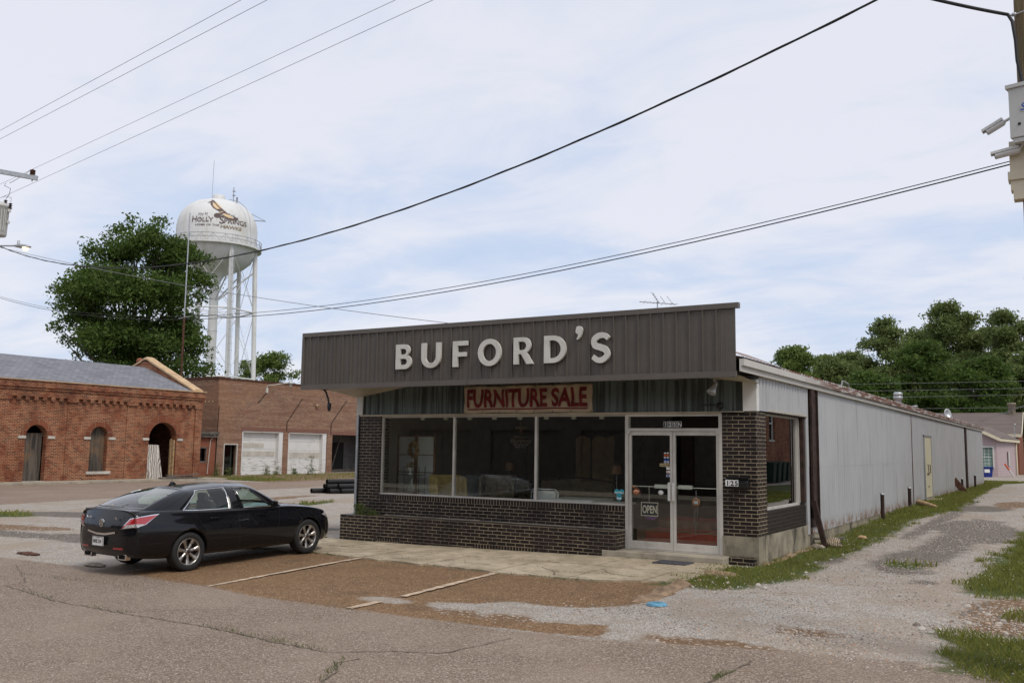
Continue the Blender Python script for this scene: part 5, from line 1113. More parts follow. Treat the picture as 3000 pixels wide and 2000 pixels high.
# wheels
for wx in (0, 2.775):
    for s in (-1, 1):
        def wv(mb): mb.v = [(x + wx, y * s + s * .80, z + .334) for x, y, z in mb.v]; return mb
        w = cput('wheel', wv(MB().lathe([(.205, -.095), (.225, -.06), (.225, .07), (.235, .098), (.222, .10), (.212, .075), (.205, .05), (.205, -.095)], (0, 0, 0), 'y', 40)), MT['alloy'])
        cput('tyre', wv(MB().lathe([(.226, -.10), (.30, -.115), (.325, -.10), (.334, -.07), (.334, .07), (.325, .10), (.30, .117), (.245, .108), (.226, .095)], (0, 0, 0), 'y', 48)), MT['rubber'], w)
        mb = MB()
        for k in range(7):
            a = 2 * PI * k / 7 + .2; u = Vector((math.cos(a), 0, math.sin(a))); v_ = Vector((-math.sin(a), 0, math.cos(a))); q = []
            for rr_, hw, yy in ((.055, .026, .062), (.13, .024, .066), (.218, .042, .085)):
                q += [u * rr_ - v_ * hw + Vector((0, yy, 0)), u * rr_ - v_ * hw * .35 + Vector((0, yy + .012, 0)), u * rr_ + v_ * hw * .35 + Vector((0, yy + .012, 0)), u * rr_ + v_ * hw + Vector((0, yy, 0)), u * rr_ + v_ * hw * .9 + Vector((0, yy - .03, 0)), u * rr_ - v_ * hw * .9 + Vector((0, yy - .03, 0))]
            mb.add(q, [(6 * j + i, 6 * j + (i + 1) % 6, 6 * j + 6 + (i + 1) % 6, 6 * j + 6 + i) for j in range(2) for i in range(6)])
        mb.lathe([(.062, .03), (.062, .068), (.045, .082), (0, .084)], (0, 0, 0), 'y', 20); cput('spokes', wv(mb), MT['alloy'], w)
        mb = MB(); mb.lathe([(.032, .083), (.030, .088), (0, .089)], (0, 0, 0), 'y', 16)
        for k in range(5): a = 2 * PI * k / 5; mb.lathe([(.010, .05), (.010, .082), (0, .084)], (.055 * math.cos(a), 0, .055 * math.sin(a)), 'y', 8)
        mb.lathe([(.19, -.02), (.19, .0), (.05, .0), (.05, -.02)], (0, 0, 0), 'y', 24); cput('brake_disc', wv(mb), MT['rust_d'], w)
def cput2(name, mb, mats, parent=None, bev=0): mb.v = [(v[0] - .25, v[1], v[2]) for v in mb.v]; return cput(name, mb, mats, parent, bev)
# cabin
mb = MB(); mb.box(-.3, 2.3, -.75, .75, .55, .62); mb.box(1.95, 2.4, -.7, .7, .7, .985); mb.box(-.72, -.2, -.72, .72, .95, 1.085); cput2('cabin_floor', mb, MT['seat'])
for y in (-.38, .38):
    mb = MB(); mb.obox((1.05, y, .85), (.07, 0, -.02), (0, .23, 0), (-.09, 0, .30)); mb.box(1.0, 1.5, y - .23, y + .23, .55, .72); cput2('front_seat', mb, MT['seat'], bev=.05)
    mb = MB(); mb.obox((.90, y, 1.22), (.045, 0, 0), (0, .12, 0), (-.01, 0, .075)); cput2('headrest', mb, MT['seat'], bev=.03)
    mb = MB(); mb.obox((-.02, y, 1.14), (.045, 0, 0), (0, .12, 0), (-.01, 0, .07)); cput2('headrest', mb, MT['seat'], bev=.03)
mb = MB(); mb.obox((.1, 0, .85), (.08, 0, -.02), (0, .66, 0), (-.1, 0, .28)); mb.box(.1, .6, -.66, .66, .55, .72); cput2('rear_bench', mb, MT['seat'], bev=.05)
mb = MB()
for i in range(20):
    a = 2 * PI * i / 20
q = Matrix.Rotation(math.radians(65), 3, 'Y'); tm = MB().lathe([(.17, -.012), (.182, 0), (.17, .012), (.158, 0), (.17, -.012)], (0, 0, 0), 'z', 24); mb.add([q @ Vector(v) + Vector((1.78, .38, .98)) for v in tm.v], tm.f, 0, True); cput2('steering_wheel', mb, MT['black'])
mb = MB(); mb.box(1.98, 2.0, -.11, .11, 1.27, 1.33); cput2('rear_view_mirror', mb, MT['black'])
# ================================================================== brick depot across the side street
DX = -37.8
dep = thing('brick_depot', (DX, 9, 0), 'old red brick depot with arched openings and a grey shingle roof', 'building')
U_, V_ = (0, 1, 0), (0, 0, 1)          # plate lies in the plane x = const, normal +x
def archop(y0, y1, z0, zs, n=14): r = (y1 - y0) / 2; return [(y0, z0), (y1, z0)] + [((y0 + y1) / 2 + r * math.cos(PI * i / n), zs + r * math.sin(PI * i / n)) for i in range(n + 1)]
D1 = archop(9.40, 10.46, .04, 2.22); W1 = archop(12.78, 13.76, .50, 2.27); D2 = archop(16.22, 18.02, .04, 2.18)
mb = MB(); mb.plate(rect(-8, 19.55, -.3, 4.18), [D1, W1, D2], (DX - .22, 0, 0), U_, V_, .44)
mb.box(-48, DX - .44, 19.15, 19.55, -.3, 4.18); mb.box(-48, -47.6, -8, 19.15, -.3, 4.2)
put('brick_wall', mb, MT['rbrick'], dep)
# corbel table: panels are recessed, piers stand 6 cm proud; stepped cornice
mb = MB()
for y0, y1 in ((-8, -2.2), (7.2, 8.45), (11.45, 11.85), (14.8, 15.28), (19.18, 19.62)): mb.box(DX - .02, DX + (.075 if y1 > 19.3 or y1 < 9 else .035), y0, y1, -.25, 3.9); mb.box(DX - .02, DX + .13, y0, y1, 3.9, 4.18)
for y0, y1 in ((8.45, 11.45), (11.85, 14.8), (15.28, 19.18)):
    mb.box(DX - .02, DX + .13, y0, y1, 4.08, 4.18); n = int((y1 - y0) / .41)
    for i in range(n + 1): c = y0 + (y1 - y0) * (i + .0) / n; a, b_ = max(y0, c - .10) + .0, min(y1, c + .10); mb.box(DX - .02, DX + .128, a, b_, 3.92, 4.08) if b_ - a > .05 else None
put('corbel_table', mb, MT['rbrick'], dep)
mb = MB(); mb.box(-48, DX + .135, -8, 19.64, 4.18, 4.40); mb.box(-48, DX + .19, -8, 19.70, 4.40, 4.52); mb.box(-48, DX + .24, -8, 19.74, 4.52, 4.62); mb.box(-48, DX + .20, -8, 19.71, 4.62, 4.84); put('cornice', mb, MT['rbrick'], dep)
mb = MB(); mb.box(DX - .3, DX + .26, -8, 19.76, 4.842, 4.885); put('eave_strip', mb, MT['coping'], dep)
def ring(mb, yc, zs, r0, r1, x, gap=.16, spring=True):
    n = int(PI * (r0 + r1) / 2 / .085)
    for i in range(n):
        a0, a1 = PI * (i + gap / 2) / n, PI * (i + 1 - gap / 2) / n
        mb.add([(xx, yc + r * math.cos(a), zs + r * math.sin(a)) for xx in (x - .05, x) for r, a in ((r0, a0), (r1, a0), (r1, a1), (r0, a1))], [(4, 5, 6, 7), (0, 4, 7, 3), (0, 1, 5, 4), (1, 2, 6, 5), (2, 3, 7, 6)])
for (yc, zs, r0, r1) in ((9.93, 2.22, .54, .78), (13.27, 2.27, .50, .76), (17.12, 2.18, .91, 1.24)):
    mb = MB(); ring(mb, yc, zs, r0, r1, DX + .035); rg = put('arch_ring', mb, MT['arch'], dep)
    mb = MB(); mb.plate([(r1 * 1.0 * math.cos(PI * i / 20), r1 * math.sin(PI * i / 20)) for i in range(21)] + [(-r0 * math.cos(PI * i / 20), r0 * math.sin(PI * i / 20)) for i in range(21)], [], (DX + .012, yc, zs), U_, V_, .02); put('arch_mortar', mb, MT['curb'], rg)
mb = MB()
for y0, y1 in ((9.02, 9.40), (10.50, 10.86), (12.42, 12.78), (13.80, 14.20), (15.84, 16.22), (18.06, 18.42)): mb.box(DX - .1, DX + .05, y0, y1, 2.10, 2.23)
mb.box(DX - .2, DX + .07, 12.64, 13.98, .36, .50); put('stone_block', mb, MT['stone'], dep)
mb = MB(); mb.box(DX - .36, DX - .30, 9.36, 10.5, .04, 2.36); put('board_door', mb, MT['board'], dep)
mb = MB(); mb.plate(archop(12.76, 13.78, .48, 2.27), [], (DX - .30, 0, 0), U_, V_, .05); put('boarded_window', mb, MT['board'], dep)
mb = MB()
for y in (10.40, 17.9): mb.box(DX - .42, DX - .3, y, y + .07, .04, 2.2)
mb.box(DX - .3, DX - .1, 17.93, 18.0, .04, 2.15); put('door_jamb', mb, MT['logwood'], dep)
mb = MB(); mb.box(DX - .2, DX + .05, 9.35, 10.5, -.1, .08); mb.box(DX - .2, DX + .04, 16.2, 18.0, -.1, .07); put('threshold', mb, MT['stone'], dep)
mb = MB(); mb.box(-47.5, DX - .46, -8, 19.1, -.1, 0); mb.box(-47.5, DX - .46, -8, 19.1, 4.0, 4.1); mb.box(-42, -41.9, -8, 19.1, 0, 4.0); put('depot_interior', mb, MT['dark'], dep)
RX, RZ = -42.2, 6.42
mb = MB(); mb.add([(DX - .05, -8, 4.90), (DX - .05, 19.0, 4.90), (RX, 19.0, RZ), (RX, -8, RZ)], [(0, 1, 2, 3)]); mb.add([(RX, -8, RZ), (RX, 19.0, RZ), (-47.8, 19.0, 4.6), (-47.8, -8, 4.6)], [(0, 1, 2, 3)]); put('roof', mb, MT['shingle'], dep)
# parapet gables with rounded tan copings
for yg, w in ((19.28, .62), (7.35, .5)):
    body_ = [(-9.9, 4.6), (0, 4.6), (.05, 4.86), (-4.0, 6.66), (-4.35, 6.78), (-4.75, 6.74), (-9.9, 4.9)]
    if yg < 10: body_ = [(-1.3, 4.6), (0, 4.6), (.05, 4.86), (-1.3, 5.45)]
    mb = MB(); mb.plate(body_, [], (DX, yg, -.02), (1, 0, 0), (0, 0, 1), w * .8); pg = put('gable_parapet', mb, MT['rbrick'], dep)
    path = [(DX + .1, 4.86), (DX - 3.9, 6.66), (DX - 4.15, 6.80), (DX - 4.35, 6.86), (DX - 4.55, 6.84), (DX - 4.8, 6.72), (DX - 9.8, 4.9)] if yg > 10 else [(DX + .1, 4.86), (DX - 1.3, 5.5)]
    vs = []
    for x, z in path:
        for dy, dz in ((-w / 2, 0), (-w / 2, .10), (-w * .25, .17), (w * .25, .17), (w / 2, .10), (w / 2, 0)): vs.append((x, yg + dy, z + dz))
    mb = MB(); k = 6; mb.add(vs, [(i * k + j, i * k + (j + 1) % k, (i + 1) * k + (j + 1) % k, (i + 1) * k + j) for i in range(len(path) - 1) for j in range(k)]); mb.add(vs[:6], [tuple(range(6))]); put('coping', mb, MT['coping'], pg)
mb = MB()
for a in range(3): mb.lathe([(0, -.18), (.2, -.1), (.24, .05), (.12, .2), (0, .22)], (-45.4 - a * .1, 21.0 + a * .55, 7.05), 'z', 10)
mb.lathe([(.25, 0), (.25, 6.9)], (-45.5, 21.5, 0), 'z', 8); tag(put('chimney_stub', mb, MT['obrick'], None, (-45.5, 21.5, 0)), 'rusty orange chimney top poking up behind the tan depot gable', 'chimney')
# plywood and loose planks
mb = MB(); mb.add([(DX - .02, 16.24, .06), (DX + .22, 17.05, .06), (DX + .04, 16.86, 1.86), (DX - .12, 16.26, 1.88), (DX - .06, 16.24, .06), (DX + .18, 17.06, .06), (DX + .0, 16.87, 1.86), (DX - .16, 16.26, 1.88)], [(0, 1, 2, 3), (7, 6, 5, 4), (0, 4, 5, 1), (1, 5, 6, 2), (2, 6, 7, 3), (3, 7, 4, 0)]); tag(put('plywood_sheet', mb, MT['ply'], None, (DX, 16.6, .06)), 'whitewashed plywood sheet leaning in the big depot archway', 'plywood')
for a, b_, lb in (((-37.0, 16.4, .12), (-36.6, 18.6, .30), 'loose grey plank raised at its right end before the big archway'), ((-36.8, 16.3, .13), (-36.3, 18.3, .12), 'loose grey plank lying flat nearest the street before the archway'), ((-37.2, 17.0, .26), (-36.6, 18.9, .12), 'loose grey plank crossing the others before the archway')):
    mb = MB(); mb.beam(a, b_, .22, .05); tag(put('loose_plank', mb, MT['wood_grey'], None, a), lb, 'plank', 'planks before the archway')
# ================================================================== garage building
GXP = -41.5
gar = thing('garage_building', (GXP, 35, 0), 'flat roofed brown brick garage with white overhead doors', 'building')
G1 = rect(26.10, 29.72, -.2, 2.83); G2 = rect(30.22, 34.05, -.3, 2.82); G3 = rect(34.60, 39.5, -.3, 2.74); GD = rect(24.62, 25.74, -.03, 1.96)
mb = MB(); mb.plate(rect(24.0, 52, -.5, 6.08), [G1, G2, G3, GD], (GXP - .2, 0, 0), U_, V_, .4); mb.box(-66, GXP - .4, 24.0, 24.4, -.5, 6.08); mb.box(-66, GXP - .4, 51.6, 52, -.5, 6.08); put('brick_wall', mb, MT['gbrick'], gar)
mb = MB(); mb.box(-66, GXP - .4, 24.4, 51.6, 5.6, 5.7); put('roof', mb, MT['dark'], gar)
mb = MB(); rr = random.Random(8); y = 23.9
while y < 52: w = rr.uniform(.4, .9); mb.box(GXP - .45, GXP + .06, y, y + w - .02, 6.08, 6.14 + rr.uniform(0, .07)); y += w
x = -66
while x < GXP - .5: w = rr.uniform(.4, .9); mb.box(x, x + w - .02, 23.93, 24.45, 6.085, 6.15 + rr.uniform(0, .07)); x += w
put('coping', mb, MT['rust'], gar)
mb = MB()
for y0, y1, z in ((26.0, 29.9, 2.83), (30.1, 34.2, 2.82), (34.4, 39.7, 2.74)): mb.box(GXP - .1, GXP + .025, y0, y1, z, z + .26)
m, t, b = newmat('lintel_soldiers'); P = pos(t); s = N(t, 'ShaderNodeSeparateXYZ', {0: P}); fy = M(t, 'FRACT', M(t, 'DIVIDE', s.outputs[1], .085)); c = MIX(t, SS(t, fy, .16, .10), MIX(t, NOISE(t, P, 9, 3), (.13, .045, .03), (.22, .10, .07)), (.26, .21, .16)); setin(t, b, 'Base Color', c); b.inputs['Roughness'].default_value = .85
put('lintel', mb, m, gar)
for y0, y1, z0, z1 in ((26.12, 29.35, -.06, 2.80), (30.24, 33.62, -.26, 2.79)):
    mb = MB(); h = (z1 - z0) / 5
    for k in range(5): mb.box(GXP - .36 + (.0 if k % 2 else .012), GXP - .30, y0 + .06, y1 - .0, z0 + h * k + .012, z0 + h * (k + 1)); 
    gd = put('overhead_door', mb, MT['garage'], gar)
    mb = MB(); L = [(z0 + h * 2 + .1, z0 + h * 2 + .45, y0 + .1, y1 - .1), (z0 + h * 3 + .1, z0 + h * 3 + .4, y0 + .1, y1 - 1.1)] if y0 < 30 else [(z0 + h * 2 + .12, z0 + h * 2 + .5, y0 + .05, y1 - .05)]
    for a, c_, p, q in L: mb.box(GXP - .30, GXP - .285, p, q, a, c_)
    put('bare_panel', mb, MT['stone'], gd)
    mb = MB(); mb.box(GXP - .38, GXP - .02, y1 + .0, y1 + .38, z0 - .1, z1); mb.box(GXP - .34, GXP + .0, y0 - .02, y0 + .06, z0 - .1, z1); mb.box(GXP - .34, GXP - .0, y0, y1 + .38, z1 - .04, z1 + .02); put('door_casing', mb, MT['garage'], gar)
mb = MB(); mb.box(GXP - .33, GXP - .28, 24.66, 25.7, -.02, 1.94); ed = put('entrance_pane', mb, MT['bglass'], gar)
mb = MB(); mb.box(GXP - .5, GXP - .45, 24.5, 25.8, -.1, 2.0); put('entrance_backing', mb, MT['dark'], gar)
mb = MB(); mb.plate(rect(24.60, 25.76, -.04, 2.0), [rect(24.68, 25.68, .0, 1.92)], (GXP - .04, 0, 0), U_, V_, .1); mb.box(GXP - .34, GXP - .3, 25.45, 25.55, 0, 1.9); put('entrance_frame', mb, MT['stone'], gar)
mb = MB(); mb.box(GXP - 2.3, GXP - 2.2, 34.4, 40, -.3, 2.9); put('bay_back_wall', mb, mat('bay_grey', (.11, .11, .105), .8), gar)
mb = MB(); mb.box(GXP - 2.18, GXP - 2.1, 35.3, 36.3, .2, 2.2); mb.box(GXP - 2.18, GXP - 2.1, 37.0, 38.2, .2, 2.2); mb.box(GXP - 2.2, GXP - .4, 34.4, 40, 2.75, 2.85); put('bay_opening', mb, MT['dark'], gar)
mb = MB(); mb.beam((GXP - 1.8, 36.4, -.1), (GXP - 1.8, 37.4, 2.5), .09, .09, 0, (1, 0, 0)); mb.box(GXP - 2.1, GXP - 2.0, 34.5, 40, .0, .18); put('bay_timber', mb, MT['wood_grey'], gar)
mb = MB(); mb.box(GXP - 2.3, GXP, 34.5, 39.6, -.4, -.1); put('bay_floor', mb, MT['conc'], gar)
# wall lamp, cables, fittings
mb = MB(); lb = Vector((GXP + .02, 28.0, 5.62)); tip = Vector((GXP + 1.0, 29.2, 6.10)); mb.tube([lb, lb + Vector((0, .1, .28)), tip - Vector((.1, .2, .0)), tip], .03, 6); mb.box(GXP, GXP + .08, 27.93, 28.1, 5.4, 5.75); wl = put('wall_lamp', mb, MT['stone'], gar)
mb = MB(); mb.lathe([(.06, .28), (.07, .12), (.16, .05), (.2, -.06), (.0, -.06)], tuple(tip), 'z', 14); put('lamp_shade', mb, MT['steel'], wl)
mb = MB(); mb.lathe([(.1, -.06), (.11, -.22), (0, -.26)], tuple(tip), 'z', 12); put('lamp_glass', mb, MT['stone'], wl)
mb = MB()
for a, b_ in (((31.4, 5.2), (30.0, 3.5)), ((30.0, 3.5), (29.98, 2.9)), ((35.95, 5.25), (34.4, 3.55)), ((34.4, 3.55), (34.38, 2.8)), ((28.0, 5.4), (27.3, 4.7)), ((24.06, 4.4), (23.98, .2))): mb.tube([(GXP + .03, *a), (GXP + .03, *b_)], .025, 5)
put('wall_cable', mb, MT['rust_d'], gar)
mb = MB(); mb.lathe([(.0, 0), (.10, .04), (.13, .16), (.05, .2)], (GXP + .0, 32.8, 4.75), 'x', 10); mb.lathe([(.03, 0), (.03, .2)], (GXP, 32.5, 4.95), 'x', 8); put('wall_fitting', mb, MT['coping'], gar)
mb = MB()
for i in range(7): mb.lathe([(.03, 0), (.05, .05), (.03, .1)], (-42.0 - i * .35, 23.94, 4.62), 'y', 8)
mb.box(-44.9, -44.55, 23.94, 24.0, 2.9, 4.2); put('pale_patch', mb, MT['decal_y'], gar)
# annex between the two buildings
anx = thing('brick_annex', (-43, 22.5, 0), 'small orange brick annex with a slab roof between depot and garage', 'building')
mb = MB(); mb.plate(rect(20.0, 23.95, -.3, 2.35), [rect(22.2, 23.25, .86, 1.72)], (GXP - .15, 0, 0), U_, V_, .3); mb.box(-46, GXP - .3, 20.0, 20.2, -.3, 2.35); put('brick_wall', mb, MT['obrick'], anx)
mb = MB(); mb.box(-46, GXP + .22, 19.9, 23.96, 2.37, 2.55); mb.box(-46, GXP + .30, 19.9, 23.97, 2.55, 2.72); put('roof', mb, MT['wood_grey'], anx)
mb = MB(); mb.box(GXP - .2, GXP - .17, 22.2, 23.25, .86, 1.72); put('window_pane', mb, MT['bglass'], anx)
mb = MB(); mb.box(GXP - .4, GXP - .35, 22.0, 23.4, .6, 2.0); put('window_backing', mb, MT['dark'], anx)
mb = MB(); mb.plate(rect(22.16, 23.29, .80, 1.76), [rect(22.24, 23.21, .9, 1.68)], (GXP - .02, 0, 0), U_, V_, .08); put('window_frame', mb, MT['wood_grey'], anx)
mb = MB(); mb.tube([(GXP + .28, 23.7, 2.6), (GXP + .05, 23.5, 2.2), (GXP + .05, 23.35, .1)], .03, 6); put('downpipe', mb, MT['stone'], anx)
mast = thing('radio_mast', (-46.2, 24.8, 6), 'tall thin radio mast standing against the big tree', 'mast')
mb = MB(); mb.tube([(-46.3, 24.9, 5.6), (-46.3, 24.9, 10.4)], .07, 8); put('lower_pole', mb, MT['rust'], mast)
mb = MB(); mb.tube([(-46.3, 24.9, 10.2), (-46.3, 24.9, 17.6)], .04, 8); mb.beam((-46.5, 24.6, 10.3), (-46.1, 25.2, 10.5), .03, .03); put('upper_pole', mb, MT['steel'], mast)
# ================================================================== pink cottage and brick house at the end of the drive
pk_ = thing('pink_cottage', (-.3, 57, .5), 'pale pink lap sided extension with a low brown roof beyond the drive', 'house')
zb = .40
PA, PB, PC = Vector((-1.85, 54.31, zb)), Vector((-.03, 54.9, zb)), Vector((.86, 59.0, zb))
def wallseg(mb, a, b_, z1a, z1b, th=.2, holes=[]):
    a, b_ = Vector(a), Vector(b_); L = (b_ - a).length; u = (b_ - a).normalized(); nrm = u.cross(Vector((0, 0, 1)))
    mb.plate([(0, 0), (L, 0), (L, z1b - a.z), (0, z1a - a.z)], holes, a - nrm * (th / 2), u, (0, 0, 1), th)
L1 = (PB - PA).length; w1 = L1 - .28; u1 = (PB - PA).normalized(); n1_ = u1.cross(Vector((0, 0, 1))); w0 = w1 - 1.0; zw0, zw1 = 1.12 - zb, 2.44 - zb
mb = MB(); wallseg(mb, PA, PB, 3.02 + .5 * L1, 3.02, .16, [rect(w0, w1, zw0, zw1)]); wallseg(mb, PB, PC, 3.02, 2.98, .16); put('lap_siding', mb, MT['pinklap'], pk_)
P0 = PA + n1_ * .0
mb = MB(); mb.plate(rect(w0 - .08, w1 + .08, zw0 - .08, zw1 + .08), [rect(w0 + .01, w1 - .01, zw0 + .01, zw1 - .01)], P0 + n1_ * .02, u1, (0, 0, 1), .06)
for k in range(1, 4): mb.plate(rect(w0 + (w1 - w0) * k / 4 - .012, w0 + (w1 - w0) * k / 4 + .012, zw0 + .01, zw1 - .01), [], P0 - n1_ * .06, u1, (0, 0, 1), .02)
for k in range(1, 6): mb.plate(rect(w0 + .01, w1 - .01, zw0 + (zw1 - zw0) * k / 6 - .012, zw0 + (zw1 - zw0) * k / 6 + (.03 if k == 3 else .012)), [], P0 - n1_ * .055, u1, (0, 0, 1), .02)
wf = put('window_frame', mb, MT['white'], pk_)
mb = MB(); mb.plate(rect(w0, w1, zw0, zw1), [], P0 - n1_ * .1, u1, (0, 0, 1), .01); put('window_pane', mb, mat('pale_green_blind', (.20, .33, .28), .3, var=.2), wf)
up_ = Vector((0, 0, 1)); u2 = (PC - PB).normalized()
mb = MB(); mb.box(.50, .56, 57.0, 57.5, 1.2, 2.2); put('side_window', mb, MT['white'], pk_)
# low roof: rises to the left from the right eave
E0 = Vector((PB.x + .22, PB.y - .35, 2.98)); E1 = Vector((PC.x + .25, PC.y + .3, 2.93)); sl_ = -u1 * 1.75 + up_ * .86
mb = MB(); vs = [E0, E1, E1 + sl_, E0 + sl_]; mb.add(vs + [v + Vector((0, 0, .10)) for v in vs], [(0, 3, 2, 1), (4, 5, 6, 7), (0, 1, 5, 4), (1, 2, 6, 5), (2, 3, 7, 6), (3, 0, 4, 7)]); put('roof', mb, MT['shingle_b'], pk_)
mb = MB(); mb.beam(E0 + Vector((0, -.03, -.04)), E1 + Vector((0, 0, -.04)), .06, .16); mb.beam(E0 + Vector((0, -.04, -.02)), E0 + sl_ + Vector((0, -.04, -.02)), .05, .20); mb.tube([E1 + Vector((-.1, -.2, -.1)), PC + Vector((.06, -.15, 2.3)), PC + Vector((.06, -.15, 0))], .05, 6); put('eave_trim', mb, MT['cream_trim'], pk_)
bh = thing('brick_house', (-3, 65, .5), 'low brick house with brown shingle roof and round grey chimney behind the pink cottage', 'house')
mb = MB(); mb.box(-9, .93, 62, 68.5, .2, 3.45); mb.plate([(62, 3.45), (68.5, 3.45), (65.2, 4.95)], [], (.83, 0, 0), (0, 1, 0), (0, 0, 1), .2); put('brick_wall', mb, MT['obrick'], bh)
mb = MB()
for q in ([(-9.3, 61.6, 3.38), (1.15, 61.6, 3.38), (1.15, 65.2, 5.12), (-9.3, 65.2, 5.12)], [(-9.3, 65.2, 5.12), (1.15, 65.2, 5.12), (1.15, 68.9, 3.35), (-9.3, 68.9, 3.35)]): mb.add(q + [(a, b_, c_ + .09) for a, b_, c_ in q], [(0, 3, 2, 1), (4, 5, 6, 7), (0, 1, 5, 4), (1, 2, 6, 5), (2, 3, 7, 6), (3, 0, 4, 7)])
put('roof', mb, MT['shingle_b'], bh)
mb = MB(); mb.box(-9.3, 1.17, 61.54, 61.6, 3.26, 3.48); mb.beam((1.18, 61.6, 3.42), (1.18, 65.2, 5.16), .05, .16); put('eave_trim', mb, MT['cream_trim'], bh)
mb = MB(); mb.lathe([(.26, 4.8), (.26, 5.78), (.30, 5.8), (.30, 5.95), (0, 5.95)], (.42, 65.0, 0), 'z', 16); put('chimney', mb, MT['stonegrey'], bh)
mb = MB(); mb.tube([(.75, 60.8, 3.2), (.75, 60.8, 4.1)], .03, 6); mb.lathe([(0, -.1), (.09, 0), (0, .1)], (.8, 60.7, 4.15), 'z', 8); put('roof_floodlight', mb, MT['steel'], bh)
ds = thing('satellite_dish', (-1.55, 42.3, 3.7), 'grey satellite dish on the far end of the metal roof', 'satellite dish')
mb = MB(); q = Matrix.Rotation(math.radians(-62), 3, 'X') @ Matrix.Rotation(math.radians(22), 3, 'Y'); tm = MB().lathe([(0, .0), (.14, .012), (.24, .04), (.30, .075), (.30, .085), (.24, .05), (0, .01)], (0, 0, 0), 'z', 20)
q = Matrix.Rotation(math.radians(40), 3, 'Z') @ Matrix.Rotation(math.radians(75), 3, 'X'); mb.add([q @ Vector((v[0] * .72, v[1], v[2])) + Vector((-1.62, 42.2, 4.22)) for v in tm.v], tm.f, 0, True); put('reflector', mb, MT['steel'], ds)
mb = MB(); mb.tube([(-1.55, 42.3, 3.6), (-1.55, 42.3, 4.0), (-1.60, 42.2, 4.2)], .03, 6); mb.tube([(-1.5, 42.2, 3.95), (-1.35, 41.8, 4.0)], .015, 5); mb.box(-1.40, -1.30, 41.75, 41.85, 3.97, 4.08); put('mount_arm', mb, MT['steel'], ds)
mb = MB(); mb.box(-2.2, -1.0, 42.0, 43.0, 3.45, 3.80); tag(put('roof_curb', mb, MT['stone'], None, (-1.6, 42.5, 3.5)), 'pale box on the metal roof beneath the satellite dish', 'roof box')
bn = thing('blue_bin', (-.6, 53.4, .47), 'blue plastic rubbish tote with white label before the pink cottage', 'bin')
q_ = Matrix.Rotation(.3, 3, 'Z')
def bw_(mb, o=(-.62, 53.3, .47)): mb.v = [tuple(q_ @ Vector(v) + Vector(o)) for v in mb.v]; return mb
mb = MB(); mb.add([(-.30, -.22, 0), (.30, -.22, 0), (.30, .22, 0), (-.30, .22, 0), (-.36, -.27, .60), (.36, -.27, .60), (.36, .27, .60), (-.36, .27, .60)], [(0, 3, 2, 1), (4, 5, 6, 7), (0, 1, 5, 4), (1, 2, 6, 5), (2, 3, 7, 6), (3, 0, 4, 7)]); put('tote', bw_(mb), MT['blue'], bn)
mb = MB(); mb.box(-.40, .40, -.31, .31, .60, .68); put('bin_lid', bw_(mb), MT['blue'], bn)
mb = MB(); mb.box(-.16, .16, -.275, -.255, .30, .52); put('bin_label', bw_(mb), MT['decal_w'], bn)
bt = thing('barrier_pole', (.8, 54.6, .47), 'red and white slanted pole leaning at the cottage corner', 'pole')
mb = MB(); a, b_ = Vector((.93, 54.8, .47)), Vector((.43, 54.3, 1.35)); mb.beam(a, a.lerp(b_, .55), .09, .06); put('white_section', mb, MT['white'], bt)
mb = MB(); mb.beam(a.lerp(b_, .55), b_, .10, .07); put('red_section', mb, MT['decal_o'], bt)
# ================================================================== brick building right of the drive (seen mirrored in the side window)
rb = thing('red_brick_building', (10, 30, .3), 'two storey red brick building with white sash windows, mirrored in the side shop window', 'building')
mb = MB(); mb.plate(rect(14, 46, .1, 6.6), [rect(yc, yc + 1.1, 2.6, 4.4) for yc in (17, 23, 29, 34.4, 40)], (9.6, 0, 0), (0, -1, 0), (0, 0, 1), .4) if False else mb.plate([(-46, .1), (-14, .1), (-14, 6.6), (-46, 6.6)], [rect(-yc - 1.1, -yc, 2.6, 4.4) for yc in (17, 23, 29, 34.4, 40)], (9.6, 0, 0), (0, -1, 0), (0, 0, 1), .4)
mb.box(9.8, 20, 13.8, 14.1, .1, 6.6); put('brick_wall', mb, MT['rbrick'], rb)
for yc in (17, 23, 29, 34.4, 40):
    mb = MB(); mb.box(9.4, 9.5, yc, yc + 1.1, 2.5, 2.6); mb.box(9.5, 9.58, yc, yc + .06, 2.6, 4.4); mb.box(9.5, 9.58, yc + 1.04, yc + 1.1, 2.6, 4.4); mb.box(9.5, 9.58, yc, yc + 1.1, 3.46, 3.54); mb.box(9.5, 9.58, yc, yc + 1.1, 4.32, 4.4); w = put('window', mb, MT['white'], rb)
    mb = MB(); mb.box(9.62, 9.64, yc, yc + 1.1, 2.6, 4.4); put('pane', mb, MT['bglass'], w)
    mb = MB(); mb.box(9.78, 9.82, yc - .1, yc + 1.2, 2.5, 4.5); put('window_backing', mb, MT['green'], w)
mb = MB(); mb.box(9.4, 20, 13.6, 46.2, 6.6, 6.8); put('roof', mb, MT['conc'], rb)
gb0 = None
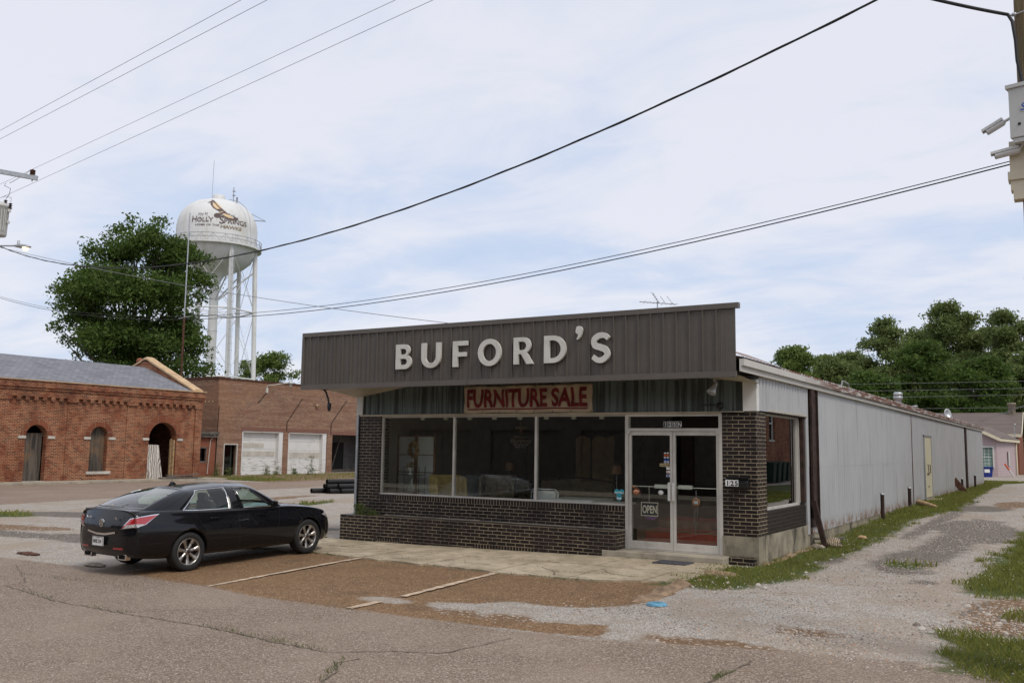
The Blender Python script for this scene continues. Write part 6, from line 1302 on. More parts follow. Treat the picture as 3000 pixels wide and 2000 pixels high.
for k in range(4):
    y = 32.6 + k * .95; lb = ['nearest of the four dark green wheeled bins by the red brick building', 'second of the four dark green wheeled bins by the red brick building', 'third of the four dark green wheeled bins by the red brick building', 'farthest of the four dark green wheeled bins by the red brick building'][k]
    if gb0 is None:
        b0 = thing('wheeled_bin', (8.9, y, .32), lb, 'bin', 'green bins along the brick wall')
        mb = MB(); mb.add([(8.65, y - .25, .36), (9.15, y - .25, .36), (9.15, y + .25, .36), (8.65, y + .25, .36), (8.58, y - .3, 1.35), (9.2, y - .3, 1.35), (9.2, y + .3, 1.35), (8.58, y + .3, 1.35)], [(0, 3, 2, 1), (4, 5, 6, 7), (0, 1, 5, 4), (1, 2, 6, 5), (2, 3, 7, 6), (3, 0, 4, 7)]); put('bin_body', mb, MT['green'], b0)
        mb = MB(); mb.obox((8.88, y, 1.38), (.34, 0, .03), (0, .32, 0), (0, 0, .03)); put('bin_lid', mb, MT['green'], b0)
        for s in (-1, 1): mb = MB(); mb.lathe([(.11, -.03), (.11, .03), (0, .03)], (9.1, y + s * .28, .44), 'y', 14); put('wheel', mb, MT['rubber'], b0)
        gb0 = b0
    else: c = copy_tree(gb0); c.location = (8.9, y, .32); c['label'] = lb
# street frontage behind the camera, put in and toned dark to darken shop glass and car reflections
for k, (x0, x1, h, mn, lb) in enumerate(((-34, -12, 6.5, 'wood_grey', 'unseen shop row across the road, left stretch, toned dark for reflections'), (-11.5, 6, 7.8, 'rust_d', 'taller unseen shop across the road, toned dark for reflections'), (6.5, 30, 6.0, 'wood_grey', 'unseen shop across the road, right stretch, toned dark for reflections'))):
    sb = thing('offscreen_shop', ((x0 + x1) / 2, -26, -.1), lb, 'building', 'unseen shops across the road')
    n = max(1, int((x1 - x0) / 5.5)); st_ = (x1 - x0) / n; hol = [rect(-(x0 + st_ * i + st_ - .6), -(x0 + st_ * i + .6), .3, 2.9) for i in range(n)] + [rect(-(x0 + st_ * i + st_ / 2 + .5), -(x0 + st_ * i + st_ / 2 - .5), 4.0, 5.3) for i in range(n)]
    mb = MB(); mb.plate(rect(-x1, -x0, -.3, h), hol, (0, -26.2, 0), (-1, 0, 0), (0, 0, 1), .4); mb.box(x0, x1, -36, -35.7, -.3, h); mb.box(x0, x0 + .3, -35.7, -26.4, -.3, h); mb.box(x1 - .3, x1, -35.7, -26.4, -.3, h); put('brick_wall', mb, MT[mn], sb)
    mb = MB(); mb.box(x0 - .1, x1 + .1, -36.1, -25.85, h, h + .2); put('roof', mb, MT['conc'], sb)
    mb = MB(); mb.box(x0 + .3, x1 - .3, -27.4, -27.2, -.2, h - .2); mb.box(x0 + .3, x1 - .3, -27.2, -26.4, 3.2, 3.3); put('shop_interior', mb, MT['wood_grey'], sb)
    for i in range(n): mb = MB(); mb.box(x0 + st_ * i + .6, x0 + st_ * i + st_ - .6, -26.2, -26.18, .3, 2.9); mb.box(x0 + st_ * i + st_ / 2 - .03, x0 + st_ * i + st_ / 2 + .03, -26.22, -26.14, .3, 2.9); put('shop_window', mb, MT['wood_grey'], sb)  # panes and backing take the wall tone so reflections show no openings
# ================================================================== water tower
TD = 150.0
TW = CAM + fwd * TD + rt * ((620 - 1500) / FPX * TD); TX, TY = TW.x, TW.y
def pix_z(px, py):             # height above datum of a point seen at the tower's distance (used once to size the tower)
    return (CAM + fwd * TD + rt * ((px - 1500) / FPX * TD) - up * ((py - 1000) / FPX * TD)).z
TRI = 6.40
zt_, zc1, zc0, zrail0, zbowl, zrise = pix_z(636, 575), pix_z(636, 640), pix_z(636, 712), pix_z(636, 714), pix_z(636, 790), pix_z(612, 800)
tw = thing('water_tower', (TX, TY, 0), 'tall white water tower with town name, standing on six legs', 'water tower')
zc0 -= .2
tank = [(0, zt_), (2.0, zt_ - .16), (3.8, zt_ - .75), (5.0, zt_ - 1.6), (5.8, zt_ - 2.65), (6.25, zt_ - 3.9), (TRI, zt_ - 5.0), (TRI, zc0), (6.40, zc0 - .35), (6.15, zc0 - 1.4), (5.6, zc0 - 2.5), (4.6, zc0 - 3.4), (3.3, zc0 - 4.05), (2.2, zc0 - 4.45), (1.45, zc0 - 4.9), (1.1, zc0 - 5.5), (.75, zc0 - 6.4)]
mb = MB(); mb.lathe(tank, (TX, TY, 0), 'z', 64); put('tank', mb, MT['tower'], tw)
mb = MB(); mb.lathe([(1.0, zc0 - 5.4), (.76, zc0 - 6.2), (.72, zc0 - 8), (.80, -.5)], (TX, TY, 0), 'z', 24)
for z in np.arange(2, zc0 - 8, 2.6): mb.lathe([(.74, z), (.82, z + .03), (.74, z + .06)], (TX, TY, 0), 'z', 24)
put('riser', mb, MT['tower'], tw)
toC = Vector((CAM.x - TX, CAM.y - TY, 0)).normalized(); lat = Vector((rt0.x, rt0.y, 0)).normalized(); back = Vector((0, 0, 1)).cross(lat)   # back points away from the camera
legs = []
zb_ = zc0 - .35
for k in range(6):
    a = math.radians(10 + 60 * k); d = lat * math.cos(a) + back * math.sin(a); top = Vector((TX, TY, zb_ - .2)) + d * 6.2; bot = Vector((TX, TY, -.5)) + d * 7.2; legs.append((top, bot))
    mb = MB(); mb.tube([bot, top], .37, 14); put('leg', mb, MT['tower'], tw)
mb = MB()
lv = [1 - .0, .70, .42, .12]
P_ = lambda k, f: legs[k % 6][1].lerp(legs[k % 6][0], f)
for k in range(6):
    for f in (.70, .38): mb.tube([P_(k, f), P_(k + 1, f)], .13, 6)
    for f0, f1 in ((.98, .70), (.70, .38), (.38, .03)): mb.tube([P_(k, f0), P_(k + 1, f1)], .045, 4); mb.tube([P_(k + 1, f0), P_(k, f1)], .045, 4)
    mb.tube([P_(k, .70), Vector((TX, TY, P_(k, .70).z))], .04, 4); mb.tube([P_(k, .38), Vector((TX, TY, P_(k, .38).z))], .04, 4)
    tip = P_(k, .90); c = Vector((TX, TY, P_(k, .74).z)); mb.tube([tip, c + (tip - c) * .12], .13, 6)
put('bracing', mb, MT['tower'], tw)
zr = zc0 - .35
mb = MB(); mb.lathe([(6.35, zr), (7.2, zr), (7.2, zr - .28), (6.35, zr - .28)], (TX, TY, 0), 'z', 64, smooth=False); bal = put('balcony', mb, MT['tower'], tw)
mb = MB(); rr_ = 7.15
for i in range(48):
    a, b_ = 2 * PI * i / 48, 2 * PI * (i + 1) / 48; p, q = [Vector((TX + rr_ * math.cos(x), TY + rr_ * math.sin(x), zr)) for x in (a, b_)]
    for h in (.55, 1.15): mb.tube([p + Vector((0, 0, h)), q + Vector((0, 0, h))], .05, 4)
    mb.tube([p, q + Vector((0, 0, 1.15))] if i % 2 else [p + Vector((0, 0, 1.15)), q], .03, 4)
    if i % 2 == 0: mb.tube([p, p + Vector((0, 0, 1.15))], .04, 4)
put('railing', mb, MT['steel'], bal)
mb = MB(); mb.lathe([(1.0, zt_ - .1), (1.0, zt_ + .75), (.9, zt_ + .85), (0, zt_ + .9)], (TX, TY, 0), 'z', 20); put('hatch', mb, MT['tower'], tw)
mb = MB(); c = Vector((TX, TY, zt_)); mb.tube([c - lat * 1.15, c - lat * 1.1 + Vector((0, 0, 6.8))], .035, 4); mb.tube([c + lat * 2.4 - Vector((0, 0, .2)), c + lat * 2.4 + Vector((0, 0, 2.3))], .06, 6); mb.tube([c + lat * 3.0 - Vector((0, 0, .3)), c + lat * 3.0 + Vector((0, 0, .6))], .14, 6)
for z in (.9, 1.6): mb.tube([c + lat * 2.2 + Vector((0, 0, z)), c + lat * 2.7 + Vector((0, 0, z))], .09, 5)
e_ = c + lat * 6.0 - Vector((0, 0, 3.3)); mb.tube([e_, e_ + lat * 1.9 - Vector((0, 0, .1))], .07, 5); mb.tube([e_ + Vector((0, 0, 1.1)) - lat * .5, e_ + lat * 1.9 - Vector((0, 0, .1))], .04, 4); mb.box(0, 0, 0, 0, 0, 0) if False else None
put('aerial', mb, MT['cable_g'], tw)
# caged ladder on the leg at right-front
mb = MB(); k = 5; A, Bq = legs[k]; off = toC * .62 + lat * .28
for s in (-.22, .22): mb.tube([Bq + off + lat * s, A + off + lat * s + Vector((0, 0, 1.5))], .035, 4)
n = 90
for i in range(n): p = (Bq + off).lerp(A + off, i / n); mb.tube([p - lat * .22, p + lat * .22], .02, 4)
for i in range(28): p = (Bq + off).lerp(A + off, .08 + .9 * i / 28); mb.tube([p + (lat * math.cos(a) * .38 + toC * (.1 + .38 * math.sin(a))) for a in [PI * j / 5 for j in range(6)]], .022, 4)
put('ladder', mb, MT['steel'], tw)
mb = MB()
arcp = []
for i in range(9): a = i / 8; j = 1 + a * 4.6; r_, z_ = tank[int(j)][0] + (tank[min(int(j) + 1, 6)][0] - tank[int(j)][0]) * (j % 1), tank[int(j)][1] + (tank[min(int(j) + 1, 6)][1] - tank[int(j)][1]) * (j % 1); d = (lat * .80 + toC * .60); arcp.append(Vector((TX, TY, z_ + .05)) + d * (r_ + .15))
arcp.append(Vector((TX, TY, zr)) + (lat * .80 + toC * .60) * 6.95); mb.tube(arcp, .06, 5); put('tank_ladder', mb, MT['steel'], tw)
# lettering wrapped on the tank
def rad(z):
    for (r0, z0), (r1, z1) in zip(tank[:-1], tank[1:]):
        if z1 <= z <= z0: return r0 + (r1 - r0) * (z0 - z) / max(1e-6, z0 - z1)
    return TRI
latT = Vector((-toC.y, toC.x, 0))
def wrap(u, z, off=.05):       # u metres along the circumference from the lettering's centre
    a = u / TRI; d = toC * math.cos(a) + latT * math.sin(a); return Vector((TX, TY, z)) + d * (rad(z) + off)
def wtext(mb, txt, u0, u1, z, size_h, off=.0, base=lambda u: 0, mi=0):
    v, f = text_mesh(txt, 1.0, 0, off); x0, x1 = min(p.x for p in v), max(p.x for p in v); sc = (u1 - u0) / (x1 - x0); dv, df_ = dense([Vector((u0 + (p.x - x0) * sc, p.y * size_h / .72, 0)) for p in v], f, .3)
    mb.add([wrap(p.x, z + p.y + base(p.x)) for p in dv], df_, mi)
zl = pix_z(640, 668) ; mb = MB()
wtext(mb, 'H', -4.15, -3.35, zl, 1.02, .01); wtext(mb, 'OLLY', -3.25, -.70, zl, .78, .01); wtext(mb, 'S', .25, .95, zl - .15, 1.25, .01); wtext(mb, 'PRINGS', 1.0, 4.9, zl, .80, .01); put('town_lettering', mb, MT['ink'], tw); mb = MB(); wtext(mb, 'City of', -3.2, -1.6, zl + 1.15, .38, 0); put('small_lettering', mb, MT['ink'], tw); mb = MB()
wtext(mb, 'HOME OF THE', -3.5, .25, zl - .62, .30, .012); put('small_lettering', mb, MT['ink'], tw); mb = MB()
rr = random.Random(6)
for i in range(46):
    u = rr.uniform(-3.6, 3.6); z = zl + rr.choice([rr.uniform(-.9, 1.9), rr.uniform(.6, 1.6)]); r = rr.uniform(.03, .11); pts = [(u + r * rr.uniform(.6, 1) * math.cos(a), z + r * 1.3 * rr.uniform(.6, 1) * math.sin(a)) for a in [2 * PI * j / 6 for j in range(6)]]; mb.add([wrap(a, c_) for a, c_ in pts], [tuple(range(6))])
put('paint_blister', mb, MT['ink'], tw)
mb = MB(); wtext(mb, 'HAWKS', .45, 3.9, zl - .86, .52, .03); put('hawks_lettering', mb, MT['ink2'], tw)
def wp(mb, pts, off=.06): pts = [(bx + (a - bx) * 1.28, bz + (c_ - bz) * 1.15) for a, c_ in pts]; wp0(mb, pts, off)
def wp0(mb, pts, off=.06): mb.add([wrap(a, c_, off) for a, c_ in pts], [(i for i in range(len(pts)))]) if False else mb.add([wrap(a, c_, off) for a, c_ in pts] , [tuple(p) for p in tessellate_polygon([[Vector((a, c_, 0)) for a, c_ in pts]])])
bx, bz = .15, zl + 1.95
mbk, mbg = MB(), MB()
W1o = [(.1, -.15), (-.35, .10), (-.85, .45), (-1.25, .95), (-1.42, 1.5), (-1.22, 1.9), (-.92, 1.75), (-.55, 1.40), (-.10, .85), (.35, .40), (.62, .15), (.55, -.1)]
W2o = [(.25, -.15), (.75, -.05), (1.3, -.35), (1.85, -.50), (2.25, -.75), (2.05, -1.15), (1.5, -1.22), (.95, -1.05), (.45, -.75), (.05, -.45)]
body_o = [(-.45, -.75), (-.15, -.45), (.1, -.02), (.55, .14), (.85, .02), (.72, -.2), (.35, -.35), (.1, -.65), (-.2, -.95)]
for q in (W1o, W2o, body_o): wp(mbk, [(bx + a, bz + c_) for a, c_ in q], .05)
wp(mbk, [(bx - .2 + .42 * math.cos(a) * 1.0, bz - .72 + .36 * math.sin(a)) for a in [2 * PI * i / 14 for i in range(14)]], .055)
for i in range(7): a = math.radians(100 + i * 17); c_ = (-1.12, 1.45); wp(mbk, [(bx + c_[0] - .1, bz + c_[1]), (bx + c_[0] + .78 * math.cos(a) , bz + c_[1] + .72 * math.sin(a)), (bx + c_[0] + .1, bz + c_[1] - .12)], .052)
for i in range(7): a = math.radians(-75 + i * 17); c_ = (1.95, -.85); wp(mbk, [(bx + c_[0] - .1, bz + c_[1] + .12), (bx + c_[0] + .6 * math.cos(a), bz + c_[1] + .48 * math.sin(a)), (bx + c_[0], bz + c_[1] - .12)], .052)
put('hawk_outline', mbk, MT['ink'], tw)
wp(mbg, [(bx + a, bz + c_) for a, c_ in [(-.3, .22), (-.7, .55), (-.95, .95), (-.9, 1.35), (-.55, 1.05), (-.2, .62), (.1, .3)]], .075); wp(mbg, [(bx + a, bz + c_) for a, c_ in [(-.55, 1.55), (-.1, 1.1), (.35, .5), (.25, .38), (-.15, .82), (-.6, 1.32)]], .075)
wp(mbg, [(bx + a, bz + c_) for a, c_ in [(.55, -.32), (1.1, -.42), (1.6, -.68), (1.75, -.95), (1.2, -.92), (.7, -.72), (.45, -.5)]], .075); wp(mbg, [(bx + a, bz + c_) for a, c_ in [(.0, -.25), (.35, -.05), (.6, .02), (.3, -.2), (.0, -.4)]], .075)
put('hawk_feathers', mbg, MT['gold'], tw)
# ================================================================== poles and lines
def sag(a, b, s, n=40):
    a, b = Vector(a), Vector(b); return [a.lerp(b, i / n) - Vector((0, 0, 4 * s * (i / n) * (1 - i / n))) for i in range(n + 1)]
def cable(name, a, b, s, r, label, m='cable', n=40, twist=0):
    mb = MB(); p = sag(a, b, s, n); mb.tube(p, r, 6)
    if twist:
        L = sum((q - w).length for q, w in zip(p[1:], p[:-1])); q = sag(a, b, s, int(L / .12)); mb.tube([v + Vector((math.cos(i * .5) * twist * .5, math.cos(i * .5) * twist * .5, math.sin(i * .5) * twist)) for i, v in enumerate(q)], r * .8, 4)
    return tag(put(name, mb, MT[m], None, tuple(a)), label, 'cable')
RPX, RPY = 4.62, -6.1
rp = thing('utility_pole', (RPX, RPY, T(RPX, RPY)), 'brown wooden utility pole at the right edge beside the drive', 'utility pole')
mb = MB(); mb.tube([(RPX, RPY, -.3), (RPX - .01, RPY, 4), (RPX - .02, RPY, 10.0)], [.165, .15, .125], 20); put('shaft', mb, MT['pole'], rp)
mb = MB(); mb.box(RPX - .25, RPX - .12, RPY - .12, RPY + .02, 4.45, 4.93); mb.box(RPX - .27, RPX + .0, RPY - .14, RPY + .04, 4.55, 4.63); mb.box(RPX - .23, RPX - .08, RPY - .12, RPY + .02, 4.36, 4.45); jb = put('terminal_housing', mb, MT['cream_trim'], rp)
mb = MB(); mb.tube([(4.41, -6.22, 6.19), (4.5, -6.2, 6.20), (4.6, -6.25, 6.2)], .008, 6); mb.lathe([(0, -.03), (.02, -.015), (.02, .015), (0, .03)], (4.47, -6.21, 6.195), 'x', 8); put('pole_clevis', mb, MT['steel'], rp)
mb = MB(); mb.tube([(4.50, -6.02, 4.4), (4.50, -6.03, 4.0), (4.48, -6.03, 3.75), (4.44, -6.03, 3.62)], .010, 6); mb.tube([(4.46, -6.03, 3.72), (4.47, -6.03, 3.60), (4.49, -6.03, 3.66)], .006, 5); put('ground_wire', mb, MT['cable_g'], rp)
cbx = thing('camera_cabinet', (4.55, -6.45, 5.1), 'light grey equipment cabinet strapped to the right utility pole', 'cabinet')
bxc = Vector((4.68, -6.32, 5.16)); ua = Vector((.96, -.22, 0)).normalized(); ub = Vector((.22, .96, 0)).normalized(); hw, hd, hh = .27, .11, .245
mb = MB(); mb.obox(bxc, ua * hw, ub * hd, (0, 0, hh)); cb = put('cabinet_body', mb, MT['boxw'], cbx, bev=.006)
mb = MB(); mb.obox(bxc + Vector((0, 0, hh + .012)), ua * (hw + .02), ub * (hd + .02), (0, 0, .018)); put('cabinet_hood', mb, MT['boxw'], cbx)
mb = MB(); mb.obox(bxc - Vector((0, 0, hh + .025)), ua * (hw - .02), ub * (hd - .01), (0, 0, .02)); put('cabinet_base', mb, MT['boxw'], cbx)
fo = bxc - ub * (hd + .003) - ua * hw
mb = MB(); e = []; shield = [(.30, .40), (.345, .43), (.385, .415), (.425, .43), (.47, .40), (.46, .34), (.47, .27), (.43, .19), (.385, .16), (.34, .19), (.30, .27), (.31, .34)]
sc_ = [(.385 + (a - .385) * .86, .30 + (c_ - .30) * .86) for a, c_ in shield]; mb.plate([(a - .14, c_) for a, c_ in shield][::-1], [[(a - .14, c_) for a, c_ in sc_][::-1]], fo + Vector((0, 0, -hh)), ua, (0, 0, 1), .002)
em = put('shield_emblem', mb, MT['decal_b'], cbx)
mb = MB(); mb.obox(fo + ua * .245 + Vector((0, 0, .03 - .0)), ua * .15, ub * .001, (0, 0, .035)); put('emblem_band', mb, MT['boxw'], cbx)
mb = MB(); v, f_ = text_mesh('SkyCop', 1, 0, .01); v = [Vector((p.x + p.y * .25, p.y, 0)) for p in v]; sc2 = .10; mb.add([fo - ub * .003 + ua * (.095 + p.x * sc2) + Vector((0, 0, p.y * sc2 + .005)) for p in v], f_); put('cabinet_lettering', mb, MT['decal_b'], cbx)
mb = MB(); c = fo + ua * .085 + Vector((0, 0, -.12)); mb.obox(c, ua * .012, ub * .006, (0, 0, .012)); put('lock', mb, MT['black'], cbx, bev=.004)
def seccam(root_pt, tip, back_, label):
    t_ = thing('security_camera', tuple(root_pt), label, 'camera'); root_pt, tip, back_ = Vector(root_pt), Vector(tip), Vector(back_); d = (tip - back_).normalized(); sd_ = d.cross(Vector((0, 0, 1))).normalized(); u = sd_.cross(d)
    mb = MB(); ring_ = [(math.cos(a) * .036, math.sin(a) * .034) for a in [2 * PI * i / 12 for i in range(12)]]
    vs = [back_ + d * s_ + sd_ * a * k + u * c_ * k for s_, k in ((-.015, .6), (0, .95), (.02, 1), ((tip - back_).length, 1)) for a, c_ in ring_]; mb.add(vs, [(i * 12 + j, i * 12 + (j + 1) % 12, i * 12 + 12 + (j + 1) % 12, i * 12 + 12 + j) for i in range(3) for j in range(12)], 0, True); mb.add(vs[:12], [tuple(range(12))]); mb.add(vs[-12:], [tuple(range(12))]); put('housing', mb, MT['camw'], t_)
    mb = MB(); L = (tip - back_).length; mb.obox(back_ + d * (L / 2 + .01) + u * .038, d * (L / 2 + .02), sd_ * .036, u * .005); mb.obox(back_ + d * (L / 2 + .01) + u * .026 + sd_ * .037, d * (L / 2 + .02), sd_ * .003, u * .012); mb.obox(back_ + d * (L / 2 + .01) + u * .026 - sd_ * .037, d * (L / 2 + .02), sd_ * .003, u * .012); put('sunshield', mb, MT['camw'], t_, bev=.003)
    mb = MB(); mb.tube([tip + d * .001, tip + d * .003], .028, 14); put('lens', mb, MT['black'], t_)
    mb = MB(); mb.tube([root_pt, root_pt.lerp(back_, .55), back_ + u * .0], .015, 8); mb.tube([root_pt, root_pt.lerp(back_, .1)], .028, 10); put('mount_arm', mb, MT['camw'], t_)
seccam(bxc - ua * hw + Vector((0, -.0, -.0)), bxc - ua * (hw + .235) + Vector((0, -.03, -.11)), bxc - ua * (hw + .085) + Vector((0, -.0, -.035)), 'white bullet security camera on the side of the pole cabinet')
seccam(bxc - ua * .19 - Vector((0, 0, hh + .04)), bxc - ua * .44 - Vector((0, .06, hh + .125)), bxc - ua * .235 - Vector((0, 0, hh + .092)), 'white bullet security camera hanging under the pole cabinet')
# left pole, just outside the frame
LPX, LPY = -25.45, .15
lp = thing('utility_pole', (LPX, LPY, T(LPX, LPY)), 'wooden utility pole at the left edge with crossarm tip showing', 'utility pole')
mb = MB(); mb.tube([(LPX, LPY, -.3), (LPX, LPY, 11.8)], [.17, .12], 16); put('shaft', mb, MT['pole'], lp)
ca, cb2 = Vector((-25.6, -.75, 10.80)), Vector((-23.74, .77, 10.46))
mb = MB(); mb.beam(ca, cb2, .11, .14); put('crossarm', mb, MT['steel'], lp)
mb = MB(); ip = Vector((-23.86, .67, 10.56))
for k in range(4): mb.lathe([(.03, 0), (.085, .02), (.085, .035), (.03, .05)], (ip.x, ip.y, ip.z + k * .042), 'z', 12)
mb.lathe([(.015, -.22), (.015, .2)], tuple(ip), 'z', 6); put('insulator', mb, MT['rust'], lp)
tf = thing('pole_transformer', (-24.97, .2, 8.7), 'grey cylindrical transformer at the left edge of the picture', 'transformer')
tcx, tcy = -24.93, .26
mb = MB(); mb.lathe([(0, 8.55), (.26, 8.57), (.28, 8.62), (.31, 9.50), (.34, 9.52), (.34, 9.58), (.2, 9.68), (0, 9.70)], (tcx, tcy, 0), 'z', 24); put('can', mb, MT['boxw'], tf)
mb = MB()
for a in (-.5, -.15, .2, .6): d = lat * math.cos(a) + (-back) * math.sin(a + .6); mb.beam(Vector((tcx, tcy, 8.72)) + d * .30, Vector((tcx, tcy, 9.40)) + d * .32, .02, .03)
mb.box(tcx + .25, tcx + .36, tcy + .1, tcy + .2, 9.36, 9.46); mb.box(tcx + .24, tcx + .35, tcy + .1, tcy + .2, 8.98, 9.06); put('cooling_fin', mb, MT['boxw'], tf)
for dx, dy, h in ((.18, .10, 9.56), (.30, .20, 9.46)):
    mb = MB()
    for k in range(4): mb.lathe([(.03, 0), (.065, .02), (.03, .045)], (tcx + dx, tcy + dy, h + k * .055), 'z', 10)
    put('bushing', mb, MT['rust_d'], tf)
mb = MB(); mb.tube([(tcx + .18, tcy + .1, 9.8), (tcx + .27, tcy + .15, 9.95), (tcx + .30, tcy + .16, 10.15), (tcx + .12, tcy + .05, 10.25), (tcx + .18, tcy + .06, 10.32)], .010, 6); mb.tube([(tcx + .3, tcy + .2, 9.7), (tcx + .32, tcy + .2, 9.85), (tcx + .18, tcy + .1, 9.9), (tcx + .06, tcy + .0, 9.84)], .008, 6); put('jumper_wire', mb, MT['cable_g'], tf)
sl_ = thing('street_lamp', (-24.8, .3, 8.1), 'lit cobra head street lamp on the left pole', 'street lamp')
la, lb2 = Vector((-25.2, .1, 8.0)), Vector((-24.45, .60, 8.26))
mb = MB(); mb.tube([la, la.lerp(lb2, .5) + Vector((0, 0, .12)), lb2], .025, 8); put('lamp_arm', mb, MT['steel'], sl_)
dd = Vector((.85, .52, -.05)).normalized(); nn = dd.cross(Vector((0, 0, 1))).normalized(); mb = MB(); uu = nn.cross(dd)
pr = [(-.02, .03, .03), (.08, .06, .05), (.25, .10, .075), (.42, .11, .06), (.52, .07, .02), (.55, .0, .0)]
vs = [lb2 + dd * s_ + nn * w_ * math.cos(a) + uu * h_ * math.sin(a) for s_, w_, h_ in pr for a in [PI * 2 * i / 10 for i in range(10)]]; mb.add(vs, [(i * 10 + j, i * 10 + (j + 1) % 10, i * 10 + 10 + (j + 1) % 10, i * 10 + 10 + j) for i in range(5) for j in range(10)], 0, True); mb.lathe([(.04, 0), (.04, .12), (0, .12)], tuple(lb2 + dd * .12 + Vector((0, 0, .05))), 'z', 10); put('lamp_head', mb, MT['steel'], sl_)
mb = MB(); c = lb2 + dd * .36 - Vector((0, 0, .03)); mb.lathe([(.11, 0), (.10, -.06), (.05, -.11), (0, -.12)], tuple(c), 'z', 14); put('lamp_glass', mb, MT['glow'], sl_)
Lp = (-25.2, .25)
cable('service_cable', (-24.84, .34, 8.23), (4.51, -6.08, 7.14), 1.82, .013, 'thick twisted black cable sweeping from the left pole up to the top right', twist=.009)
cable('span_wire', (-24.92, .51, 6.62), (4.55, -6.16, 4.78), 1.06, .005, 'upper of two close wires running low across the sky to the right pole')
cable('span_wire', (-24.92, .51, 6.57), (4.55, -6.16, 4.75), 1.09, .007, 'lower of two close wires running low across the sky to the right pole')
cable('drop_wire', (-24.84, .34, 8.20), (-7.0, 2.0, 4.76), .22, .008, 'thin drop wire from the left pole down to the shop roof', 'cable_g')
cable('drop_wire', (-24.4, .5, 8.2), (-21.5, 6.0, 7.1), .02, .008, 'short thin wire leaving the street lamp bracket', 'cable_g') if False else None
for i, (a, b_, lb) in enumerate((((-31.9, -1.04, 10.0), (-7.85, -5.01, 10.0), 'topmost thin power line in the upper left sky'), ((-31.9, -.80, 10.0), (-7.43, -4.77, 10.0), 'second thin power line in the upper left sky'),
                                ((-29.0, 1.63, 10.8), (-6.41, -2.36, 10.8), 'third power line, tied to the crossarm insulator'), ((-31.6, 1.74, 10.0), (-4.81, -3.25, 10.0), 'lowest power line passing over the transformer'))):
    a, b_ = Vector(a), Vector(b_); e2_ = a + (b_ - a) * 2.6; e2_.z = a.z
    cable('power_line', a, tuple(e2_), .0, .005, lb, 'cable_g')
cable('tap_wire', (-24.55, .33, 10.3), (-23.95, .62, 10.7), .02, .008, 'short tap wire between transformer clamp and crossarm insulator', 'cable_g')
cable('drop_wire', (2.6, -8.2, 6.45), (4.42, -6.25, 6.19), .06, .016, 'black wire running from the top edge to the right pole bracket')
mb = MB(); mb.tube([(4.42, -6.25, 6.19), (4.455, -6.28, 6.1), (4.475, -6.29, 5.9), (4.48, -6.29, 5.7), (4.52, -6.3, 5.42)], .016, 8); tag(put('feed_cable', mb, MT['cable'], None, (4.42, -6.25, 6.19)), 'black cable dropping from the bracket into the grey cabinet', 'cable')
for k, (zl_, zr2, lb) in enumerate(((7.36, 7.21, 'uppermost background wire before the right trees'), (6.9, 6.72, 'second background wire before the right trees'), (6.35, 6.37, 'third background wire before the right trees'), (5.45, 5.46, 'lowest background wire just above the brick house roof'))):
    x0 = (-14, -13, -12, -10)[k]; cable('background_wire', (x0, 60, zl_ - .1 * (k > 0)), (16, 60, zr2 + .05), .05, .012, lb, 'cable_g')
cable('background_wire', (-2.2, 60.5, 4.0), (14, 58.5, 11.5), .3, .012, 'slanting background wire crossing behind the brick chimney', 'cable_g')
cable('background_wire', (-2.6, 60.5, 4.0), (-2.6 + 16, 59.2, 11.3), .45, .012, 'thin slanting wire just under the other slanting one', 'cable_g')
# ================================================================== trees, plants, loose things
def leaves(centers, radii, n, size, seed=0, shell=.55, droop=.2, sub=0):
    """leaf blades gathered in twig clumps through the lobes' outer volume"""
    r = np.random.default_rng(seed); C_ = np.array(centers, float); R_ = np.array(radii, float)
    if R_.ndim == 1: R_ = np.stack([R_] * 3, 1)
    if sub:                      # every lobe breaks into smaller clumps set round its outside
        k_ = sub; dd_ = r.normal(size=(len(C_) * k_, 3)); dd_ /= np.linalg.norm(dd_, axis=1, keepdims=True); dd_[:, 2] = np.where(dd_[:, 2] < -.35, -dd_[:, 2], dd_[:, 2])
        Rb = np.repeat(R_, k_, 0); C_ = np.repeat(C_, k_, 0) + dd_ * Rb * r.uniform(.55, .98, (len(Rb), 1)); R_ = Rb * r.uniform(.28, .52, (len(Rb), 1)) * np.array([1.1, 1.1, .75])
    vol = (R_.prod(1)) ** (2 / 3); pick = r.choice(len(C_), size=n // 14, p=vol / vol.sum())
    d = r.normal(size=(len(pick), 3)); d /= np.linalg.norm(d, axis=1, keepdims=True); rad = (shell + (1 - shell) * r.random(len(pick)) ** .6) * (1 + .07 * np.clip(r.normal(size=len(pick)), -2, 1.6))
    tw_ = C_[pick] + d * R_[pick] * rad[:, None]
    k = 14; base = np.repeat(tw_, k, 0) + np.clip(r.normal(size=(len(tw_) * k, 3)), -1.7, 1.7) * size * np.array([1.15, 1.15, .7]); m_ = len(base)
    a = r.normal(size=(m_, 3)); a[:, 2] -= droop; a /= np.linalg.norm(a, axis=1, keepdims=True); b_ = np.cross(a, r.normal(size=(m_, 3))); b_ /= np.linalg.norm(b_, axis=1, keepdims=True)
    L = size * r.uniform(.6, 1.25, (m_, 1)); Wd = L * .42
    v = np.stack([base - a * L * .5, base + b_ * Wd * .5 + a * L * .05, base + a * L * .5, base - b_ * Wd * .5 + a * L * .05], 1).reshape(-1, 3); f = np.arange(m_ * 4).reshape(-1, 4)
    return v, f
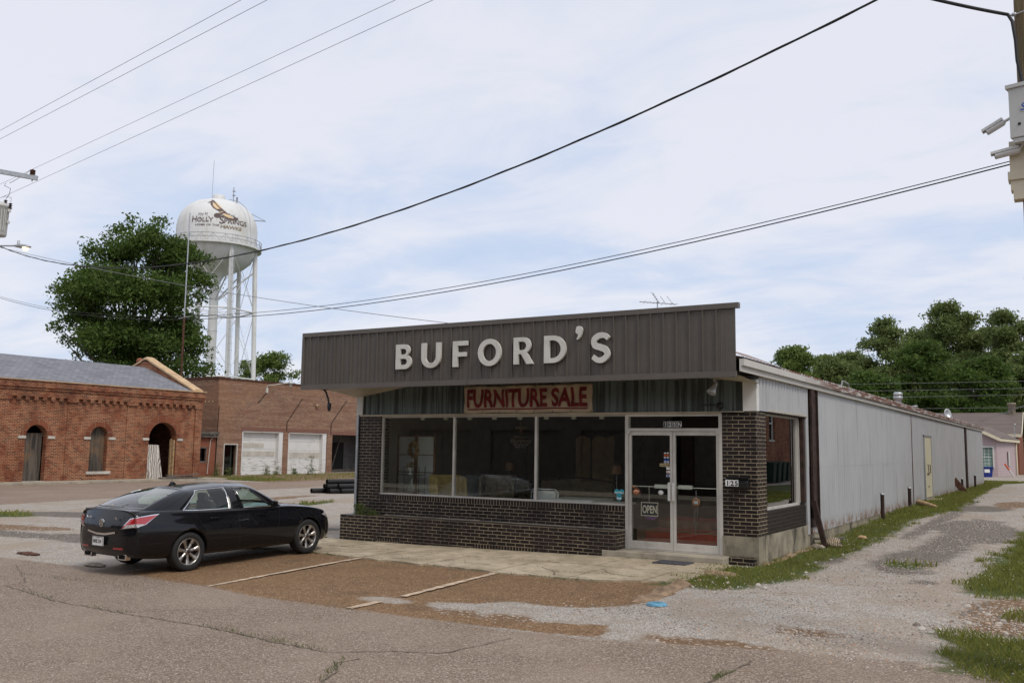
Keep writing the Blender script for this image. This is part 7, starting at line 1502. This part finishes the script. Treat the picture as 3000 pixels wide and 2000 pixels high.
def quadmesh(name, v, f, m, org):
    me = bpy.data.meshes.new(name); v = v - np.array(org); nv, nf = len(v), len(f); k = f.shape[1]
    me.vertices.add(nv); me.vertices.foreach_set('co', v.astype(np.float32).ravel()); me.loops.add(nf * k); me.loops.foreach_set('vertex_index', f.astype(np.int32).ravel())
    me.polygons.add(nf); me.polygons.foreach_set('loop_start', np.arange(0, nf * k, k, dtype=np.int32)); me.update(calc_edges=True); me.materials.append(m); return me
def limbs(mb, root, height, r0, targets, seed):
    rr = random.Random(seed); root = Vector(root); top = root + Vector((rr.uniform(-.3, .3), rr.uniform(-.3, .3), height * .62)); tr = [root, root.lerp(top, .4) + Vector((rr.uniform(-.15, .15), rr.uniform(-.15, .15), 0)), top]; mb.tube(tr, [r0, r0 * .75, r0 * .45], 10)
    for i, tg in enumerate(targets):
        f = .25 + .7 * rr.random(); s = root.lerp(top, f); tg = Vector(tg); mid = s.lerp(tg, .5) + Vector((rr.uniform(-.4, .4), rr.uniform(-.4, .4), rr.uniform(.1, .8))); mb.tube([s, mid, tg], [r0 * .35 * (1.2 - f), r0 * .18, r0 * .05], 6)
def tree(name, base, height, r0, lobes, n, size, m, label, seed, cat='tree', group=None, shell=.55):
    t_ = thing(name, base, label, cat, group); c = [l[:3] for l in lobes]; R_ = [(l[3], l[3], l[3] * (l[4] if len(l) > 4 else .85)) for l in lobes]
    v, f = leaves(c, R_, n, size, seed, shell, sub=7); me = quadmesh('crown', v, f, m, base); o = bpy.data.objects.new('crown', me); COL.objects.link(o); o.parent = t_
    mb = MB(); limbs(mb, base, height, r0, c, seed); put('trunk', mb, MT['bark'], t_); return t_
latv = lat; backv = back
# the big tree behind the depot: lobes as (sideways, height, depth, radius) around its foot
TB = Vector((-56.6, 28.6, 0)); big_l = [(-3.2, 16.2, 0, 2.3), (-.6, 17.4, .5, 2.7), (2.2, 17.2, -.5, 2.5), (4.4, 16.3, .3, 2.3), (5.9, 14.6, 0, 1.7), (-5.3, 14.4, 0, 2.1), (-7.4, 13.9, .4, 1.1), (-7.9, 11.7, -.3, .95), (-6.2, 11.6, .2, 1.5), (-4.0, 12.2, -1.6, 3.0), (-.5, 13.2, -2.4, 3.4), (3.2, 13.0, -1.8, 2.8),
    (-4.8, 9.0, -.6, 2.6), (-1.0, 9.2, -2.4, 3.3), (3.0, 9.4, -1.6, 3.0), (4.9, 11.2, .5, 1.6), (5.6, 9.0, .2, 2.0), (6.6, 7.3, -.4, 1.9), (-5.9, 6.6, 0, 2.2), (-6.9, 4.9, .2, 2.0), (-3.2, 5.4, -1, 3.0), (.8, 5.4, -1.4, 3.4), (4.4, 5.8, -.6, 2.6), (6.3, 4.4, .3, 1.9), (0, 14, 2.2, 3.5), (1.5, 9, 2.5, 4), (-2.5, 9, 2.5, 3.8), (5.0, 17.4, .4, .9), (-9.3, 13.9, 0, .7), (-9.6, 12.6, .2, .6), (-9.2, 11.0, -.2, .7), (-8.4, 9.8, .1, .6), (-5.6, 17.0, 0, .6), (-2.8, 18.7, 0, .8), (7.3, 16.6, 0, .8), (8.6, 14.8, .2, .6), (7.9, 13.4, 0, .7), (7.9, 9.9, 0, .8), (8.8, 7.6, 0, .9), (-8.6, 6.2, 0, .9), (-9.4, 4.4, 0, .8), (-4.3, 18.3, 0, .5), (-1.2, 19.6, 0, .55), (2.6, 19.6, 0, .7), (7.4, 15.3, 0, .8)]
lob = [(*(TB + latv * (a * .62 + .05) + backv * d + Vector((0, 0, z * .965))), r * .84, .9) for a, z, d, r in big_l]
tree('shade_tree', tuple(TB), 17, .55, lob, 78000, .34, MT['leaf'], 'large dark green leafy tree rising behind the brick depot', 11, shell=.5)
def fartree(px, ytop, hw_px, d, seed, label, m='leaf2', n=14000, size=.5, name='leafy_tree', tall=1.0, group='trees behind the shop', low=.25):
    """a tree standing d metres off in the direction of column px; its own crown is drawn from the seed"""
    r = random.Random(seed); b = CAM + fwd * d + rt * ((px - 1500) / FPX * d); h = (b - up * ((ytop - 1000) / FPX * d)).z; w = hw_px / FPX * d; base = Vector((b.x, b.y, T(b.x, b.y) - .3)); lob = []
    k = 15
    for i in range(k):
        f = i / (k - 1); z = h * (low + (.93 - low) * f); prof = math.sin(PI * (.22 + .68 * f)) ** .7; rad = w * r.uniform(.30, .46) * (1.1 - .35 * f); a = i * 2.4 + r.uniform(-.4, .4); q = w * prof * r.uniform(.35, .68)
        lob.append((*(base + latv * math.cos(a) * q + backv * math.sin(a) * q * .8 + Vector((0, 0, min(z, h - rad * .8)))), rad, .8))
    for _ in range(9):
        a = r.uniform(0, 2 * PI); f = r.uniform(.35, .95); q = w * math.sin(PI * (.2 + .7 * f)) ** .7 * r.uniform(.75, 1.0); rad = w * r.uniform(.10, .17); lob.append((*(base + latv * math.cos(a) * q + backv * math.sin(a) * q * .6 + Vector((0, 0, h * (.2 + .76 * f)))), rad, .8))
    lob.append((*(base + Vector((0, 0, h - w * .16)) + latv * r.uniform(-.3, .3) * w), w * .22, .8))
    return tree(name, tuple(base), h, .4, lob, int(n * 1.7), size * 1.1, MT[m], label, seed, 'tree', group, .45)
fartree(800, 1032, 92, 190, 21, 'rounded green tree on the skyline between the water tower and the shop fascia', 'leaf3', 12000, .62, low=.1)
fartree(728, 1058, 34, 175, 22, 'small dark tree between the two right hand tower legs', 'leaf2', 5000, .55, low=.1)
fartree(2320, 1012, 72, 112, 31, 'bright green low tree nearest the shop roof on the right', 'leaf3', 16000, .42)
fartree(2430, 1038, 95, 118, 32, 'low rounded tree filling the dip between the roof and the taller trees', 'leaf2', 15000, .45)
fartree(2585, 926, 92, 122, 33, 'tall open crowned tree standing left of the two highest crowns', 'leaf2', 17000, .44)
fartree(2800, 884, 128, 128, 34, 'highest rounded tree on the right skyline', 'leaf2', 24000, .46)
fartree(2960, 914, 90, 120, 35, 'tall tree cut by the right edge of the picture', 'leaf2', 17000, .44)
fartree(2700, 1000, 110, 105, 36, 'dense mid height tree in front of the highest crown', 'leaf', 18000, .40, low=.12)
fartree(2560, 1085, 100, 98, 37, 'dark low tree right above the roof vent', 'leaf', 14000, .40, low=.1)
fartree(2880, 1060, 110, 95, 38, 'dark broad tree behind the brick house chimney', 'leaf', 18000, .38, low=.08)
fartree(3020, 1040, 100, 100, 39, 'bushy tree at the right edge behind the brick house', 'leaf2', 15000, .40, low=.08)
fartree(2500, 1030, 120, 150, 42, 'soft green tree filling the gap left of the tall open crown', 'leaf2', 14000, .5, low=.1)
fartree(2700, 960, 120, 150, 43, 'soft green tree filling the gap between the two tallest crowns', 'leaf2', 16000, .5, low=.1)
fartree(2890, 960, 120, 148, 44, 'soft green tree filling the gap right of the highest crown', 'leaf2', 16000, .5, low=.1)
fartree(3120, 960, 100, 118, 40, 'tree standing just past the right edge', 'leaf2', 9000, .5)
fartree(2420, 1130, 110, 125, 41, 'dark understory tree peeking over the roof edge', 'leaf', 10000, .5, low=.1)
# wood and hedges filling the distance
r = np.random.default_rng(5); cs, rs = [], []
for i in range(60): x = -10 + i * 1.5; cs.append((x, 128 + r.uniform(-6, 6), 3 + r.uniform(0, 3))); rs.append(4 + r.uniform(0, 2))
v, f = leaves(cs, rs, 60000, .55, 77, .3); o = put('distant_wood', quadmesh('distant_wood', v, f, MT['leaf'], (0, 0, 0)), None, None, (0, 0, 0)); stuff(o, 'dark band of woodland behind the brick house', 'woodland')
cs, rs = [], []
for i in range(90): x = -260 + i * 2.9; cs.append((x, 175 - (i - 45) * .25 + r.uniform(-6, 6), 3 + r.uniform(0, 2))); rs.append(4 + r.uniform(0, 2.5))
for i in range(60): cs.append((-95 - i * .6, -60 + i * 4.0, 3)); rs.append(5 + r.uniform(0, 2.5))
v, f = leaves(cs, rs, 70000, .9, 78, .4); o = put('distant_wood', quadmesh('distant_wood', v, f, MT['leaf'], (0, 0, 0)), None, None, (0, 0, 0)); stuff(o, 'far low woodland beyond the town on the left', 'woodland')
# ------------------------------------------------------------------ grass
def inpoly(polys, n, r, edge=.12, rag=.25):
    out = []
    for q in polys:
        a = np.array(q); x0, y0 = a.min(0) - rag; x1, y1 = a.max(0) + rag; x0, y0, x1, y1 = max(x0, -45), max(y0, -8), min(x1, 12), min(y1, 48)
        if x1 <= x0 or y1 <= y0: continue
        m_ = int(n * (x1 - x0) * (y1 - y0)); X = r.uniform(x0, x1, m_); Y = r.uniform(y0, y1, m_); s = poly_sd(q, X, Y); nz = np.array([mnoise.noise(Vector((x * 2.1, y * 2.1, 3))) for x, y in zip(X, Y)]); keep = s + nz * .5 > edge * .3 + r.random(m_) * .1; out.append(np.stack([X[keep], Y[keep]], 1))
    return np.concatenate(out) if out else np.zeros((0, 2))
def Tn(x, y): return (-.10 * smn(0, -9, x) + .08 * smn(-14, -26, x) - .09 * smn(-2.5, -8, y) + smn(-14, -6, x) * (.30 * smn(0, 18, y) + .2 * smn(40, 58, y)))
def blades(P, h, w, r, hv=.5):
    n = len(P); z = Tn(P[:, 0], P[:, 1]) - .005; a = r.uniform(0, 2 * PI, n); H = h * r.uniform(1 - hv, 1 + hv, n); lean = r.normal(size=(n, 2)) * (H * .38)[:, None]; dx, dy = np.cos(a) * w / 2, np.sin(a) * w / 2
    b0 = np.stack([P[:, 0] - dx, P[:, 1] - dy, z], 1); b1 = np.stack([P[:, 0] + dx, P[:, 1] + dy, z], 1); m1 = np.stack([P[:, 0] + dx * .7 + lean[:, 0] * .4, P[:, 1] + dy * .7 + lean[:, 1] * .4, z + H * .6], 1); t1 = np.stack([P[:, 0] + lean[:, 0], P[:, 1] + lean[:, 1], z + H], 1)
    return np.stack([b0, b1, m1, t1], 1).reshape(-1, 3), np.arange(n * 4).reshape(-1, 4)
r = np.random.default_rng(12)
def bld(x, y): return (x < .03) & (x > -9.2) & (y > -.02) & (y < 43)
P1 = inpoly([R_GRASS[0]], 1000, r, .0, .4); P1 = P1[(P1[:, 1] < 9) & ~((P1[:, 0] < .03) & (P1[:, 1] > -.2))]; P2 = inpoly([R_GRASS[0]], 420, r); P2 = P2[(P2[:, 1] >= 9) & ~bld(P2[:, 0], P2[:, 1]) & (P2[:, 1] < 47)]
v, f = blades(P1, .052, .010, r); o = put('grass', quadmesh('grass', v, f, MT['grass'], (0, 0, 0)), None); stuff(o, 'strip of short grass and clover along the foot of the long metal wall', 'grass')
v, f = blades(P2, .075, .02, r); o = put('grass', quadmesh('grass', v, f, MT['grass'], (0, 0, 0)), None); stuff(o, 'far end of the grass strip beside the metal wall', 'grass')
P3 = inpoly([R_GRASS[1]], 750, r, .0, .4); P3 = P3[(P3[:, 0] < 6.5) & (P3[:, 1] < 22)]; P4 = inpoly([R_GRASS[2], [(3.9, -3.2), (4.3, -2.6), (5.5, -2.4), (5.5, -3.6)]], 1300, r, .0, .5); P4 = P4[P4[:, 0] < 6.2]
v, f = blades(P3, .075, .013, r); o = put('grass', quadmesh('grass', v, f, MT['grass'], (0, 0, 0)), None); stuff(o, 'clover lawn along the right side of the drive', 'grass')
v, f = blades(P4, .075, .008, r); o = put('grass', quadmesh('grass', v, f, MT['grass'], (0, 0, 0)), None); stuff(o, 'longer grass tuft in the lower right corner by the road', 'grass')
P5 = np.concatenate([inpoly(R_GRASS[3:12], 110, r, .1), inpoly([[(-31.8, 19.7), (-33, 25), (-34, 35), (-41.3, 37), (-41.3, 20), (-37, 20)]], 22, r, .1)]); P5 = P5[(P5[:, 0] < -9.4) | (P5[:, 0] > .3)]
v, f = blades(P5, .10, .03, r); o = put('grass', quadmesh('grass', v, f, MT['grass'], (0, 0, 0)), None); stuff(o, 'patchy weeds in the gravel lot and before the garage doors', 'grass')
# tufts in joints and cracks
pts = []
for pl, n, sp in (([(-9.3, -1.55), (-7.5, -1.62), (-5, -1.72), (-2.8, -1.8)], 300, .03), ([(-8, -2.75), (-6.4, -2.9), (-3.1, -3.45), (-1.2, -3.5)], 520, .04), ([(-9, -.48), (-2.6, -.48)], 160, .02), ([(-2.2, -.5), (-.3, -.4)], 260, .05), ([(-6.2, -8.45), (-5.2, -8.55)], 60, .03), ([(-3.8, -8.6), (-2.5, -8.83), (-1.66, -8.9)], 200, .03), ([(1.97, -7.5), (1.93, -7.9)], 90, .03), ([(-8.4, -8.06), (-7.0, -8.4)], 60, .03), ([(-9.6, -7.2), (-7, -7.0)], 120, .05), ([(-5.9, -2.6), (-4, -2.65)], 120, .04), ([(-2.4, -2.9), (-1.5, -2.7), (-.9, -2.8)], 160, .04), ([(-1.28, -9.1), (-.9, -9.8)], 90, .03)):
    pl = [Vector(p) for p in pl]
    for _ in range(n):
        k = random.randrange(len(pl) - 1); u = random.random(); cl_ = math.floor(u * 7) / 7 + random.gauss(0, .02); p = pl[k].lerp(pl[k + 1], cl_ if random.random() < .75 else u); pts.append((p.x + random.gauss(0, sp), p.y + random.gauss(0, sp)))
P6 = np.array(pts); v, f = blades(P6, .030, .006, r); v[:, 2] += .02; o = put('crack_weeds', quadmesh('crack_weeds', v, f, MT['weed'], (0, 0, 0)), None); stuff(o, 'tiny green tufts growing in the concrete joints and road cracks', 'weeds')
# clover flowers
P7 = np.concatenate([P1[r.choice(len(P1), 200)], P3[r.choice(len(P3), 900)], P2[r.choice(len(P2), 350)]]); P7 = P7[[mnoise.noise(Vector((x * .9, y * .9, 9))) > -.05 for x, y in P7]]
z = Tn(P7[:, 0], P7[:, 1]) + .075; s_ = .0075; off = np.array([(-1, 0, 0), (0, -1, .2), (1, 0, 0), (0, 1, .2), (0, 0, 1)]) * s_; v = (np.stack([P7[:, 0], P7[:, 1], z], 1)[:, None, :] + off[None]).reshape(-1, 3); b_ = np.arange(len(P7))[:, None] * 5
f = np.concatenate([b_ + np.array([[0, 1, 4]]), b_ + np.array([[1, 2, 4]]), b_ + np.array([[2, 3, 4]]), b_ + np.array([[3, 0, 4]])]); o = put('clover_flowers', quadmesh('clover_flowers', v, f, MT['decal_w'], (0, 0, 0)), None); stuff(o, 'scattered small white clover heads in the grass', 'flowers')
# loose gravel
def stones(P, s0, s1, r):
    n = len(P); S_ = r.uniform(s0, s1, n); z = Tn(P[:, 0], P[:, 1]) + S_ * .15; o8 = np.array([(-1, -1, -.5), (1, -1, -.5), (1, 1, -.5), (-1, 1, -.5), (-.6, -.6, .6), (.6, -.6, .6), (.6, .6, .6), (-.6, .6, .6)], float)
    a = r.uniform(0, 2 * PI, n); c, s = np.cos(a), np.sin(a); q = o8[None] * (1 + r.uniform(-.3, .3, (n, 8, 3))) * S_[:, None, None] * .5; x = q[..., 0] * c[:, None] - q[..., 1] * s[:, None]; y = q[..., 0] * s[:, None] + q[..., 1] * c[:, None]
    v = np.stack([P[:, 0, None] + x, P[:, 1, None] + y, z[:, None] + q[..., 2] * .7], -1).reshape(-1, 3); b = np.arange(n)[:, None, None] * 8; F = np.array([(4, 5, 6, 7), (0, 1, 5, 4), (1, 2, 6, 5), (2, 3, 7, 6), (3, 0, 4, 7)])[None]; return v, (b + F).reshape(-1, 4)
def scatter(poly, dens, rag=.2):
    a = np.array(poly); x0, y0 = a.min(0) - .3; x1, y1 = a.max(0) + .3; m_ = int(dens * (x1 - x0) * (y1 - y0)); X = r.uniform(x0, x1, m_); Y = r.uniform(y0, y1, m_); s = poly_sd(poly, X, Y) + r.normal(size=m_) * rag; k = s > 0; return np.stack([X[k], Y[k]], 1)
m, t, b = newmat('gravel_stone'); g = N(t, 'ShaderNodeNewGeometry'); c = RAMP(t, g.outputs['Random Per Island'], [(0, (.15, .12, .10)), (.4, (.32, .28, .24)), (.8, (.50, .46, .41)), (1, (.40, .22, .12))]); setin(t, b, 'Base Color', c); b.inputs['Roughness'].default_value = .85; MT['gstone'] = m
drv = [(.0, -3.2), (.9, -1.2), (.95, 6), (1.3, 14), (3.3, 14), (3.4, 2), (3.3, -2.5), (3.4, -4.5), (3.6, -6.1), (.4, -6.6), (-1.9, -6.4), (-2.3, -6), (-.4, -5.2), (.1, -4.5)]
P8 = np.concatenate([scatter(drv, 190), scatter(ell(2.9, -5.6, 1.3, .7), 420), scatter([(3.3, -4.6), (3.4, -2.6), (4.6, -2.0), (5.4, -4.2)], 380), scatter([(-13, -5.9), (-9.9, -5.8), (-9.9, -1), (-16, 2), (-17, -5)], 60)])
v, f = stones(P8, .009, .024, r); o = put('gravel', quadmesh('gravel', v, f, MT['gstone'], (0, 0, 0)), None); stuff(o, 'loose crushed stone spread over the drive and the lot edge', 'gravel')
P9 = np.concatenate([scatter([(3.2, -4.4), (3.4, -2.4), (4.8, -2.0), (5.6, -4.2)], 22), scatter([(.9, -1.5), (.8, 6), (1.4, 12), (.6, 4)], 6), scatter([(-.4, -3.3), (.6, -3.1), (.5, -1.6), (-.4, -1.4)], 14)])
v, f = stones(P9, .03, .075, r); o = put('gravel', quadmesh('gravel', v, f, MT['gstone'], (0, 0, 0)), None); stuff(o, 'bigger pale stones at the grass edges of the drive', 'gravel')
# ------------------------------------------------------------------ posts and debris along the wall
def at(y): return T(.2, y)
post_l = ['nearest of the four short rusty posts along the metal wall', 'second short rusty post along the metal wall, before the rust stripe', 'short rusty post just before the far brown column', 'farthest short rusty post, past the far brown column']
p0 = None
for i, (y, h) in enumerate(((10.4, .66), (15.0, .60), (29.9, .55), (35.8, .60))):
    if p0 is None:
        p0 = thing('rusty_post', (.24, y, at(y)), post_l[i], 'post', 'rusty posts along the metal wall'); mb = MB(); mb.tube([(.24, y, at(y) - .1), (.24, y, at(y) + h)], .05, 12); put('post_shaft', mb, MT['rust_d'], p0); mb = MB(); mb.lathe([(.056, -.0), (.056, .035), (.03, .04), (.03, .0)], (.24, y, at(y) + h), 'z', 12); put('post_cap', mb, MT['steel'], p0)
    else: c = copy_tree(p0); c.location = (.24, y, at(y) - (.66 - h)); c['label'] = post_l[i]
mb = MB(); mb.beam((.10, 3.5, .95), (.34, 3.42, .0), .10, .03, 0, (0, 1, 0)); mb.beam((.13, 3.56, .93), (.37, 3.48, .0), .03, .09, 0, (0, 1, 0)); tag(put('leaning_angle_iron', mb, MT['rust_d'], None, (.25, 3.45, 0)), 'rusty angle iron leaning on the wall below the brown column', 'scrap metal')
mb = MB(); mb.beam((.0, 29.0, .85), (.5, 28.6, .25), .25, .05, 0, (0, 1, 0)); tag(put('leaning_plate', mb, MT['rust'], None, (.25, 28.8, .3)), 'rusty brown plate leaning at the wall between the far posts', 'scrap metal')
def rock(name, c, s, m, label, cat='rock', seed=0):
    b_ = bmesh.new(); bmesh.ops.create_icosphere(b_, subdivisions=3, radius=1)
    mb = MB(); mb.add([(c[0] + v_.co.x * s[0] * (1 + .35 * mnoise.noise(v_.co * 1.6 + Vector((seed, 0, 0)))), c[1] + v_.co.y * s[1] * (1 + .35 * mnoise.noise(v_.co * 1.6 + Vector((0, seed, 0)))), c[2] + v_.co.z * s[2] * (1 + .4 * mnoise.noise(v_.co * 2.2 + Vector((0, 0, seed))))) for v_ in b_.verts], [tuple(w.index for w in f_.verts) for f_ in b_.faces], 0, False); b_.free()
    return tag(put(name, mb, m, None, (c[0], c[1], c[2] - s[2])), label, cat)
m, t, b = newmat('striped_rock'); p = pos(t); w = N(t, 'ShaderNodeTexWave', {'Vector': p, 'Scale': 9.0, 'Distortion': 5.0, 'Detail': 3.0}); c = MIX(t, w.outputs[1], (.07, .05, .035), (.40, .33, .22)); setin(t, b, 'Base Color', c); b.inputs['Roughness'].default_value = .9
rock('old_log', (.42, 3.62, T(.4, 3.6) + .09), (.20, .17, .12), m, 'streaky weathered stump chunk at the foot of the brown column', 'stump', 3)
rock('brown_rock', (.24, 3.2, T(.3, 3.2) + .04), (.13, .10, .06), MT['stonegrey'], 'small dark rock lying beside the leaning angle iron', 'rock', 5)
rock('brown_rock', (.30, 4.15, T(.3, 4) + .05), (.15, .12, .06), MT['logwood'], 'pale broken stone just past the stump chunk', 'rock', 6)
rock('pale_stone', (.62, 5.6, T(.6, 5.6) + .03), (.10, .16, .045), MT['logwood'], 'pale flat stone in the grass strip past the stump', 'rock', 8)
mb = MB(); mb.beam((.06, 3.75, T(0, 3.8) + .14), (.58, 4.0, T(.5, 4) + .17), .16, .03); tag(put('scrap_board', mb, MT['wood_grey'], None, (.3, 3.85, .1)), 'thin grey board lying over the stump by the wall', 'board')
mb = MB(); mb.tube([(.30, 16.4, T(.3, 16.4) + .09), (.62, 15.7, T(.6, 15.7) + .08), (.98, 15.2, T(1, 15.2) + .05)], [.10, .09, .05], 8); tag(put('cut_log', mb, MT['logwood'], None, (.6, 15.7, .2)), 'short pale log lying in the grass before the cream side door', 'log')
mb = MB()
ridge_(mb, [(.09, -.1), (.12, 1.0), (.1, 2.2), (.13, 3.4)], .14, .06, 11)
tag(put('footing_bricks', mb, MT['curb'], None, (.1, 1.8, 0)), 'crumbled orange masonry edge along the foot of the side plinth', 'masonry edging')
rock('dirt_clod', (-.18, -1.55, T(-.2, -1.5) + .0), (.34, .24, .05), MT['curb'], 'low reddish dirt mound in the grass before the corner bricks', 'dirt mound', 9)
# plant in the planter corner
pp = thing('planter_weed', (-8.75, -.25, .47), 'small bushy weed growing at the left end of the brick planter', 'plant')
v, f = leaves([(-8.75, -.28, .56), (-8.55, -.3, .52), (-8.35, -.3, .5)], [.13, .10, .07], 900, .045, 4, .2); me = quadmesh('foliage', v, f, MT['weed'], (-8.75, -.25, .47)); o = bpy.data.objects.new('foliage', me); COL.objects.link(o); o.parent = pp
mb = MB()
for i in range(6): mb.tube([(-8.75, -.25, .45), (-8.75 + random.uniform(-.12, .3), -.25 + random.uniform(-.1, .1), .6 + random.uniform(0, .14))], .003, 4)
put('stem', mb, MT['bark'], pp)
# tall weeds at the garage doors
wl0 = ['tall weed stalk in front of the right white garage door', 'bushy weed at the foot of the left white garage door', 'weed clump by the garage corner', 'low weed between the two white garage doors', 'weed beside the small glazed garage door', 'weed under the left white garage door, near its casing']
for i, (x, y, h) in enumerate(((-40.6, 31.6, 1.35), (-40.7, 27.6, .9), (-41.0, 23.7, .9), (-40.6, 30.0, .6), (-40.9, 24.6, .7), (-40.8, 28.6, .7))):
    z0 = -.25; g = thing('tall_weed', (x, y, z0), wl0[i], 'weed', 'weeds before the garage'); cc_ = [(x + random.uniform(-.08, .08), y + random.uniform(-.12, .12), z0 + h * f_) for f_ in (.2, .4, .6, .8, 1.0)]; v, f = leaves(cc_, [.16, .14, .12, .10, .06], 400, .10, 50 + i, .1); me = quadmesh('foliage', v, f, MT['weed'], (x, y, z0)); o = bpy.data.objects.new('foliage', me); COL.objects.link(o); o.parent = g
    mb = MB(); mb.tube([(x, y, z0 - .1), (x, y, z0 + h)], .012, 5); put('stem', mb, MT['weed'], g)
# stack of black pipes
pl_ = []
for i, (dx, dz) in enumerate(((0, 0), (.22, 0), (.44, 0), (.66, 0), (.11, .19), (.33, .19), (.55, .19), (.22, .38), (-.3, -.0))):
    lab = ['bottom left black pipe of the stack in the lot', 'second bottom black pipe of the stack', 'third bottom black pipe of the stack', 'bottom right black pipe of the stack', 'left pipe of the middle layer in the black stack', 'centre pipe of the middle layer in the black stack', 'right pipe of the middle layer in the black stack', 'topmost black pipe of the stack', 'single black pipe lying apart left of the stack'][i]
    a = Vector((-22.3 + dx * .85, 13.3 + dx * .5, T(-22, 13) + .11 + dz)); d = Vector((.35, 1, 0)).normalized() * (2.8 + .3 * math.sin(i * 2)); a = a - d * (.06 * (i % 3))
    if not pl_: mb = MB(); mb.tube([a, a + d], .105, 14, caps=False); mb.tube([a + d, a], .085, 14, caps=False); o = tag(put('black_pipe', mb, MT['black'], None, tuple(a)), lab, 'pipe', 'black pipes stacked in the lot'); pl_.append(o)
    else: o = pl_[0].copy(); COL.objects.link(o); o.location = a; o['label'] = lab; pl_.append(o)
rock('asphalt_chunk', (-9.9, -.55, T(-9.9, -.5) + .05), (.45, .22, .08), MT['stonegrey'], 'broken dark slab edge beside the left end of the planter', 'rubble', 12)
rock('brown_rock', (-12.1, -5.7, T(-12, -5.7) + .01), (.35, .10, .035), MT['rust'], 'flat reddish rock chip at the road edge left of the car', 'rock', 14)
rock('brown_rock', (-9.75, -5.95, T(-9.7, -5.9) + .01), (.25, .12, .04), MT['stonegrey'], 'flat grey brown rock at the road edge behind the car', 'rock', 15)
# ------------------------------------------------------------------ pieces that do not touch become parts of their own
def islands(me):
    par = list(range(len(me.vertices)))
    def fd(i):
        while par[i] != i: par[i] = par[par[i]]; i = par[i]
        return i
    for e in me.edges:
        a, b_ = fd(e.vertices[0]), fd(e.vertices[1])
        if a != b_: par[a] = b_
    g = {}
    for p in me.polygons: g.setdefault(fd(p.vertices[0]), []).append(p.index)
    return list(g.values())
SPLIT = {'door_handle', 'town_lettering', 'soldier_course', 'corner_board', 'screw', 'sticker', 'spot_lamp', 'stone_block', 'door_jamb', 'threshold', 'grommet', 'paper_hook', 'chime_tube', 'rafter', 'corbel_table', 'window_frame', 'bracing', 'aerial', 'wall_cable', 'bare_panel', 'bay_opening', 'side_window_frame', 'brick_wall', 'lap_siding', 'tail_light', 'window_trim', 'shut_line', 'concrete_plinth', 'interior_walls', 'heart', 'heart_lettering', 'pale_patch', 'wall_fitting', 'cooling_fin', 'front_seat', 'cabin_floor', 'carpet_tread', 'interior_step', 'crystal', 'loose', 'side_siding', 'lintel', 'cornice', 'roof_conduit', 'side_window_jamb', 'steel_column', 'hoop', 'eave_trim', 'door_frame', 'jumper_wire', 'car_windows', 'front_siding', 'coping', 'window_header', 'roof', 'fascia_trim', 'gutter', 'shop_interior', 'depot_interior'}
for o in list(bpy.data.objects):
    if o.type != 'MESH' or o.parent is None or o.name.split('.')[0] not in SPLIT or o.data.users > 1: continue
    me = o.data; isl = islands(me)
    if not 2 <= len(isl) <= 400: continue
    V = [v.co.copy() for v in me.vertices]; bb = []
    for fs in isl:
        ids = {i for f in fs for i in me.polygons[f].vertices}; P_ = np.array([V[i] for i in ids]); bb.append((P_.min(0) - .012, P_.max(0) + .012))
    par = list(range(len(isl)))
    def fd(i):
        while par[i] != i: par[i] = par[par[i]]; i = par[i]
        return i
    for i in range(len(isl)):
        for j in range(i + 1, len(isl)):
            if (bb[i][0] <= bb[j][1]).all() and (bb[j][0] <= bb[i][1]).all(): par[fd(i)] = fd(j)
    g = {}
    for i in range(len(isl)): g.setdefault(fd(i), []).extend(isl[i])
    if not 2 <= len(g) <= 60: continue
    kids = [c for c in bpy.data.objects if c.parent == o]; nm = o.name.split('.')[0]
    for q, fs in enumerate(g.values()):
        mp = {}; vs = []; F = []; mi = []; sm_ = []
        for f in fs:
            p = me.polygons[f]; k = []
            for i in p.vertices:
                if i not in mp: mp[i] = len(vs); vs.append(V[i])
                k.append(mp[i])
            F.append(k); mi.append(p.material_index); sm_.append(p.use_smooth)
        m2 = bpy.data.meshes.new(nm); m2.from_pydata(vs, [], F)
        for m_ in me.materials: m2.materials.append(m_)
        m2.polygons.foreach_set('material_index', mi); m2.polygons.foreach_set('use_smooth', sm_); m2.update()
        if q == 0: first = m2
        else: c = o.copy(); c.data = m2; COL.objects.link(c)
    o.data = first
